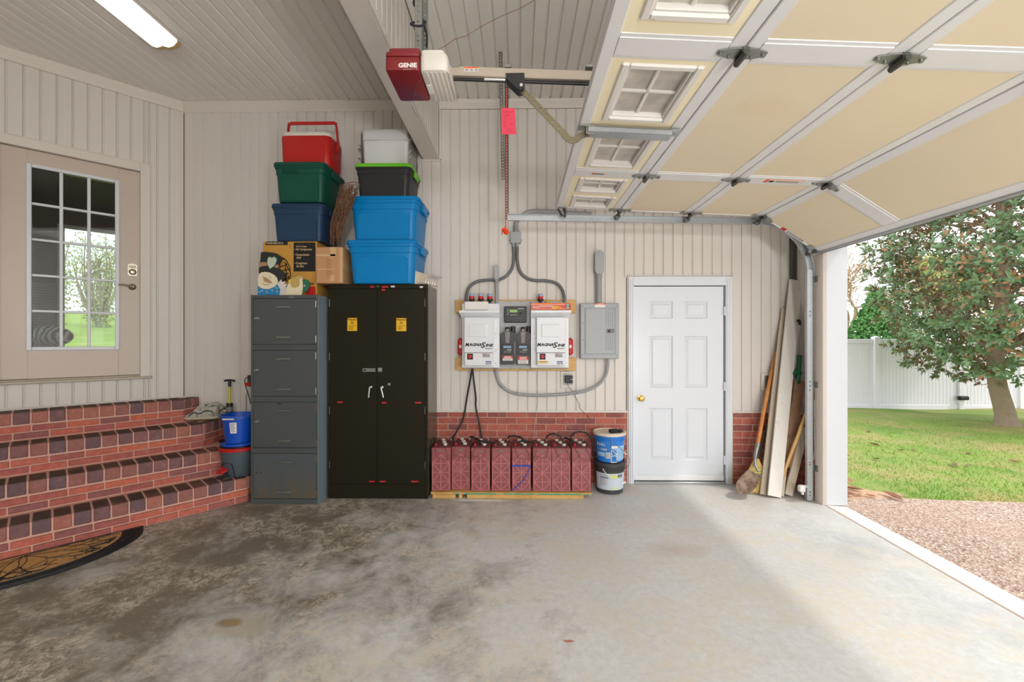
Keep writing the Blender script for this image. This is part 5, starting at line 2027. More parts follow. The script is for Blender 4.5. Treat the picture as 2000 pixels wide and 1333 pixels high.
# small taped box
YSB = 3.93
xa, xb = at(617, 520, YSB).x, at(669.5, 520, YSB).x
zt_ = at(640, 482.5, YSB).z
sb = thing('cardboard_box', 'small brown taped box with red scrawl below the vine bundle', 'box', ((xa + xb) / 2, YSB + .1, ZD))
MB().box(xa, xb, YSB, YSB + .24, ZD + .001, zt_, .006).build('carton', 'carton_plain', sb, smooth=False)
mb = MB()
for (u0, v0, u1, v1) in ((617.5, 497, 655, 500.5), (619, 525, 655, 527.5), (645, 483, 656, 502), (663.5, 484, 669, 552), (644, 538, 653, 549)):
    p, q = at(u0, v0, YSB), at(u1, v1, YSB)
    mb.box(p.x, q.x, YSB - .001, YSB, q.z, p.z)
p = at(669.5, 506, YSB)
mb.box(xb, xb + .001, YSB + .01, YSB + .23, p.z - .09, p.z - .03)
mb.build('tape', 'tape', sb, smooth=False)
mb = MB()
for j in range(3):
    q = []
    rs = random.Random(j)
    for i in range(11):
        q.append(at(639 + j * 3.2 + (2.6 if i % 2 else -2.2) + rs.uniform(-.8, .8), 505 + i * 3.7 + j, YSB - .001))
    mb.tube(q, .0011, 4)
mat('red_pen', (150, 62, 44), .6)
mb.build('red_scrawl', 'red_pen', sb)

# grapevine bundle
mat('twig', (112, 78, 56), 0.85, var=0.6, scale=45, rnd=.0)
vb = thing('vine_bundle', 'bundle of brown twisted vines leaning between the tote stacks', 'vines', tuple(at(655, 480, 4.02)))
ax = spline([at(655, 479, 4.02), at(659, 440, 3.93), at(673, 400, 3.83), at(685, 362, 3.79)], 6)
rv = random.Random(2)
mb = MB()
for i in range(40):
    a0, tw, rr_ = rv.uniform(0, 6.28), rv.uniform(-3.6, 3.6), rv.uniform(.2, 1) ** .6
    i0, i1 = rv.randint(0, 4), len(ax) - rv.randint(0, 4)
    pts = []
    for j in range(i0, i1):
        t = j / (len(ax) - 1)
        R_ = .074 * rr_ * (.62 + .58 * t) * (1.0 if t < .93 else .75)
        a = a0 + tw * t + rv.uniform(-.15, .15)
        pts.append(ax[j] + Vector((R_ * math.cos(a), R_ * math.sin(a) * .8, rv.uniform(-.006, .006))))
    if len(pts) > 3: mb.tube(pts, rv.uniform(.0026, .0062), 5, False)
o = mb.build('vines', 'twig', vb, recalc=False)
o['kind'] = 'stuff'
for t, n in ((2, 1), (6, 2), (9, 1), (12, 2), (15, 2), (17, 2)):
    mb = MB()
    for q in range(n):
        c = ax[t] + Vector((0, 0, q * .018))
        pts = []
        for j in range(15):
            a = 2 * math.pi * j / 14
            rw = .58 + .62 * t / (len(ax) - 1)
            pts.append(c + Vector((.076 * rw * math.cos(a), .064 * rw * math.sin(a), .022 * math.cos(a) + rv.uniform(-.004, .004))))
        mb.tube(pts, .0034, 5, False)
    mb.build('binding', 'twig', vb, recalc=False)

# white hook rack
mat('cream_wood', (214, 200, 182), .55, var=.04)
hk = thing('hook_rack', 'white board with wire hooks on the right cabinet corner', 'hook rack', tuple(at(806, 553, 4.0)))
A, B = at(811, 540, 3.995), at(852, 560, 4.38)
A.z = B.z = ZD + .062
mb = MB().bar(A, B, .018, .120, up=(0, 0, 1), b=.003)
bd = mb.build('board', 'cream_wood', hk, smooth=False)
dd = (B - A).normalized()
nn = Vector((dd.y, -dd.x, 0))
mb = MB().bar(A + nn * .012 + dd * .03, A + nn * .012 + dd * .12, .008, .09, up=(0, 0, 1), b=.002)
mb.build('raised_block', 'cream_wood', bd, smooth=False)
for i in range(5):
    b0 = A + dd * (.17 + i * .045) + nn * .011
    pts = [b0 + Vector((0, 0, -.03)), b0 + nn * .010 + Vector((0, 0, .02)), b0 + nn * .05 + dd * .01 + Vector((0, 0, .036)), b0 + nn * .075 + dd * .012 + Vector((0, 0, .05))]
    h = MB().tube(pts, .0028, 6)
    h.tube([b0 + Vector((0, 0, -.03)), b0 + nn * .03 + Vector((0, 0, -.042))], .0028, 6)
    h.sphere(pts[-1], .005, 8, 6)
    h.sphere(b0 + nn * .03 + Vector((0, 0, -.042)), .005, 8, 6)
    h.build('wire_hook', 'chrome', hk)

# painted snowman cutout with a bird
mat('snow_cream', (226, 214, 180), .6, var=.03)
mat('hat_black', (36, 38, 38), .6, var=.1)
mat('hat_band', (170, 128, 96), .7)
mat('heart', (196, 204, 184), .6)
mat('heart_rim', (52, 92, 72), .6)
mat('scarf_blue', (38, 128, 176), .6, var=.05)
mat('nose_tan', (170, 136, 102), .6)
mat('wing_tan', (186, 158, 92), .6)
mat('wing_white', (206, 200, 196), .6)
mat('mitten_green', (40, 104, 74), .6)
mat('beak', (226, 196, 44), .6)
YSN = 3.93
sn = thing('snowman_cutout', 'painted wooden snowman cutout with black hat and a perched bird', 'decoration', tuple(at(560, 573, YSN)))


def cut(name, pts, m_, y0, y1, par=sn):
    q = []
    for x, y in pts:
        p = at(480 + x / 8.333, 440 + y / 8.333, YSN)
        q.append((p.x, max(p.z, FZ + .001)))
    return MB().prism(q, y0, y1).build(name, m_, par, smooth=False)


B0 = 1240
cut('scarf', [(200, B0), (205, 990), (250, 1020), (300, 1045), (380, 1045), (470, 1005), (525, 955), (555, 1010), (562, 1070), (550, B0)], 'scarf_blue', YSN - .008, YSN + .010)
cut('face', [(212, 985), (208, 900), (222, 820), (260, 775), (330, 765), (400, 775), (470, 810), (520, 860), (532, 920), (520, 965), (470, 1010), (385, 1045), (300, 1040), (250, 1022)], 'snow_cream', YSN - .012, YSN + .006)
cut('hat', [(228, 790), (222, 740), (248, 560), (258, 445), (330, 438), (420, 448), (500, 462), (570, 505), (600, 545), (545, 640), (535, 700), (590, 740), (640, 790), (655, 840), (610, 910), (540, 930), (520, 860), (470, 810), (400, 775), (330, 765), (260, 772)], 'hat_black', YSN - .010, YSN + .008)
cut('hat_band', [(232, 690), (238, 615), (300, 605), (380, 612), (470, 645), (545, 650), (540, 705), (480, 690), (380, 665), (300, 668)], 'hat_band', YSN - .012, YSN - .009)
hr = [(405, 735), (360, 650), (355, 570), (375, 520), (410, 512), (440, 530), (480, 508), (515, 525), (532, 560), (520, 615), (480, 680)]
cut('heart_rim', hr, 'heart_rim', YSN - .015, YSN - .011)
ht_ = cut('heart', [(438 + (x - 438) * .82, 610 + (y - 610) * .84) for x, y in hr], 'heart', YSN - .0175, YSN - .0145)
mb = MB()
for i in range(7):
    for j in range(9):
        x, y = 385 + i * 20 + (j % 2) * 10, 545 + j * 18
        if y > 560 + 0 and abs(x - 438) > (690 - y) * .55: continue
        p = at(480 + x / 8.333, 440 + y / 8.333, YSN)
        mb.box(p.x - .0016, p.x + .0016, YSN - .0182, YSN - .0174, p.z - .0016, p.z + .0016)
mb.build('heart_dots', 'heart_rim', ht_, smooth=False)
cut('nose', [(305, 880), (320, 855), (345, 855), (390, 885), (430, 925), (448, 952), (410, 945), (350, 935), (315, 915)], 'nose_tan', YSN - .020, YSN - .011)
for nm, pts in (('eye', [(268, 858), (285, 835), (305, 850)]), ('eye', [(378, 845), (395, 838), (415, 858)]), ('mouth', [(275, 945), (300, 968), (340, 975), (385, 960)])):
    q = [at(480 + x / 8.333, 440 + y / 8.333, YSN - .0125) for x, y in pts]
    MB().tube(q, .0018, 5).build(nm, 'ink_black', sn)
mb = MB()
for (x, y) in ((265, 1068), (345, 1095), (430, 1065), (500, 1025), (510, 1085), (225, 1090)):
    c = at(480 + x / 8.333, 440 + y / 8.333, YSN - .0085)
    mb.tube([c + Vector((.004 * (1 + .14 * i) * math.cos(i * .9), 0, .004 * (1 + .14 * i) * math.sin(i * .9))) * 1 for i in range(11)], .0010, 4)
mb.build('scarf_swirls', 'label_white', sn)
cut('tail', [(560, B0), (575, 1050), (525, 960), (560, 920), (590, 885), (600, 930), (650, 920), (640, 970), (690, 960), (650, 1010), (690, 1030), (640, 1060), (680, 1080), (620, B0)], 'wing_white', YSN - .014, YSN + .004)
cut('bird_body', [(600, B0), (650, 1060), (690, 985), (735, 900), (760, 860), (830, 850), (870, 825), (905, 830), (925, 880), (935, 960), (935, 1020), (915, B0)], 'snow_cream', YSN - .010, YSN + .008)
cut('bird_wing', [(735, 950), (735, 910), (760, 865), (830, 845), (870, 820), (905, 825), (918, 850), (885, 880), (890, 950), (870, 1000), (810, 1025), (760, 1010)], 'wing_tan', YSN - .014, YSN - .0095)
cut('beak', [(700, 918), (720, 898), (740, 885), (752, 905), (742, 925), (715, 930)], 'beak', YSN - .016, YSN - .009)
cut('mitten', [(915, 890), (960, 880), (1010, 895), (1038, 940), (1035, 1010), (1000, 1070), (930, 1110), (940, 1000)], 'mitten_green', YSN - .006, YSN + .008)
mb = MB()
c = at(480 + 957 / 8.333, 440 + 985 / 8.333, YSN - .0065)
for i in range(4):
    a = math.pi * i / 4
    mb.bar(c - Vector((.010 * math.cos(a), 0, .010 * math.sin(a))), c + Vector((.010 * math.cos(a), 0, .010 * math.sin(a))), .002, .001, up=(0, 1, 0))
mb.build('snowflake', 'label_white', sn, smooth=False)

# ------------------------------------------------------------------ things on the steps
mat('bucket_blue', (16, 78, 186), .35, var=.03)
mat('bucket_grey', (78, 88, 96), .45, var=.03)
mbx, mby = -2.625, 3.985
mk = thing('mop_bucket', 'grey mop bucket with red rim on the lowest step', 'bucket', (mbx, mby, ZT[0]))
mb = MB()
mb.lathe([(.118, 0), (.122, .006), (.148, .235), (.152, .238)], (mbx, mby, ZT[0] + .004), (0, 0, 1), 32, sy=.92)
mb.build('tub', 'bucket_grey', mk)
mb = MB()
mb.lathe([(.150, .232), (.160, .236), (.162, .262), (.152, .266), (.152, .236)], (mbx, mby, ZT[0] + .004), (0, 0, 1), 32, False, sy=.92)
mb.build('rim', 'red_plastic', mk)
mb = MB()
mb.lathe([(.148, .258), (.150, .278), (.10, .284)], (mbx, mby, ZT[0] + .004), (0, 0, 1), 32, sy=.92)
mb.build('black_insert', 'black_plastic', mk)
mb = MB()
mb.lathe([(.138, .279), (.142, .283), (.142, .300), (.120, .304)], (mbx, mby, ZT[0] + .004), (0, 0, 1), 32, sy=.92)
mb.build('wringer_ring', 'bucket_blue', mk)
fr = Vector((-.25, -.97, 0)).normalized()
sd2 = Vector((-fr.y, fr.x, 0))
def mo(a, r, z): # point round the tub; a from the front
    v_ = fr * math.cos(a) + sd2 * math.sin(a)
    return Vector((mbx + v_.x * r, mby + v_.y * r * .92, ZT[0] + .004 + z))
mb = MB()
arch = [(-.50, 0.0), (-.50, .09), (-.40, .125), (-.1, .135), (.2, .135), (.44, .125), (.52, .08), (.62, 0)]
mb.loft([[mo(a, .119 + .026 * z / .235 + .001, z) for a, z in arch], [mo(a, .119 + .026 * z / .235 + .006, z) for a, z in arch]])
mb.build('pedal_recess', 'black_plastic', mk)
pc = mo(-.15, .15, .045)
mb = MB()
mb.loft([[pc + sd2 * x + fr * y + Vector((0, 0, .02 - y * .4 + z)) for x, y in ((-.05, .0), (-.03, .04), (.03, .04), (.05, 0), (.03, -.035), (-.03, -.035))] for z in (0, .014)])
mb.build('pedal', 'red_plastic', mk)
mb = MB()
b0 = mo(-.1, .14, 0)
mb.loft([[b0 + sd2 * x + fr * y + Vector((0, 0, z)) for x, y in ((-.06, .0), (-.045, .05), (.05, .05), (.065, 0))] for z in (0, .014)])
mb.bar(b0 + sd2 * .02 + Vector((0, 0, .01)), b0 + sd2 * .02 + Vector((0, 0, .06)) + fr * .01, .03, .03, up=(1, 0, 0))
mb.build('pedal_base', 'dark_steel', mk)
bz = ZT[0] + .004 + .305
bb_ = thing('bucket', 'blue plastic pail set on top of the grey mop bucket', 'bucket', (mbx + .01, mby - .01, bz))
xf = (mbx + .01, mby - .01, bz)
mb = MB()
mb.lathe([(.100, .001), (.104, .004), (.134, .235), (.148, .238), (.149, .256), (.140, .258), (.131, .240), (.100, .012), (.02, .010)], xf, (0, 0, 1), 36)
mb.build('pail', 'bucket_blue', bb_)
mb = MB()
rb_ = .122
for j, (a0, a1, z0, z1, m_) in enumerate(((.02, .46, .10, .20, 'label_white'),)):
    rings = []
    for z in (z0, z1):
        rings.append([Vector((xf[0] + (rb_ + (z - .13) * .13 + .0025) * math.sin(a0 + (a1 - a0) * i / 6), xf[1] - (rb_ + (z - .13) * .13 + .0025) * math.cos(a0 + (a1 - a0) * i / 6), xf[2] + z)) for i in range(7)])
    mb.loft(rings, False, False, closed=False)
lb = mb.build('paper_label', 'label_white', bb_, recalc=False)
mb = MB()
for j in range(7):
    z = .19 - j * .012
    a0, a1 = .06, .40 - .05 * (j % 3)
    rings = []
    for zz_ in (z, z - .004):
        rings.append([Vector((xf[0] + (rb_ + (zz_ - .13) * .13 + .0034) * math.sin(a0 + (a1 - a0) * i / 4), xf[1] - (rb_ + (zz_ - .13) * .13 + .0034) * math.cos(a0 + (a1 - a0) * i / 4), xf[2] + zz_)) for i in range(5)])
    mb.loft(rings, False, False, closed=False)
mb.build('print', 'label_blue', lb, recalc=False)
mb = MB().tube([(xf[0] + .155 * math.sin(a), xf[1] - .155 * math.cos(a), xf[2] + .245 - .012 * math.cos(a)) for a in [R(-88 + 8 * i) for i in range(23)]], .0022, 6)
bh = mb.build('bail', 'steel', bb_)
MB().cyl((xf[0] - .045, xf[1] - .152, xf[2] + .234), (xf[0] + .055, xf[1] - .150, xf[2] + .234), .008, n=10).build('grip', 'white_plastic', bh)

# bicycle pump
mat('pump_yellow', (196, 186, 40), .4)
p = at(448.5, 790, 4.29)
pu = thing('bicycle_pump', 'yellow floor pump with a black T handle behind the blue pail', 'pump', (p.x, p.y, ZT[1]))
zt_ = at(448, 744, 4.29).z
MB().cyl((p.x, p.y, ZT[1] + .03), (p.x, p.y, at(448, 788, 4.29).z), .030, n=16).build('barrel', 'black_plastic', pu)
MB().cyl((p.x, p.y, at(448, 804, 4.29).z), (p.x, p.y, at(448, 795, 4.29).z), .0308, n=16).build('barrel_label', 'ink_grey', pu)
MB().cyl((p.x, p.y, at(448, 788, 4.29).z), (p.x, p.y, zt_ - .03), .0115, n=12).build('shaft', 'pump_yellow', pu)
mb = MB().cyl((p.x, p.y, zt_ - .06), (p.x, p.y, zt_), .014, n=12)
mb.tube([(p.x - .052, p.y, zt_ - .002), (p.x - .02, p.y, zt_ + .004), (p.x + .02, p.y, zt_ + .004), (p.x + .052, p.y, zt_ - .002)], .010, 10)
mb.build('handle', 'black_plastic', pu)
MB().box(p.x - .09, p.x + .09, p.y - .035, p.y + .035, ZT[1] + .001, ZT[1] + .03, .008).build('foot', 'black_plastic', pu)

# trainers
mat('sole_cream', (198, 184, 156), .7, var=.1)
mat('upper_grey', (176, 170, 158), .8, var=.2, scale=25, c2=(96, 92, 88), s2=18)
mat('shoe_dark', (60, 58, 56), .8)


def shoe(x, y, z, rz, lab):
    t = thing('running_shoe', lab, 'shoe', (x, y, z), rz, 'pair of running shoes')
    xf = Matrix.Translation((x, y, z)) @ Matrix.Rotation(rz, 4, 'Z') @ Matrix.Diagonal((1.05, 1.1, 1.4, 1))
    st = [(-.145, .020, .0, .030), (-.13, .038, .004, .040), (-.09, .050, .0, .058), (-.04, .048, .0, .078), (.01, .040, .0, .098), (.05, .036, .0, .106), (.10, .038, .0, .104), (.135, .032, .004, .100), (.148, .018, .006, .080)]
    mb = MB(xf)
    mb.loft([[(xx, w_ * 1.08 * math.cos(R(a)), max(0.0, zz_ + (.014 + .014 * math.sin(R(a))))) for a in range(0, 360, 30)] for xx, w_, zz_, h in st])
    mb.build('sole', 'sole_cream', t)
    mb = MB(xf)
    mb.loft([[(xx * .98, w_ * .98 * math.cos(R(a)), .022 + (h - .022) * max(0, math.sin(R(a))) ** .8) for a in range(0, 181, 20)] + [(xx * .98, 0, .016)] for xx, w_, zz_, h in st])
    up = mb.build('upper', 'upper_grey', t)
    mb = MB(xf)
    mb.sphere((.075, 0, .104), .04, 12, 6, (1.25, .62, .22))
    mb.build('opening', 'shoe_dark', t)
    mb = MB(xf)
    for i in range(4):
        xx = -.055 + i * .022
        h = .076 + i * .008
        mb.tube([(xx, -.034, h - .016), (xx + .004, -.014, h + .002), (xx + .008, .014, h + .002), (xx + .004, .034, h - .016)], .004, 5)
    mb.tube(spline([(.01, 0, .104), (.0, -.03, .108), (-.02, -.05, .086), (-.01, -.056, .06)], 4), .003, 5)
    mb.tube(spline([(.01, 0, .104), (-.01, .02, .118), (-.03, .03, .10)], 4), .003, 5)
    mb.build('laces', 'label_white', t)
    mb = MB(xf)
    for s_ in (-1, 1):
        mb.tube(spline([(-.09, s_ * .049, .034), (-.05, s_ * .048, .06), (0, s_ * .042, .05), (.05, s_ * .037, .07), (.11, s_ * .038, .06)], 4), .0045, 6)
    mb.build('side_stripe', 'shoe_dark', t)
    mb = MB(xf).tube(spline([(.06, -.032, .1), (.10, -.034, .112), (.14, -.016, .112), (.145, .012, .112), (.10, .034, .112), (.06, .032, .1)], 4), .009, 8)
    mb.build('collar', 'upper_grey', t)
    return t


q = atz(391, 823, ZT[2])
shoe(q.x - .02, q.y + .05, ZT[2] + .003, R(14), 'nearer worn grey running shoe on the third brick step')
shoe(q.x + .06, q.y + .20, ZT[2] + .003, R(20), 'farther worn grey running shoe on the third brick step')

# outlet tester and pipe behind the filing cabinet
p = at(485.5, 752, 4.44)
ot = thing('wall_outlet', 'small wall outlet with a red plug left of the filing cabinet', 'outlet', (p.x, YB, p.z))
MB().box(p.x - .02, p.x + .06, YB - .01, YB - .001, p.z - .02, p.z + .10, .003).build('plate', 'dark_steel', ot, smooth=False)
MB().box(p.x - .022, p.x + .03, YB - .05, YB - .01, p.z - .012, p.z + .026, .006).build('plug', 'red_plastic', ot)
MB().tube(spline([(p.x + .01, YB - .03, p.z + .09), (p.x - .025, YB - .04, p.z + .06), (p.x - .02, YB - .045, p.z), (p.x + .01, YB - .04, p.z - .10), (p.x + .03, YB - .03, p.z - .2)], 5), .004, 6).build('lead', 'black_rubber', ot)
q = at(480, 790, 4.43)
tag(MB().tube([(q.x, 4.425, .01), (q.x, 4.425, at(480, 770, 4.43).z), (q.x + .02, 4.425, at(480, 766, 4.43).z)], .010, 10).build('pipe', 'white_plastic'), 'thin white pipe on the wall left of the filing cabinet', 'pipe')

# ------------------------------------------------------------------ half-round doormat
mat('coir', (200, 150, 88), .95, var=.3, scale=60, bump=.8, bsc=120, c2=(150, 108, 62), s2=40, lo=.45, hi=.75)
tip = atz(283, 1038)
SI = SM.inverted()
tl = SI @ tip
A_ = .62
B_ = .50
cx = tl.x + A_
yn = NS[0] + .014
MM = SM @ Matrix.Translation((cx, yn, 0.001))
dmt = thing('doormat', 'half-round coir doormat with black rubber scroll border by the steps', 'doormat', tuple((SM @ Vector((cx, yn, 0)))))
half_e = lambda s_, n=40: [(A_ * s_ * math.cos(math.pi * i / n), max(0, B_ * s_ * math.sin(math.pi * i / n))) for i in range(n + 1)]
mb = MB(MM)
mb.loft([[(x, y, 0) for x, y in half_e(1.0)], [(x, y, .006) for x, y in half_e(1.0)], [(x, y, .008) for x, y in half_e(.99)]])
base_ = mb.build('rubber_base', 'black_rubber', dmt)
mb = MB(MM)
mb.loft([[(x, y + .008, .006) for x, y in half_e(.80)], [(x, y + .008, .0125) for x, y in half_e(.795)]])
coir = mb.build('coir_centre', 'coir', dmt)
mb = MB(MM)
for s_ in (.985, .94, .83):
    mb.tube([(x, y, .009) for x, y in half_e(s_)], .007, 6)
mb.tube([(-A_, .004, .009), (A_, .004, .009)], .008, 6)
for i in range(26):
    a = math.pi * (i + .5) / 26
    c = Vector((A_ * .885 * math.cos(a), B_ * .885 * math.sin(a), .010))
    tdir = Vector((-A_ * math.sin(a), B_ * math.cos(a), 0)).normalized()
    ndir = Vector((tdir.y, -tdir.x, 0))
    mb.tube([c + tdir * (.022 * math.cos(t)) + ndir * (.017 * math.sin(t)) for t in [2 * math.pi * q / 10 for q in range(11)]], .0055, 5)
mb.build('rubber_scrolls', 'black_rubber', base_)
mb = MB(MM)
rd = random.Random(5)
def vein(p, a, L, n):
    pts = [p]
    for i in range(4):
        a += rd.uniform(-.35, .35)
        p = p + Vector((math.cos(a), math.sin(a), 0)) * L / 4
        if (p.x / (A_ * .78)) ** 2 + (p.y / (B_ * .78)) ** 2 > 1 or p.y < .01: break
        pts.append(p)
    if len(pts) > 1: mb.tube(pts, .0026, 4)
    if n:
        for s_ in (-.7, .1, .7): vein(pts[-1], a + s_ + rd.uniform(-.2, .2), L * .72, n - 1)
for a in (.25, .65, 1.05, 1.45, 1.85, 2.25, 2.65, 2.95): vein(Vector((0, .03, .0125)), a, .2, 3)
mb.build('rubber_veins', 'black_rubber', coir)
# ------------------------------------------------------------------ batteries on a low timber base
mat('batt', (146, 80, 82), 0.45, var=0.06, scale=14, c2=(172, 108, 110), s2=9, lo=.55, hi=.8)
mat('batt_rib_lit', (186, 112, 114), 0.5, var=0.1, scale=20)  # case colour lightened, highlights on the ribs painted in
mat('batt_dark', (92, 34, 42), 0.5, var=0.08)
mat('cap_white', (206, 198, 184), 0.5, var=0.05)
mat('green_paint', (60, 150, 116), 0.6, var=0.2, scale=20, c2=(196, 158, 100), s2=12, lo=.5, hi=.6)
mat('cable_black', (28, 28, 29), 0.45)
BZ0 = .062
BF = 4.02
bxs = [(842, 880), (881.5, 918.5), (919.5, 957.5), (960, 997), (999.5, 1037), (1041, 1077), (1077.6, 1114.2), (1116.7, 1154.2)]
base = thing('timber_platform', 'low timber base of boards and offcuts under the batteries', 'base', (-.08, 4.2, 0))
xa, xb = at(841, 960, BF - .03).x, at(1156, 960, BF - .03).x
MB().box(xa, xb, BF - .03, BF + .09, .042, BZ0 - .001, .003).build('front_board', 'pine', base, smooth=False)
MB().box(xa + .22, xb, BF - .033, BF - .031, .044, .056).build('green_edge', 'green_paint', base, smooth=False)
MB().box(xa, xb, BF + .1, BF + .36, .042, BZ0 - .001, .003).build('rear_board', 'pine', base, smooth=False)
for a, b in ((845, 890), (896, 903), (912, 1140)):
    MB().box(at(a, 970, BF - .01).x, at(b, 970, BF - .01).x, BF - .02, BF + .07, .001, .041, .003).build('support_block', 'pine', base, smooth=False)
MB().box(xa + .02, xb - .02, BF + .25, BF + .33, .001, .041, .003).build('support_block', 'pine', base, smooth=False)

BWID, BDEP, BHGT = .177, .295, .405
labs = ['leftmost maroon battery against the olive cabinet, rope handle tilted', 'second maroon battery from the left, set slightly back',
        'third maroon battery from the left with level rope handle', 'fourth maroon battery from the left with no rope handle',
        'maroon battery with a blue strap across its front', 'maroon battery just right of the blue strapped one',
        'second maroon battery from the right end of the row', 'rightmost maroon battery next to the paint pails']
ch = {}


def make_battery():
    t = thing('battery', labs[0], 'battery', (0, 0, 0), 0, 'row of maroon batteries')
    b = MB().box(-BWID / 2, BWID / 2, .004, BDEP, 0, BHGT, .006)
    b.box(-BWID / 2 - .001, BWID / 2 + .001, .001, BDEP + .002, BHGT - .03, BHGT - .012, .003)
    c = [b.build('case', 'batt', t, smooth=False)]
    r = MB()
    z0, z1 = .012, BHGT - .062
    hw = BWID / 2 - .010
    y0, y1 = -.004, .005
    zs = [z0, z0 + (z1 - z0) * .24, z0 + (z1 - z0) * .5, z0 + (z1 - z0) * .75, z1]
    for z in (zs[0], zs[1], zs[2], zs[3]): r.box(-hw, hw, y0 + .001, y1, z - .003, z + .003)
    for x in (-hw, 0, hw): r.box(x - .004, x + .004, y0, y1, z0, z1 if x == 0 else zs[3] + .03)
    def dg(xa_, za, xb_, zb): r.bar((xa_, y0 + .004, za), (xb_, y0 + .004, zb), .0075, .009, up=(0, 1, 0))
    for s_ in (-1, 1):
        dg(0, z1, s_ * hw, zs[3])
        dg(s_ * hw, zs[3], 0, zs[2])
        dg(0, zs[2], s_ * hw, zs[1])
        dg(s_ * hw, zs[1], 0, zs[0])
    rr = r.build('front_ribs', 'batt_rib_lit', t, smooth=False)
    l = MB().box(-BWID / 2 + .008, BWID / 2 - .008, .012, BDEP - .008, BHGT, BHGT + .012, .004)
    lid = l.build('top_cover', 'batt_dark', t, smooth=False)
    caps = []
    for i in range(3):
        q = MB().lathe([(.017, 0), (.017, .006), (.020, .007), (.020, .015), (.016, .018), (.006, .019)], (-.02 + i * .026, .25 - i * .095, BHGT + .012), (0, 0, 1), 14).build('vent_cap', 'cap_white', lid)
        caps.append(q)
    tm = []
    for x, y, m_ in ((-.055, .05, 'label_red'), (.055, .26, 'steel')):
        q = MB().lathe([(.013, 0), (.013, .008), (.009, .010), (.008, .018), (.004, .020)], (x, y, BHGT + .012), (0, 0, 1), 12).build('terminal', m_, lid)
        tm.append(q)
    lp = MB().box(-.022, .024, -.003, .003, BHGT - .035, BHGT - .02, .003).build('date_tag', 'ink_grey', c[0], smooth=False)
    ch[t.name] = [c[0], rr, lid]
    ch[lid.name] = caps + tm
    ch[c[0].name] = [lp]
    return t


proto = make_battery()
bats = []
for i, (a, b) in enumerate(bxs):
    yf = BF + (.035 if i == 1 else (.004 if i % 2 else 0))
    px = (a + b) / 2
    p = at(px, 960, yf)
    o = proto if i == 0 else copy_tree(proto, ch)
    o.location = (p.x, yf, BZ0)
    WM[o.name] = Matrix.Translation((p.x, yf, BZ0))
    o['label'] = labs[i]
    bats.append(o)
for i in range(8):
    o = bats[i]
    X, Y_ = o.location.x, o.location.y
    zt = BZ0 + BHGT
    if i != 3:
        ti = [-.25, -.1, 0, None, -.2, 0, -.3, -.4][i]
        sh = [.01, -.015, -.03, 0, .02, -.02, .02, .03][i]
        q0 = Vector((X + sh - .05, Y_ - .012, zt - .085 - (0 if ti > -.3 else -.01)))
        q1 = q0 + Vector((.105 * math.cos(ti), 0, .105 * math.sin(ti)))
        h = MB().tube([q0, q1], .0062, 8)
        hb = h.build('handle_bar', 'batt', o)
        r_ = MB()
        r_.tube(spline([(X - .055, Y_ + .02, zt + .004), (X - .055, Y_ - .006, zt - .01), q0 + Vector((.0, -.002, .01)), q0], 4), .0022, 5)
        r_.tube(spline([(X + .05, Y_ + .02, zt + .004), (X + .05, Y_ - .006, zt - .01), q1 + Vector((.008, -.002, .02)), q1], 4), .0022, 5)
        r_.build('rope', 'batt_dark', hb)
# blue strap hanging on the fifth battery
o = bats[4]
X, Y_ = o.location.x, o.location.y - .006
mat('strap_blue', (34, 64, 170), .6)
a, b, c = at(1000, 910.5, Y_), at(1036.5, 910.5, Y_), at(999, 959, Y_)
mb = MB().bar((a.x, Y_ - .0015, a.z), (b.x, Y_ - .0015, b.z), .014, .002, up=(0, 1, 0))
pts = spline([(b.x, Y_ - .003, b.z), at(1030, 926, Y_ - .003), at(1016, 945, Y_ - .003), (c.x, Y_ - .003, c.z)], 5)
for p, q in zip(pts, pts[1:]): mb.bar(p, q, .007, .002, up=(0, 1, 0))
st = mb.build('blue_strap', 'strap_blue', smooth=False)
tag(st, 'blue nylon strap hanging on the middle battery front', 'strap')
# jumper cables between the batteries
def top(i, dx, dy, dz=.03): return Vector((bats[i].location.x + dx, bats[i].location.y + dy, BZ0 + BHGT + dz))
links = [(0, 1, .055, .26, -.055, .05, .035, 'first'), (1, 2, .055, .26, .03, .09, .015, 'second'), (2, 3, -.03, .10, -.04, .04, .012, 'third'),
         (3, 4, .055, .26, .02, .22, .05, 'fourth'), (4, 5, -.02, .10, -.055, .05, .02, 'fifth'), (5, 6, .055, .26, .03, .24, .09, 'sixth'), (6, 7, .04, .22, -.06, .10, .04, 'seventh')]
for (i, j, dx, dy, ex, ey, rise, nm) in links:
    p, q = top(i, dx, dy), top(j, ex, ey)
    rise *= .6
    mid = p.lerp(q, .5) + Vector((0, 0, rise))
    m_ = MB().tube(spline([p, p + Vector((.02, 0, rise * .5 + .008)), mid, q + Vector((-.02, 0, rise * .4 + .008)), q], 5), .0085, 8)
    o = m_.build('battery_cable', 'cable_black')
    tag(o, 'short black jumper cable, %s from the left along the battery tops' % nm, 'cable', 'jumper cables on the batteries')
p = top(7, -.06, .14)
m_ = MB().tube(spline([p, p + Vector((-.02, 0, .05)), p + Vector((.04, 0, .095)), p + Vector((.14, .01, .075)), p + Vector((.19, .02, -.02)), p + Vector((.205, .04, -.16))], 6), .0085, 8)
tag(m_.build('battery_cable', 'cable_black'), 'black cable looping over the rightmost battery towards the pails', 'cable')
p = top(0, -.05, .10)
m_ = MB().tube(spline([p, p + Vector((-.01, 0, .04)), p + Vector((-.045, 0, .03)), p + Vector((-.058, -.02, -.08)), p + Vector((-.055, -.05, -.2))], 6), .006, 8)
tag(m_.build('battery_cable', 'cable_black'), 'black cable dropping beside the leftmost battery and the olive cabinet', 'cable')

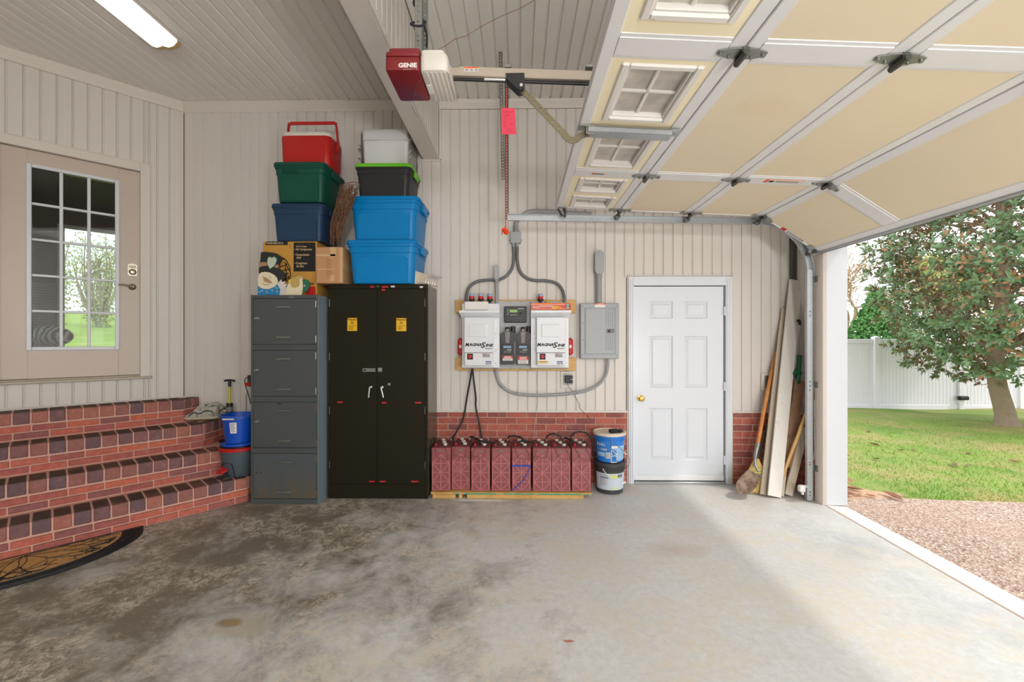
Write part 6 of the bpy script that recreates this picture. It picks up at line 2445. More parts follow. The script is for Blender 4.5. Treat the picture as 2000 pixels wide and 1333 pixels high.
# ------------------------------------------------------------------ inverter board on the wall
def E(x, y, Y): return at(880 + x / 7.84, 560 + y / 7.84, Y)


def ebox(mb, x0, y0, x1, y1, Y, th, b=.002):
    p, q = E(x0, y0, Y), E(x1, y1, Y)
    return mb.box(p.x, q.x, Y, Y + th, q.z, p.z, b)


mat('inv_white', (218, 219, 221), .35, var=.015)
mat('plate_grey', (172, 172, 170), .5, var=.03)
mat('box_grey', (158, 161, 163), .42, var=.03)
mat('conduit_grey', (150, 152, 152), .5, var=.05)
mat('flex_grey', (104, 105, 106), .5, var=.08)
wl = thing('timber_batten', 'upper timber rail holding the inverter board on the wall', 'rail', tuple(E(1000, 400, YB)))
ebox(MB(), 75, 205, 1915, 405, 4.405, .054, .004).build('timber', 'pine', wl, smooth=False)
wl = thing('timber_batten', 'lower timber rail holding the inverter board on the wall', 'rail', tuple(E(1000, 1290, YB)))
ebox(MB(), 80, 1090, 1915, 1290, 4.405, .054, .004).build('timber', 'pine', wl, smooth=False)
bp = thing('back_plate', 'grey steel back plate between the two white inverters', 'plate', tuple(E(1000, 1260, 4.40)))
ebox(MB(), 190, 225, 1800, 1262, 4.388, .015, .002).build('plate', 'plate_grey', bp, smooth=False)
mb = MB()
for x, y in ((915, 238), (1072, 238), (1225, 238), (1690, 238), (460, 1252), (915, 1252), (1072, 1252), (1225, 1252)):
    c = E(x, y, 4.388)
    mb.lathe([(.008, 0), (.008, .003), (.005, .006)], c, (0, -1, 0), 8)
mb.build('screws', 'screw', bp)


def inverter(x0, x1, c0, c1, hood0, hood1, lab, right):
    t = thing('inverter', lab, 'inverter', tuple(E((x0 + x1) / 2, 1245, 4.33)), 0, 'white power inverters')
    Yc = 4.285
    ebox(MB(), x0, 262 if not right else 372, x1, 1245, Yc, .102, .003).build('chassis', 'inv_white', t, smooth=False)
    # rain hood with sloping cheeks
    h = MB()
    p0, p1 = E(hood0, 365, Yc - .055), E(hood1, 365, Yc - .055)
    z = p0.z
    xi0, xi1 = E(x0, 400, Yc).x, E(x1, 400, Yc).x
    h.loft([[(p0.x, y_, zz_) for y_, zz_ in ((Yc - .055, z - .022), (Yc - .055, z), (Yc + .05, z + .006), (Yc + .05, z - .022))],
            [(p1.x, y_, zz_) for y_, zz_ in ((Yc - .055, z - .022), (Yc - .055, z), (Yc + .05, z + .006), (Yc + .05, z - .022))]])
    h.loft([[(p0.x, Yc - .054, z - .022), (p1.x, Yc - .054, z - .022), (p1.x, Yc + .05, z - .022), (p0.x, Yc + .05, z - .022)],
            [(xi0, Yc - .002, z - .075), (xi1, Yc - .002, z - .075), (xi1, Yc + .05, z - .075), (xi0, Yc + .05, z - .075)]])
    h.build('hood', 'inv_white', t, smooth=False)
    Yv = 4.215
    cv = ebox(MB(), c0, 470, c1, 1014, Yv, .07, .006).build('upper_cover', 'inv_white', t, smooth=False)
    lc = ebox(MB(), c0 + 10, 1018, c1 - 8, 1215, Yv + .003, .067, .005).build('lower_cover', 'inv_white', t, smooth=False)
    w_ = c1 - c0
    em = MB()
    a, b, c, d_ = E(c0 + w_ * .14, 585, Yv).x, E(c0 + w_ * .80, 585, Yv).x, E(c0, 575, Yv).z, E(c0, 780, Yv).z
    em.loft([[(a, Yv, c), (b, Yv, c), (b, Yv, d_), (a, Yv, d_)], [(a + .018, Yv - .003, c - .01), (b - .018, Yv - .003, c - .01), (b - .018, Yv - .003, d_ + .01), (a + .018, Yv - .003, d_ + .01)]], False, True)
    em.build('embossed_field', 'inv_white', cv, smooth=False)
    lx = c0 + (18 if not right else 8)
    p = E(lx + 2, 893, Yv)
    parts_ = (('M', 0, .046, 0, 1.0), ('AGNA', 60, .037, 0, 1.16), ('S', 236, .074, -.006, 1.22), ('INE', 312, .037, -.006, 1.22))
    for s_, dx, sz, dz, sx in parts_:
        q = E(lx + dx, 893, Yv)
        text(s_, sz, 'ink_black', cv, (q.x, Yv - .0006, q.z + dz), bold=.0019, shear=.22, sx=sx)
    q = E(lx + 308, 945, Yv)
    q2 = E(lx + 412, 955, Yv)
    MB().box(q.x, q2.x, Yv - .0008, Yv, q2.z, q.z).build('small_print', 'ink_black', cv, smooth=False)
    ylc = Yv + .003
    kn = ebox(MB(), c0 + 48, 1028, c0 + 138, 1120, ylc - .001, .001, 0).build('switch_label', 'ink_black', lc, smooth=False)
    c = E(c0 + 93, 1074, ylc - .001)
    MB().lathe([(.0185, 0), (.0185, .002), (.017, .0025)], c, (0, -1, 0), 20).build('switch_dial', 'label_red', kn)
    MB().bar((c.x - .007, c.y - .004, c.z + .005), (c.x + .006, c.y - .004, c.z - .004), .004, .004, up=(0, 1, 0)).build('switch_lever', 'ink_black', kn, smooth=False)
    s1 = ebox(MB(), c0 + 283, 1028, c0 + 400, 1086, ylc - .001, .001, 0).build('rating_label', 'plate_grey', lc, smooth=False)
    mb = MB()
    for i in range(5): ebox(mb, c0 + 288, 1044 + i * 8, c0 + (388 if i % 2 else 396), 1047 + i * 8, ylc - .0016, .0006, 0)
    mb.build('print', 'ink_grey', s1, smooth=False)
    ebox(MB(), c0 + 286, 1031, c0 + 345, 1040, ylc - .0016, .0006, 0).build('red_line', 'label_red', s1, smooth=False)
    s2_ = ebox(MB(), c0 + (330 if not right else 312), 1146, c0 + (416 if not right else 402), 1194, ylc - .001, .001, .0004).build('maker_badge', 'label_blue', lc, smooth=False)
    q = E(c0 + (373 if not right else 357), 1170, ylc)
    text('my', .030, 'label_white', s2_, (q.x, ylc - .0016, q.z), align='CENTER', bold=.0008, sx=1.4)
    if right:
        s3 = ebox(MB(), 1334, 1140, 1500, 1194, ylc - .001, .001, 0).build('warning_label', 'label_white', lc, smooth=False)
        ebox(MB(), 1336, 1141, 1499, 1166, ylc - .0016, .0006, 0).build('yellow_band', 'label_yellow', s3, smooth=False)
        q = E(1417, 1153, ylc)
        text('WARNING', .013, 'ink_brown', s3, (q.x, ylc - .0022, q.z), align='CENTER', bold=.0003)
        mb = MB()
        for i in range(3): ebox(mb, 1342, 1171 + i * 7, 1490, 1173 + i * 7, ylc - .0016, .0006, 0)
        mb.build('print', 'ink_grey', s3, smooth=False)
    mb = MB()
    xs_ = 692 if not right else 1283
    for y in (500, 715, 735, 790, 965, 990, 1180):
        mb.lathe([(.005, 0), (.005, .003)], E(xs_ + (y % 3) * 4 - 4, y, Yc), (0, -1, 0), 8)
    mb.lathe([(.005, 0), (.005, .003)], E((c0 + c1) / 2 + 20, 447, Yc), (0, -1, 0), 8)
    for x in (c0 + 40, (c0 + c1) / 2, c1 - 50): mb.lathe([(.003, 0), (.003, .002)], E(x, 505, Yv), (0, -1, 0), 6)
    mb.build('screws', 'screw', t)
    # round red side knob
    sx_ = x0 if not right else x1
    c = E(sx_ + (-22 if not right else 22), 920, 4.36)
    mb = MB().box(c.x - .028, c.x + .028, 4.34, 4.385, c.z - .088, c.z + .088, .024)
    sw = mb.build('side_switch', 'label_red', t)
    MB().box(c.x - .012, c.x + .012, 4.336, 4.34, c.z - .016, c.z + .016, .002).build('switch_button', 'label_white', sw, smooth=False)
    return t


inverter(175, 750, 205, 655, 130, 750, 'left white inverter with a white carton on its hood', False)
inverter(1230, 1810, 1316, 1766, 1232, 1846, 'right white inverter under the orange cracker carton', True)
# cartons on the hoods
wc = thing('carton', 'small plain white carton resting on the left inverter hood', 'box', tuple(E(400, 360, 4.26)))
ebox(MB(), 216, 230, 572, 357, 4.242, .04, .003).build('carton', 'label_white', wc, smooth=False)
mat('box_orange', (232, 110, 20), .45)
mat('box_red', (214, 54, 26), .45)
oc = thing('cracker_box', 'orange peanut butter cracker box on the right inverter hood', 'box', tuple(E(1530, 360, 4.25)))
YO = 4.24
ebox(MB(), 1232, 252, 1842, 357, YO, .042, .002).build('carton', 'box_orange', oc, smooth=False)
rb = ebox(MB(), 1234, 284, 1840, 343, YO - .0008, .0008, 0).build('red_band', 'box_red', oc, smooth=False)
for y in (277, 343): ebox(MB(), 1234, y, 1770, y + 4, YO - .0012, .0006, 0).build('white_line', 'label_white', oc, smooth=False)
q = E(1246, 311, YO)
text('Austin', .030, 'label_white', rb, (q.x, YO - .0016, q.z), bold=.0006, shear=.3)
q = E(1372, 302, YO)
text('Peanut Butter', .024, 'label_white', rb, (q.x, YO - .0016, q.z), bold=.0006)
ebox(MB(), 1374, 316, 1530, 321, YO - .0014, .0005, 0).build('small_print', 'label_orange', rb, smooth=False)
c = [(1545, 345), (1560, 318), (1600, 300), (1650, 303), (1690, 322), (1715, 345)]
q = [E(x, y, YO) for x, y in c]
MB().prism([(p.x, p.z) for p in q], YO - .0015, YO - .0009).build('cracker_picture', 'label_yellow', rb, smooth=False)
mat('cracker', (214, 132, 34), .6)
c = [(1600, 345), (1612, 325), (1650, 318), (1690, 330), (1705, 345)]
q = [E(x, y, YO) for x, y in c]
MB().prism([(p.x, p.z) for p in q], YO - .002, YO - .0014).build('cracker_picture', 'cracker', rb, smooth=False)
ebox(MB(), 1762, 262, 1826, 345, YO - .0018, .0008, 0).build('facts_panel', 'ink_black', rb, smooth=False)
mb = MB()
for y in (268, 282, 300, 318, 332): ebox(mb, 1770, y, 1818, y + 8, YO - .0024, .0006, 0)
mb.build('facts_print', 'label_white', rb, smooth=False)
yl_ = thing('yellow_cap', 'small yellow cap behind the orange cracker box', 'cap', tuple(E(1490, 240, 4.34)))
ebox(MB(), 1462, 216, 1514, 262, 4.32, .04, .008).build('cap', 'label_yellow', yl_)

# remote control panel
YP = 4.352
rp = thing('control_panel', 'black control panel with a green display between the inverters', 'panel', tuple(E(990, 550, YP)))
pn = ebox(MB(), 820, 305, 1165, 552, YP, .034, .006).build('housing', 'black_plastic', rp)
mat('lcd_green', (104, 150, 24), .3, emit=.25)
ebox(MB(), 904, 355, 1022, 396, YP - .001, .001, 0).build('display', 'lcd_green', pn, smooth=False)
q = E(1078, 340, YP)
text('MAGNUM', .013, 'label_white', pn, (q.x, YP - .001, q.z), align='CENTER', bold=.0005)
mb = MB()
for i in range(5): ebox(mb, 915 + i * 21, 429, 928 + i * 21, 442, YP - .002, .002, .0005)
for i in range(7): ebox(mb, 945 + i * 24, 484, 957 + i * 24, 487, YP - .001, .001, 0)
for i in range(5): ebox(mb, 868 + (i % 2) * 6, 338 + i * 22, 882 + (i % 2) * 6, 348 + i * 22, YP - .001, .001, 0)
c = E(1068, 408, YP)
for i in range(7):
    a = R(35 + i * 18)
    mb.box(c.x + .018 * math.cos(a) - .002, c.x + .018 * math.cos(a) + .002, YP - .001, YP, c.z + .018 * math.sin(a) - .001, c.z + .018 * math.sin(a) + .001)
mb.build('buttons', 'plate_grey', pn, smooth=False)
MB().lathe([(.013, 0), (.012, .010), (.004, .011)], c, (0, -1, 0), 18).build('knob', 'black_rubber', pn)


# charge controllers
def controller(x0, x1, lab, l0, l1, split, tall):
    YC = 4.295
    t = thing('charge_controller', lab, 'controller', tuple(E((x0 + x1) / 2, 1195, YC)), 0, 'dark charge controllers')
    xm = (x0 + x1) / 2
    mat_b = 'ctrl'
    mb = MB()
    q = [E(x, y, YC) for x, y in ((x0 + 4, 1195), (x1 - 4, 1195), (x1, 1060), (x1 - 10, 1035), (x1 - 10, 860), (x1, 830), (x1, 720), (x1 - 50, 690), (x0 + 62, 690), (x0 + 6, 725), (x0 + 2, 830), (x0 + 10, 860), (x0 + 10, 1035), (x0 + 4, 1060))]
    mb.prism([(p.x, p.z) for p in q], YC, YC + .092)
    bd = mb.build('housing', 'ctrl', t, smooth=False)
    for (a, b) in ((xm - 34, xm + 34), (xm + 50, xm + 122 if x1 < 1100 else xm + 116)):
        p, q_ = E(a, 700, YC + .02), E(b, 700, YC + .02)
        top_ = E(xm, 618 if a < xm else 606, YC + .03).z
        m_ = MB()
        m_.loft([[(x, y, z) for x, y in rrect(q_.x - p.x, .06, .02, 4, (p.x + q_.x) / 2, YC + .055)] for z in (p.z - .01, top_ - .015, top_ - .004)] + [[(x, y, top_) for x, y in rrect((q_.x - p.x) * .6, .035, .014, 4, (p.x + q_.x) / 2, YC + .055)]])
        m_.build('cable_gland', 'black_plastic', t)
    fn = MB()
    for i in range(5):
        a0, a1 = -32 + i * 16, -22 + i * 11
        p, q_ = E(xm + a0, 696, YC - .004), E(xm + a1, 862, YC - .004)
        fn.bar(p, q_, .006, .008, up=(0, 1, 0))
    fn.prism([(E(xm - 36, 690, YC).x, E(xm, 695, YC).z), (E(xm + 36, 690, YC).x, E(xm, 695, YC).z), (E(xm + 24, 865, YC).x, E(xm, 865, YC).z), (E(xm - 24, 865, YC).x, E(xm, 865, YC).z)], YC - .003, YC)
    ebox(fn, xm - 26, 652, xm + 28, 690, YC - .002, .03, .003)
    fn.build('heat_sink', 'fin_grey', t, smooth=False)
    fp = ebox(MB(), x0 + 18, 878, x1 - 22, 1038, YC - .006, .006, .002).build('face_panel', 'black_plastic', t, smooth=False)
    dp_ = ebox(MB(), xm - 70, 898, xm + 66, 952, YC - .008, .002, 0).build('display', 'ink_black', fp, smooth=False)
    ebox(MB(), xm - 62, 908, xm + 58, 944, YC - .009, .001, 0).build('screen', 'lcd_blue', dp_, smooth=False)
    p = E(xm - 4, 970, YC)
    text('FlexMax', .013, 'label_white', fp, (p.x, YC - .0068, p.z), bold=.0004, shear=.2)
    bt = MB()
    for x, y in ((-40, 992), (-20, 1000), (0, 985), (0, 1012), (18, 1000), (38, 992), (-42, 1014), (40, 1014)):
        ebox(bt, xm + x - 5, y - 5, xm + x + 5, y + 5, YC - .008, .002, 0)
    bt.build('buttons', 'plate_grey', fp, smooth=False)
    lw = ebox(MB(), l0, split[0], l1, split[2], YC - .001, .001, 0).build('warning_label', 'label_white', t, smooth=False)
    ebox(MB(), l0, split[0], l1, split[1], YC - .0016, .0006, 0).build('red_band', 'label_red', lw, smooth=False)
    mb = MB()
    for i in range(3): ebox(mb, l0 + 24, split[0] + 8 + i * (split[1] - split[0] - 10) / 3, l1 - 24, split[0] + 14 + i * (split[1] - split[0] - 10) / 3, YC - .0022, .0006, 0)
    mb.build('white_print', 'label_white', lw, smooth=False)
    mb = MB()
    n = 2 if not tall else 4
    for i in range(n): ebox(mb, l0 + 10 + 14 * (i % 2), split[1] + 8 + i * 14, l1 - 12 - 18 * (i % 2), split[1] + 13 + i * 14, YC - .0022, .0006, 0)
    mb.build('grey_print', 'ink_grey', lw, smooth=False)


mat('fin_grey', (128, 122, 115), .5, .3)
mat('ctrl', (42, 42, 43), .45, var=.06, scale=30)
mat('lcd_blue', (104, 142, 166), .3, emit=.12)
controller(762, 980, 'left dark charge controller with a short red and white label', 800, 950, (1062, 1100, 1136), False)
controller(1002, 1222, 'right dark charge controller with a taller red and white label', 1034, 1190, (1072, 1122, 1184), True)


# surge arrestors
mat('clear_cap', (150, 172, 198), .1, var=.05)
def arrestor(x, Y, ybase, lab):
    c = E(x, ybase, Y)
    t = thing('surge_arrestor', lab, 'arrestor', tuple(c), 0, 'red banded surge arrestors')
    s_ = .0265
    MB().lathe([(.012, -.03), (.012, -.012), (.030, -.006), (.030, .006), (.026, .010)], c, (0, 0, 1), 20).build('base', 'black_plastic', t)
    MB().lathe([(s_, .010), (s_, .036)], c, (0, 0, 1), 20).build('red_band', 'label_red', t)
    MB().lathe([(s_, .036), (s_, .058), (s_ * .85, .064), (.004, .066)], c, (0, 0, 1), 20).build('clear_top', 'clear_cap', t)


arrestor(325, 4.335, 205, 'leftmost of three surge arrestors above the left inverter')
arrestor(466, 4.335, 205, 'middle of three surge arrestors above the left inverter')
arrestor(604, 4.335, 208, 'rightmost of three surge arrestors above the left inverter')
arrestor(1378, 4.335, 208, 'lone surge arrestor above the right inverter')


# ------------------------------------------------------------------ conduits and boxes
def C(x, y, Y): return at(840 + x / 3.175, 400 + y / 3.175, Y)


jb = thing('junction_box', 'grey square junction box under the garage door track', 'box', tuple(C(530, 240, 4.4)))
p, q = C(497, 165, 4.40), C(564, 238, 4.40)
MB().box(p.x, q.x, 4.40, 4.458, q.z, p.z, .006).build('box', 'box_grey', jb, smooth=False)
MB().box(p.x - .012, q.x + .012, 4.445, 4.459, q.z + .03, q.z + .05, .003).build('mounting_ear', 'box_grey', jb, smooth=False)
for x in (517, 541):
    a, b = C(x, 236, 4.425), C(x, 262, 4.425)
    MB().cyl(a, b, .016, n=14).build('gland', 'conduit_grey', jb)
up_ = MB().tube(spline([C(533, 168, 4.43), C(533, 120, 4.43), C(545, 92, 4.43), C(580, 62, 4.43), C(640, 42, 4.43), C(800, 48, 4.43), C(1000, 60, 4.43)], 6), .0225, 14)
tag(up_.build('conduit', 'conduit_grey'), 'grey conduit bending from the junction box behind the track', 'conduit')
Yx = 4.425
for pts, lab in (([(517, 262), (519, 330), (508, 395), (470, 445), (420, 466), (350, 468), (290, 478), (245, 510), (226, 555), (222, 600)], 'dark flexible conduit curving left from the junction box'),
                 ([(541, 262), (541, 340), (556, 410), (595, 452), (650, 470), (730, 473), (790, 492), (820, 530), (832, 575), (833, 606)], 'dark flexible conduit curving right from the junction box')):
    w_ = [C(x, y, Yx - (.05 if y > 560 else .02 * (y > 520))) for x, y in pts]
    pts2 = spline(w_, 8)
    t = MB().tube(pts2, .0155, 12)
    o = t.build('flexible_conduit', 'flex_grey')
    tag(o, lab, 'conduit', 'flexible conduits')


def lb_fitting(xc, w_, y0, y1, pipe_w, y2, Y, lab):
    t = thing('conduit_fitting', lab, 'conduit', tuple(C(xc, y2, Y)))
    p, q = C(xc - w_ / 2, y0, Y), C(xc + w_ / 2, y1, Y)
    r_ = (q.x - p.x) / 2
    cx_ = (p.x + q.x) / 2
    pts = [(cx_ + r_ * math.cos(R(a)), p.z - r_ + r_ * math.sin(R(a))) for a in range(0, 181, 20)] + [(cx_ + r_ * math.cos(R(a)), q.z + r_ + r_ * math.sin(R(a))) for a in range(180, 361, 20)]
    MB().prism(pts, Y, Y + .06).build('body', 'conduit_grey', t)
    pts2 = [(cx_ + (x - cx_) * .9, (z - (p.z + q.z) / 2) * .96 + (p.z + q.z) / 2) for x, z in pts]
    cv_ = MB().prism(pts2, Y - .004, Y).build('cover', 'box_grey', t)
    MB().lathe([(.005, 0), (.005, .003)], (cx_, Y - .004, p.z - .02), (0, -1, 0), 8).lathe([(.005, 0), (.005, .003)], (cx_, Y - .004, q.z + .02), (0, -1, 0), 8).build('screws', 'screw', cv_)
    rp_ = abs(C(xc + pipe_w / 2, y1, Y).x - C(xc - pipe_w / 2, y1, Y).x) / 2
    b = C(xc, y2, Y)
    MB().cyl((cx_, Y + .03, q.z + .01), (cx_, Y + .03, b.z), rp_, n=18).build('pipe', 'conduit_grey', t)
    MB().cyl((cx_, Y + .03, q.z + .012), (cx_, Y + .03, q.z - .03), rp_ * 1.15, n=18).build('collar', 'conduit_grey', t)


lb_fitting(1051, 56, 282, 432, 36, 608, 4.375, 'large rounded conduit fitting rising from the breaker panel')
lb_fitting(411, 30, 372, 466, 20, 612, 4.36, 'narrow conduit fitting rising from the left inverter')

# breaker panel
YK = 4.365
bk = thing('breaker_panel', 'grey electrical breaker panel left of the white door', 'panel', tuple(C(1050, 957, YK)))
p, q = C(932, 612, YK), C(1172, 957, YK)
MB().box(p.x, q.x, YK, 4.458, q.z, p.z, .008).build('cover', 'box_grey', bk, smooth=False)
p, q = C(964, 645, YK), C(1144, 925, YK)
dr = MB().box(p.x, q.x, YK - .006, YK, q.z, p.z, .003).build('door', 'box_grey', bk, smooth=False)
fr_ = MB()
for dx in (-.014,):
    fr_.box(p.x - .012, p.x - .004, YK - .004, YK, q.z - .012, p.z + .012, .002).box(q.x + .004, q.x + .012, YK - .004, YK, q.z - .012, p.z + .012, .002)
    fr_.box(p.x - .004, q.x + .004, YK - .004, YK, p.z + .004, p.z + .012, .002).box(p.x - .004, q.x + .004, YK - .004, YK, q.z - .012, q.z - .004, .002)
fr_.build('door_frame', 'box_grey', bk, smooth=False)
mb = MB()
for x in (1095, 1108, 1121, 1134):
    for (y0, y1) in ((655, 760), (805, 905)):
        a, b = C(x - 3, y0, YK - .009), C(x + 3, y1, YK - .009)
        mb.box(a.x, b.x, YK - .010, YK - .006, b.z, a.z, .0015)
mb.build('door_ribs', 'box_grey', dr, smooth=False)
a, b = C(1094, 770, YK - .006), C(1142, 797, YK - .006)
la = MB().box(a.x, b.x, YK - .009, YK - .006, b.z, a.z, .001).build('latch', 'ink_grey', dr, smooth=False)
a, b = C(1104, 777, YK - .006), C(1116, 792, YK - .006)
MB().box(a.x, b.x, YK - .012, YK - .009, b.z, a.z, .001).build('latch_button', 'ink_black', la, smooth=False)
for y in (690, 878):
    a = C(966, y, YK - .006)
    MB().cyl((a.x - .002, YK - .006, a.z - .012), (a.x - .002, YK - .006, a.z + .012), .004, n=8).build('hinge', 'steel', dr)
mb = MB()
for x, y in ((946, 630), (1160, 632), (944, 930), (1156, 935), (946, 735), (946, 840)):
    mb.lathe([(.007, 0), (.007, .002), (.003, .004)], C(x, y, YK), (0, -1, 0), 8)
mb.build('screws', 'screw', bk)
a, b = C(1022, 612, YK), C(1086, 641, YK)
s_ = MB().box(a.x, b.x, YK - .001, YK, b.z, a.z).build('warning_label', 'label_white', bk, smooth=False)
MB().box(a.x, b.x, YK - .0016, YK - .001, a.z - .014, a.z).build('orange_band', 'label_orange', s_, smooth=False)
text('WARNING', .012, 'label_white', s_, ((a.x + b.x) / 2, YK - .002, a.z - .007), align='CENTER', bold=.0003)

# conduit under the boards
pts = [(408, 1015), (410, 1050), (430, 1105), (475, 1150), (540, 1174), (660, 1183), (800, 1178), (910, 1166), (985, 1148), (1050, 1112), (1088, 1060), (1102, 1000), (1104, 955)]
o = MB().tube(spline([C(x, y, 4.41 if 1040 < y else 4.39) for x, y in pts], 6), .0155, 12)
tag(o.build('conduit', 'conduit_grey'), 'grey conduit sagging from the left inverter to the breaker panel', 'conduit')
for x, y in ((540, 1174), (912, 1166)):
    c = C(x, y, 4.41)
    m_ = MB()
    m_.tube([c + Vector((0, .04 - .058 * math.sin(R(a)) * 1.0, .021 * math.cos(R(a)))) if 0 < a < 180 else c + Vector((0, .045, .021 * math.cos(R(a)))) for a in range(0, 181, 30)], .0035, 6)
    m_.box(c.x - .008, c.x + .008, 4.455, 4.459, c.z - .05, c.z - .02)
    tag(m_.build('conduit_strap', 'galvanised'), 'metal strap holding the sagging conduit, %s one' % ('left' if x < 700 else 'right'), 'strap')

# black battery leads
D7 = lambda x, y, Y: at(820 + x / 4.762, 780 + y / 4.762, Y)
for pts, lab in (([C(262, 1018, 4.36), C(250, 1080, 4.38), C(228, 1200, 4.40), D7(405, 180, 4.40), D7(350, 290, 4.36), D7(300, 375, 4.28)], 'left black cable hanging from the left inverter to the batteries'),
                 ([C(264, 1022, 4.37), C(272, 1100, 4.38), C(284, 1200, 4.40), D7(520, 60, 4.41), D7(548, 210, 4.39), D7(572, 345, 4.34), D7(580, 385, 4.30)], 'right black cable hanging from the left inverter to the batteries')):
    o = MB().tube(spline(pts, 6), .0095, 10)
    tag(o.build('battery_lead', 'cable_black'), lab, 'cable', 'battery leads')
o = MB().tube(spline([C(668, 1035, 4.38), C(662, 1090, 4.44), C(668, 1160, 4.385), C(668, 1185, 4.385), C(660, 1260, 4.44), D7(1085, 60, 4.44), D7(1082, 150, 4.43), D7(1068, 240, 4.42), D7(1058, 400, 4.3)], 5), .0022, 6)
mat('wire_grey', (176, 176, 172), .5)
tag(o.build('thin_wire', 'wire_grey'), 'thin grey wire hanging below the right inverter to the batteries', 'wire')

# wall outlet with adapters
p, q = C(808, 1035, YB), C(886, 1138, YB)
ol = thing('wall_outlet', 'cream outlet plate with black adapters under the right inverter', 'outlet', ((p.x + q.x) / 2, YB, q.z))
MB().box(p.x, q.x, YB - .016, YB - .001, q.z, p.z, .004).build('plate', 'cream_trim', ol, smooth=False)
a, b = C(824, 1047, YB), C(882, 1118, YB)
MB().box(a.x, b.x, YB - .022, YB - .016, b.z, a.z, .003).build('cover', 'plate_grey', ol, smooth=False)
a, b = C(836, 1060, YB - .04), C(866, 1106, YB - .04)
ad = MB().box(a.x, b.x, YB - .07, YB - .022, b.z, a.z, .006).build('adapter', 'black_plastic', ol)
for y0, y1 in ((1060, 1080), (1088, 1108)):
    a, b = C(864, y0, YB - .03), C(884, y1, YB - .03)
    MB().box(a.x, b.x, YB - .055, YB - .022, b.z, a.z, .004).build('plug', 'black_plastic', ol)
MB().tube(spline([C(852, 1106, YB - .05), C(860, 1130, YB - .04), C(882, 1160, YB - .06), C(900, 1190, YB - .04), C(930, 1245, YB - .03), D7(1480, 70, YB - .03), D7(1530, 130, YB - .03), D7(1590, 190, YB - .03)], 5), .0022, 6).build('lead', 'cable_black', ol)
MB().tube(spline([C(880, 1150, YB - .055), C(905, 1158, YB - .07), C(925, 1162, YB - .06)], 4), .0024, 6).tube(spline([C(882, 1162, YB - .055), C(905, 1154, YB - .07), C(915, 1150, YB - .06)], 4), .0024, 6).build('tie', 'wire_grey', ol)

# ------------------------------------------------------------------ two paint pails
mat('pail_blue', (44, 124, 206), .35, var=.03)
mat('pail_dark', (62, 62, 62), .5, var=.1)
mat('label_pale_blue', (150, 192, 226), .5)
mat('label_pale', (196, 206, 216), .5, var=.05)
mat('label_lime', (206, 214, 120), .6)
pcx, pcy = at(1190.5, 930, 4.24).x, 4.245


def wrap(mb, cx, cy, r0, r1, a0, a1, z0, z1, zb, H, off=.0015, n=8):
    n = max(n, int(abs(a1 - a0) / 4) + 1)
    rings = []
    for z in (z0, z1):
        r = r0 + (r1 - r0) * (z - zb) / H + off
        rings.append([(cx + r * math.sin(R(a0 + (a1 - a0) * i / n)), cy - r * math.cos(R(a0 + (a1 - a0) * i / n)), z) for i in range(n + 1)])
    mb.loft(rings, False, False, closed=False)
    return mb


def pail(name, lab, zb, H, r0, r1, bm_, lidm, cat='pail'):
    t = thing(name, lab, cat, (pcx, pcy, zb))
    mb = MB()
    hh = H - .075
    prof = [(r0 * .96, .002), (r0, .006), (r0 + (r1 - r0) * hh / H, hh)]
    for i in range(3):
        z = hh + i * .020
        rr = r0 + (r1 - r0) * z / H
        prof += [(rr, z), (rr + .007, z + .002), (rr + .007, z + .006), (rr, z + .008)]
    prof += [(r1, H - .012)]
    mb.lathe(prof, (pcx, pcy, zb), (0, 0, 1), 40)
    b = mb.build('bucket', bm_, t)
    l = MB().lathe([(r1 + .004, H - .03), (r1 + .010, H - .028), (r1 + .010, H - .004), (r1 + .004, H), (r1 - .006, H), (r1 - .010, H - .008), (.02, H - .008)], (pcx, pcy, zb), (0, 0, 1), 40).build('lid', lidm, t)
    return t, b, l


t1, b1, l1 = pail('paint_pail', 'dark grey pail with a pale label on the floor under the blue one', .001, .300, .128, .146, 'pail_dark', 'pail_dark')
lb1 = wrap(MB(), pcx, pcy, .128, .146, -75, 88, .045, .205, .001, .300).build('paper_label', 'label_pale', b1, recalc=False)
mb = MB()
for i in range(9): wrap(mb, pcx, pcy, .128, .146, -52, -18 - (i % 3) * 5, .185 - i * .012, .188 - i * .012, .001, .3, .0028, 4)
mb.build('print', 'ink_grey', lb1, recalc=False)
mb = MB()
wrap(mb, pcx, pcy, .128, .146, -50, -16, .160, .167, .001, .3, .0032, 4)
for a in (22, 30, 38): wrap(mb, pcx, pcy, .128, .146, a, a + 5, .165, .195, .001, .3, .0028, 2)
mb.build('bold_print', 'ink_black', lb1, recalc=False)
wrap(MB(), pcx, pcy, .128, .146, -8, 26, .160, .192, .001, .3, .0028, 4).build('lime_panel', 'label_lime', lb1, recalc=False)
mb = MB()
for a in (-8, 4, 14): wrap(mb, pcx, pcy, .128, .146, a, a + 7, .056, .074, .001, .3, .0028, 2)
mb.build('lime_print', 'label_lime', lb1, recalc=False)
MB().tube(spline([at(1177, 916, 4.09), at(1184, 926, 4.075), at(1197, 936, 4.07)], 4), .0035, 6).build('bail', 'label_white', t1)
MB().cyl(at(1213, 946, 4.16), at(1222, 942, 4.18), .009, n=10).build('grip', 'label_white', t1)
zb2 = .302
t2, b2, l2 = pail('paint_pail', 'blue printed pail with a cream lid standing on the grey pail', zb2, .285, .126, .150, 'pail_blue', 'cream_wood')
mb = MB()
wrap(mb, pcx, pcy, .126, .150, 22, 85, zb2 + .02, zb2 + .165, zb2, .285)
wrap(mb, pcx, pcy, .126, .150, -70, -30, zb2 + .06, zb2 + .10, zb2, .285)
pl = mb.build('pale_print', 'label_pale_blue', b2, recalc=False)
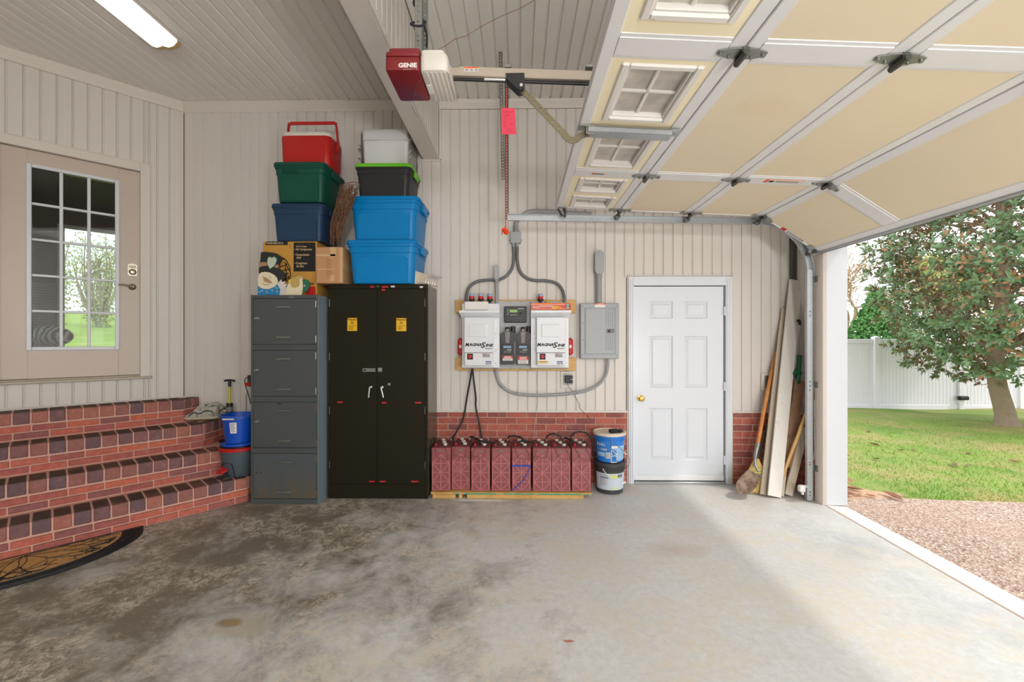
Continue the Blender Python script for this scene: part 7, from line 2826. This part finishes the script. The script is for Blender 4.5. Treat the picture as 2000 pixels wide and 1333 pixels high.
wl_ = wrap(MB(), pcx, pcy, .126, .150, -6, 21, zb2 + .005, zb2 + .168, zb2, .285, .0022).build('white_label', 'label_white', b2, recalc=False)
mb = MB()
wrap(mb, pcx, pcy, .126, .150, -3, 18, zb2 + .072, zb2 + .142, zb2, .285, .0030)
wrap(mb, pcx, pcy, .126, .150, -3, 18, zb2 + .014, zb2 + .066, zb2, .285, .0030)
mb.build('blue_field', 'pail_blue', wl_, recalc=False)
ring = MB()
cz = zb2 + .107
ra = lambda a: .126 + .024 * (cz - zb2) / .285 + .0045
pts = [(pcx + ra(0) * math.sin(R(7.5) + .028 / ra(0) * math.cos(t)), pcy - ra(0) * math.cos(R(7.5) + .028 / ra(0) * math.cos(t)), cz + .028 * math.sin(t)) for t in [2 * math.pi * i / 20 for i in range(21)]]
ring.tube(pts, .0028, 5)
ring.tube([pts[8], pts[18]], .0028, 5)
ring.build('no_entry_sign', 'label_white', wl_)
mb = MB()
for i in range(7): wrap(mb, pcx, pcy, .126, .150, -24 + i * 1.8, -23.2 + i * 1.8, zb2 + .05, zb2 + .098, zb2, .285, .0034, 1)
bc = wrap(MB(), pcx, pcy, .126, .150, -26, -9, zb2 + .045, zb2 + .103, zb2, .285, .0024, 4).build('barcode_label', 'label_white', b2, recalc=False)
mb.build('barcode', 'ink_grey', bc, recalc=False)
def curved_text(s_, a_deg, z, size, par):
    a = R(a_deg)
    r = .126 + .024 * (z - zb2) / .285 + .003
    rot = Matrix.Rotation(a, 4, 'Z') @ Matrix.Rotation(R(90), 4, 'X')
    text(s_, size, 'label_white', par, (pcx + r * math.sin(a), pcy - r * math.cos(a), z), rot, bold=.0006, align='CENTER')
for i, c_ in enumerate('RSAL'): curved_text(c_, -62 + i * 10.5, zb2 + .175, .036, b2)
for i, c_ in enumerate('1-1000'): curved_text(c_, -62 + i * 7.5, zb2 + .128, .030, b2)
MB().tube(spline([at(1201, 866, 4.10), at(1212, 876, 4.11), at(1224, 888, 4.14), at(1230, 900, 4.17), at(1226, 912, 4.16), at(1217, 916, 4.13), at(1208, 906, 4.10), at(1200, 892, 4.093), at(1194, 876, 4.09), at(1193, 852, 4.10)], 5), .0022, 6).build('bail', 'dark_steel', t2)
MB().cyl(at(1219, 884, 4.11), at(1223, 888, 4.12), .007, n=8).build('grip', 'label_white', t2)
zl = zb2 + .285 - .008
for i, (x, y, sc, lab) in enumerate(((pcx + .03, pcy - .05, 1.0, 'larger black power adapter lying on the pail lid'), (pcx + .095, pcy - .03, .8, 'smaller black power adapter at the right of the pail lid'))):
    t = thing('power_adapter', lab, 'adapter', (x, y, zl))
    MB(Matrix.Translation((x, y, zl)) @ Matrix.Rotation(R(25 + 30 * i), 4, 'Z')).box(-.045 * sc, .045 * sc, -.028 * sc, .028 * sc, .001, .034 * sc, .008).build('body', 'black_plastic', t)
    MB(Matrix.Translation((x, y, zl)) @ Matrix.Rotation(R(25 + 30 * i), 4, 'Z')).box(-.02 * sc, .03 * sc, -.018 * sc, .012 * sc, .034 * sc, .0375 * sc, .002).build('ridge', 'dark_steel', t)

# ------------------------------------------------------------------ tools and boards in the right corner
def T(x, y, Y): return at(1430 + x / 4.3, 680 + y / 4.3, Y)


mat('handle_wood', (200, 128, 62), .5, var=.1, scale=12, c2=(226, 168, 104), s2=6)
mat('handle_pale', (206, 164, 104), .55, var=.1, scale=12)
mat('board_white', (216, 210, 202), .5, var=.05, scale=5, c2=(176, 160, 146), s2=9, lo=.62, hi=.75)
mat('board_cream', (196, 182, 162), .6, var=.08, scale=6)
mat('plank_brown', (142, 108, 84), .8, var=.15, scale=8, c2=(112, 84, 66), s2=10)
mat('blade_tan', (132, 112, 94), .65, .15, var=.25, scale=14, c2=(92, 70, 52), s2=12, lo=.42, hi=.6)
mat('straw', (206, 178, 110), .85, var=.2, scale=30)
mat('tool_green', (26, 92, 60), .45, var=.08)

# shovel
S0 = T(222, 905, 4.20)
sh = thing('shovel', 'orange handled shovel with a muddy blade resting on the floor', 'shovel', tuple(T(90, 1200, 4.03)))
h0, h1 = T(208, 850, 4.22), T(372, 40, 4.43)
mb = MB().tube(spline([h0, h0.lerp(h1, .5) + Vector((-.008, 0, 0)), h1], 6), [.018] * 8 + [.020] * 3 + [.021] * 2, 12)
mb.build('handle', 'handle_wood', sh)
mb = MB().tube(spline([h0 + (h1 - h0).normalized() * .06, T(207, 852, 4.215), T(196, 905, 4.20), T(192, 960, 4.16), T(200, 1005, 4.12), T(222, 1040, 4.09)], 5), [.0205] * 6 + [.018] * 6 + [.013] * 8 + [.010] * 6, 12)
mb.build('socket', 'steel', sh)
A0, A1 = T(148, 1010, 4.12), T(258, 1062, 4.08)
tipp = T(66, 1222, 3.985)
tipp.z = max(tipp.z, .010)
ctr = (A0 + A1) / 2
ax_ = (tipp - ctr)
sd3 = (A1 - A0).normalized()
nr = sd3.cross(ax_.normalized()).normalized()
if nr.y > 0: nr = -nr
rows = []
for i in range(11):
    u = i / 10
    hw_ = .5 * (A1 - A0).length * (1.0 + .32 * math.sin(min(1, u * 1.6) * math.pi / 2)) * math.sqrt(max(0.02, 1 - max(0, (u - .55) / .45) ** 2))
    row = []
    for j in range(9):
        v_ = j / 4 - 1
        dep = -.022 * (1 - v_ * v_) * (1 - .4 * u) + .012 * u * u
        row.append(ctr + ax_ * u + sd3 * (v_ * hw_) + nr * (dep - .016))
    rows.append(row)
vs, fs = [p for r_ in rows for p in r_], []
vs2 = [p - nr * .003 for p in vs]
n9 = 9
for i in range(10):
    for j in range(8):
        a = i * n9 + j
        fs += [(a, a + 1, a + n9 + 1, a + n9), (a + 99, a + 99 + n9, a + 100 + n9, a + 100)]
rim_ = [j for j in range(9)] + [i * 9 + 8 for i in range(1, 11)] + [10 * 9 + j for j in range(7, -1, -1)] + [i * 9 for i in range(9, 0, -1)]
for a, b in zip(rim_, rim_[1:] + rim_[:1]): fs.append((a, b, b + 99, a + 99))
mb = MB().add(vs + vs2, fs)
low = min(p.z for p in mb.v)
if low < .004: mb.v = [p + Vector((0, 0, .004 - low)) for p in mb.v]
mb.build('blade', 'blade_tan', sh)

# broom behind the shovel
bt_ = T(205, 930, 4.20)
bm0 = T(195, 1225, 4.16)
bm0.z = .006
br = thing('broom', 'straw broom with yellow stitching behind the shovel blade', 'broom', tuple(bm0))
mb = MB()
rb = random.Random(9)
def bpt(u, v_):
    wv2 = .018 + .075 * min(1, u * 1.7) ** .7
    c = bt_.lerp(bm0, u)
    return c + Vector((v_ * wv2, .012 * rb.uniform(-1, 1), 0))
for i in range(120):
    v_ = rb.uniform(-1, 1)
    mb.tube([bpt(0, v_), bpt(.35, v_), bpt(.7, v_), bpt(1 - rb.uniform(0, .06), v_ * rb.uniform(.9, 1.05))], .0028, 4, False)
mb.loft([[bt_.lerp(bm0, u) + Vector((w_ * s_, d_, 0)) for s_, d_ in ((-1, -.008), (1, -.008), (1, .010), (-1, .010))] for u, w_ in ((0, .016), (.3, .066), (.65, .086), (.95, .088))])
mb.build('bristles', 'straw', br, recalc=False)['kind'] = 'stuff'
for u in (.30, .38):
    c = bt_.lerp(bm0, u)
    w_ = .018 + .075 * min(1, u * 1.7) ** .7 + .004
    MB().tube([c + Vector((w_ * math.cos(a), .018 * math.sin(a), 0)) for a in [2 * math.pi * i / 14 for i in range(15)]], .004, 5).build('stitching', 'label_lime', br)
MB().tube([bt_ + Vector((0, .004, -.03)), T(258, 800, 4.30), T(300, 640, 4.43)], .011, 10).build('stick', 'dark_steel', br)


def board(name, lab, x0, y0, Ya, x1, y1, Yb, w_, th, m_, cat='board', grooves=0, group='boards in the right corner', up=(0, -1, 0)):
    p, q = T(x0, y0, Ya), T(x1, y1, Yb)
    if p.z < .03 and y0 > 1150: p.z = max(p.z, .004)
    t = thing(name, lab, cat, tuple(p), 0, group)
    mb = MB().bar(p, q, w_, th, up=up, b=.002)
    d = (q - p).normalized()
    x = Vector(up).cross(d).normalized()
    y = d.cross(x)
    lowest = min(v.z for v in mb.v)
    dz = max(0, .002 - lowest) if y0 > 1150 else 0
    mb.v = [v + Vector((0, 0, dz)) for v in mb.v]
    o = mb.build('timber', m_, t, smooth=False)
    if grooves:
        sgn = -1 if y.y > 0 else 1
        for i in range(grooves):
            off = x * ((i + .5) / grooves - .5) * w_ * .92 + y * sgn * (th / 2)
            MB().bar(p + off + Vector((0, 0, dz)) + d * .03, q + off + Vector((0, 0, dz)) - d * .005, w_ / grooves * .55, .008, up=up, b=.002).build('moulded_rib', m_, o, smooth=False)
    return t


board('trim_board', 'wide white board standing tallest in the right corner', 352, 1270, 4.06, 535, -558, 4.40, .128, .018, 'board_white')
board('trim_board', 'narrow cream moulding left of the wide white board', 258, 1232, 4.12, 440, -330, 4.43, .060, .016, 'board_cream', grooves=3)
board('trim_board', 'thin cream moulding between the shovel and the other moulding', 282, 1228, 4.17, 425, -180, 4.44, .050, .014, 'board_cream', grooves=2)
board('trim_board', 'weathered thin board just right of the wide white board', 408, 1272, 4.085, 500, 420, 4.40, .055, .016, 'board_cream')
board('trim_board', 'short ribbed board leaning behind the vertical track', 470, 1248, 4.10, 612, 680, 4.20, .075, .020, 'board_cream', grooves=4)
board('timber_plank', 'thick brown reclaimed plank leaning behind the white board', 455, 1000, 4.16, 560, 270, 4.27, .10, .045, 'plank_brown')
board('timber_plank', 'lower brown plank against the brick in the right corner', 462, 1010, 4.2, 545, 560, 4.24, .09, .022, 'plank_brown')
hw_ = thing('wooden_tool', 'pale wooden tool handle crossing behind the vertical track', 'handle', tuple(T(450, 1010, 4.12)))
MB().tube(spline([T(386, 1184, 4.14), T(452, 1000, 4.115), T(540, 770, 4.09), T(620, 560, 4.07), T(702, 350, 4.05)], 5), [.015] * 12 + [.016] * 4 + [.018] * 5, 10).build('shaft', 'handle_pale', hw_)
gt = thing('hedge_tool', 'green gripped garden tool standing behind the brown plank', 'garden tool', tuple(T(545, 270, 4.26)))
MB().tube(spline([T(566, 60, 4.26), T(566, 90, 4.26), T(562, 160, 4.26), T(556, 215, 4.26), T(548, 300, 4.26)], 4), [.016] + [.020] * 10 + [.024] * 6, 10).build('grip', 'tool_green', gt)
MB().tube(spline([T(500, 225, 4.26), T(530, 205, 4.25), T(575, 215, 4.26)], 4), .022, 8).build('guard', 'tool_green', gt)
MB().tube(spline([T(548, 300, 4.26), T(530, 420, 4.26), T(520, 640, 4.26), T(505, 900, 4.25), T(490, 1180, 4.24)], 4), .010, 8).build('shaft', 'steel', gt)
pg = thing('tool_hook', 'black and clear plastic wrapped tool high behind the white board', 'tool', tuple(T(540, -60, 4.31)))
MB().tube(spline([T(548, -220, 4.31), T(556, -232, 4.31), T(566, -224, 4.31), T(568, -190, 4.31), T(560, -150, 4.31)], 4), .012, 8).build('hook', 'black_plastic', pg)
MB().tube(spline([T(562, -190, 4.31), T(548, -90, 4.31), T(538, 20, 4.31), T(528, 140, 4.31), T(515, 400, 4.31), T(500, 800, 4.26), T(490, 1150, 4.29)], 5), [.020] * 16 + [.012] * 15, 8).build('wrapped_shaft', 'plate_grey', pg)
pp = at(1549, 512, 4.42)
tag(MB().box(pp.x - .022, pp.x + .022, 4.40, 4.445, .3, 2.62, .003).build('corner_post', 'dark_steel', smooth=False), 'dark grey metal post standing in the right rear corner', 'post')
p, q = T(240, 210, YB), T(324, 355, YB)
o2 = thing('wall_outlet', 'cream outlet plate with grey cover beside the shovel handle', 'outlet', ((p.x + q.x) / 2, YB, q.z))
MB().box(p.x, q.x, YB - .016, YB - .001, q.z, p.z, .004).build('plate', 'cream_trim', o2, smooth=False)
a, b = T(262, 232, YB), T(318, 334, YB)
MB().box(a.x, b.x, YB - .030, YB - .016, b.z, a.z, .004).build('cover', 'steel', o2, smooth=False)
o = MB().tube(spline([(2.706, 3.98, .93), (2.700, 3.965, .84), (2.704, 3.975, .72), (2.698, 3.965, .60), (2.705, 3.975, .46), (2.69, 3.99, .30)], 5), .0025, 6)
tag(o.build('sensor_wire', 'wire_grey'), 'thin pale sensor wire running down beside the vertical track', 'wire')
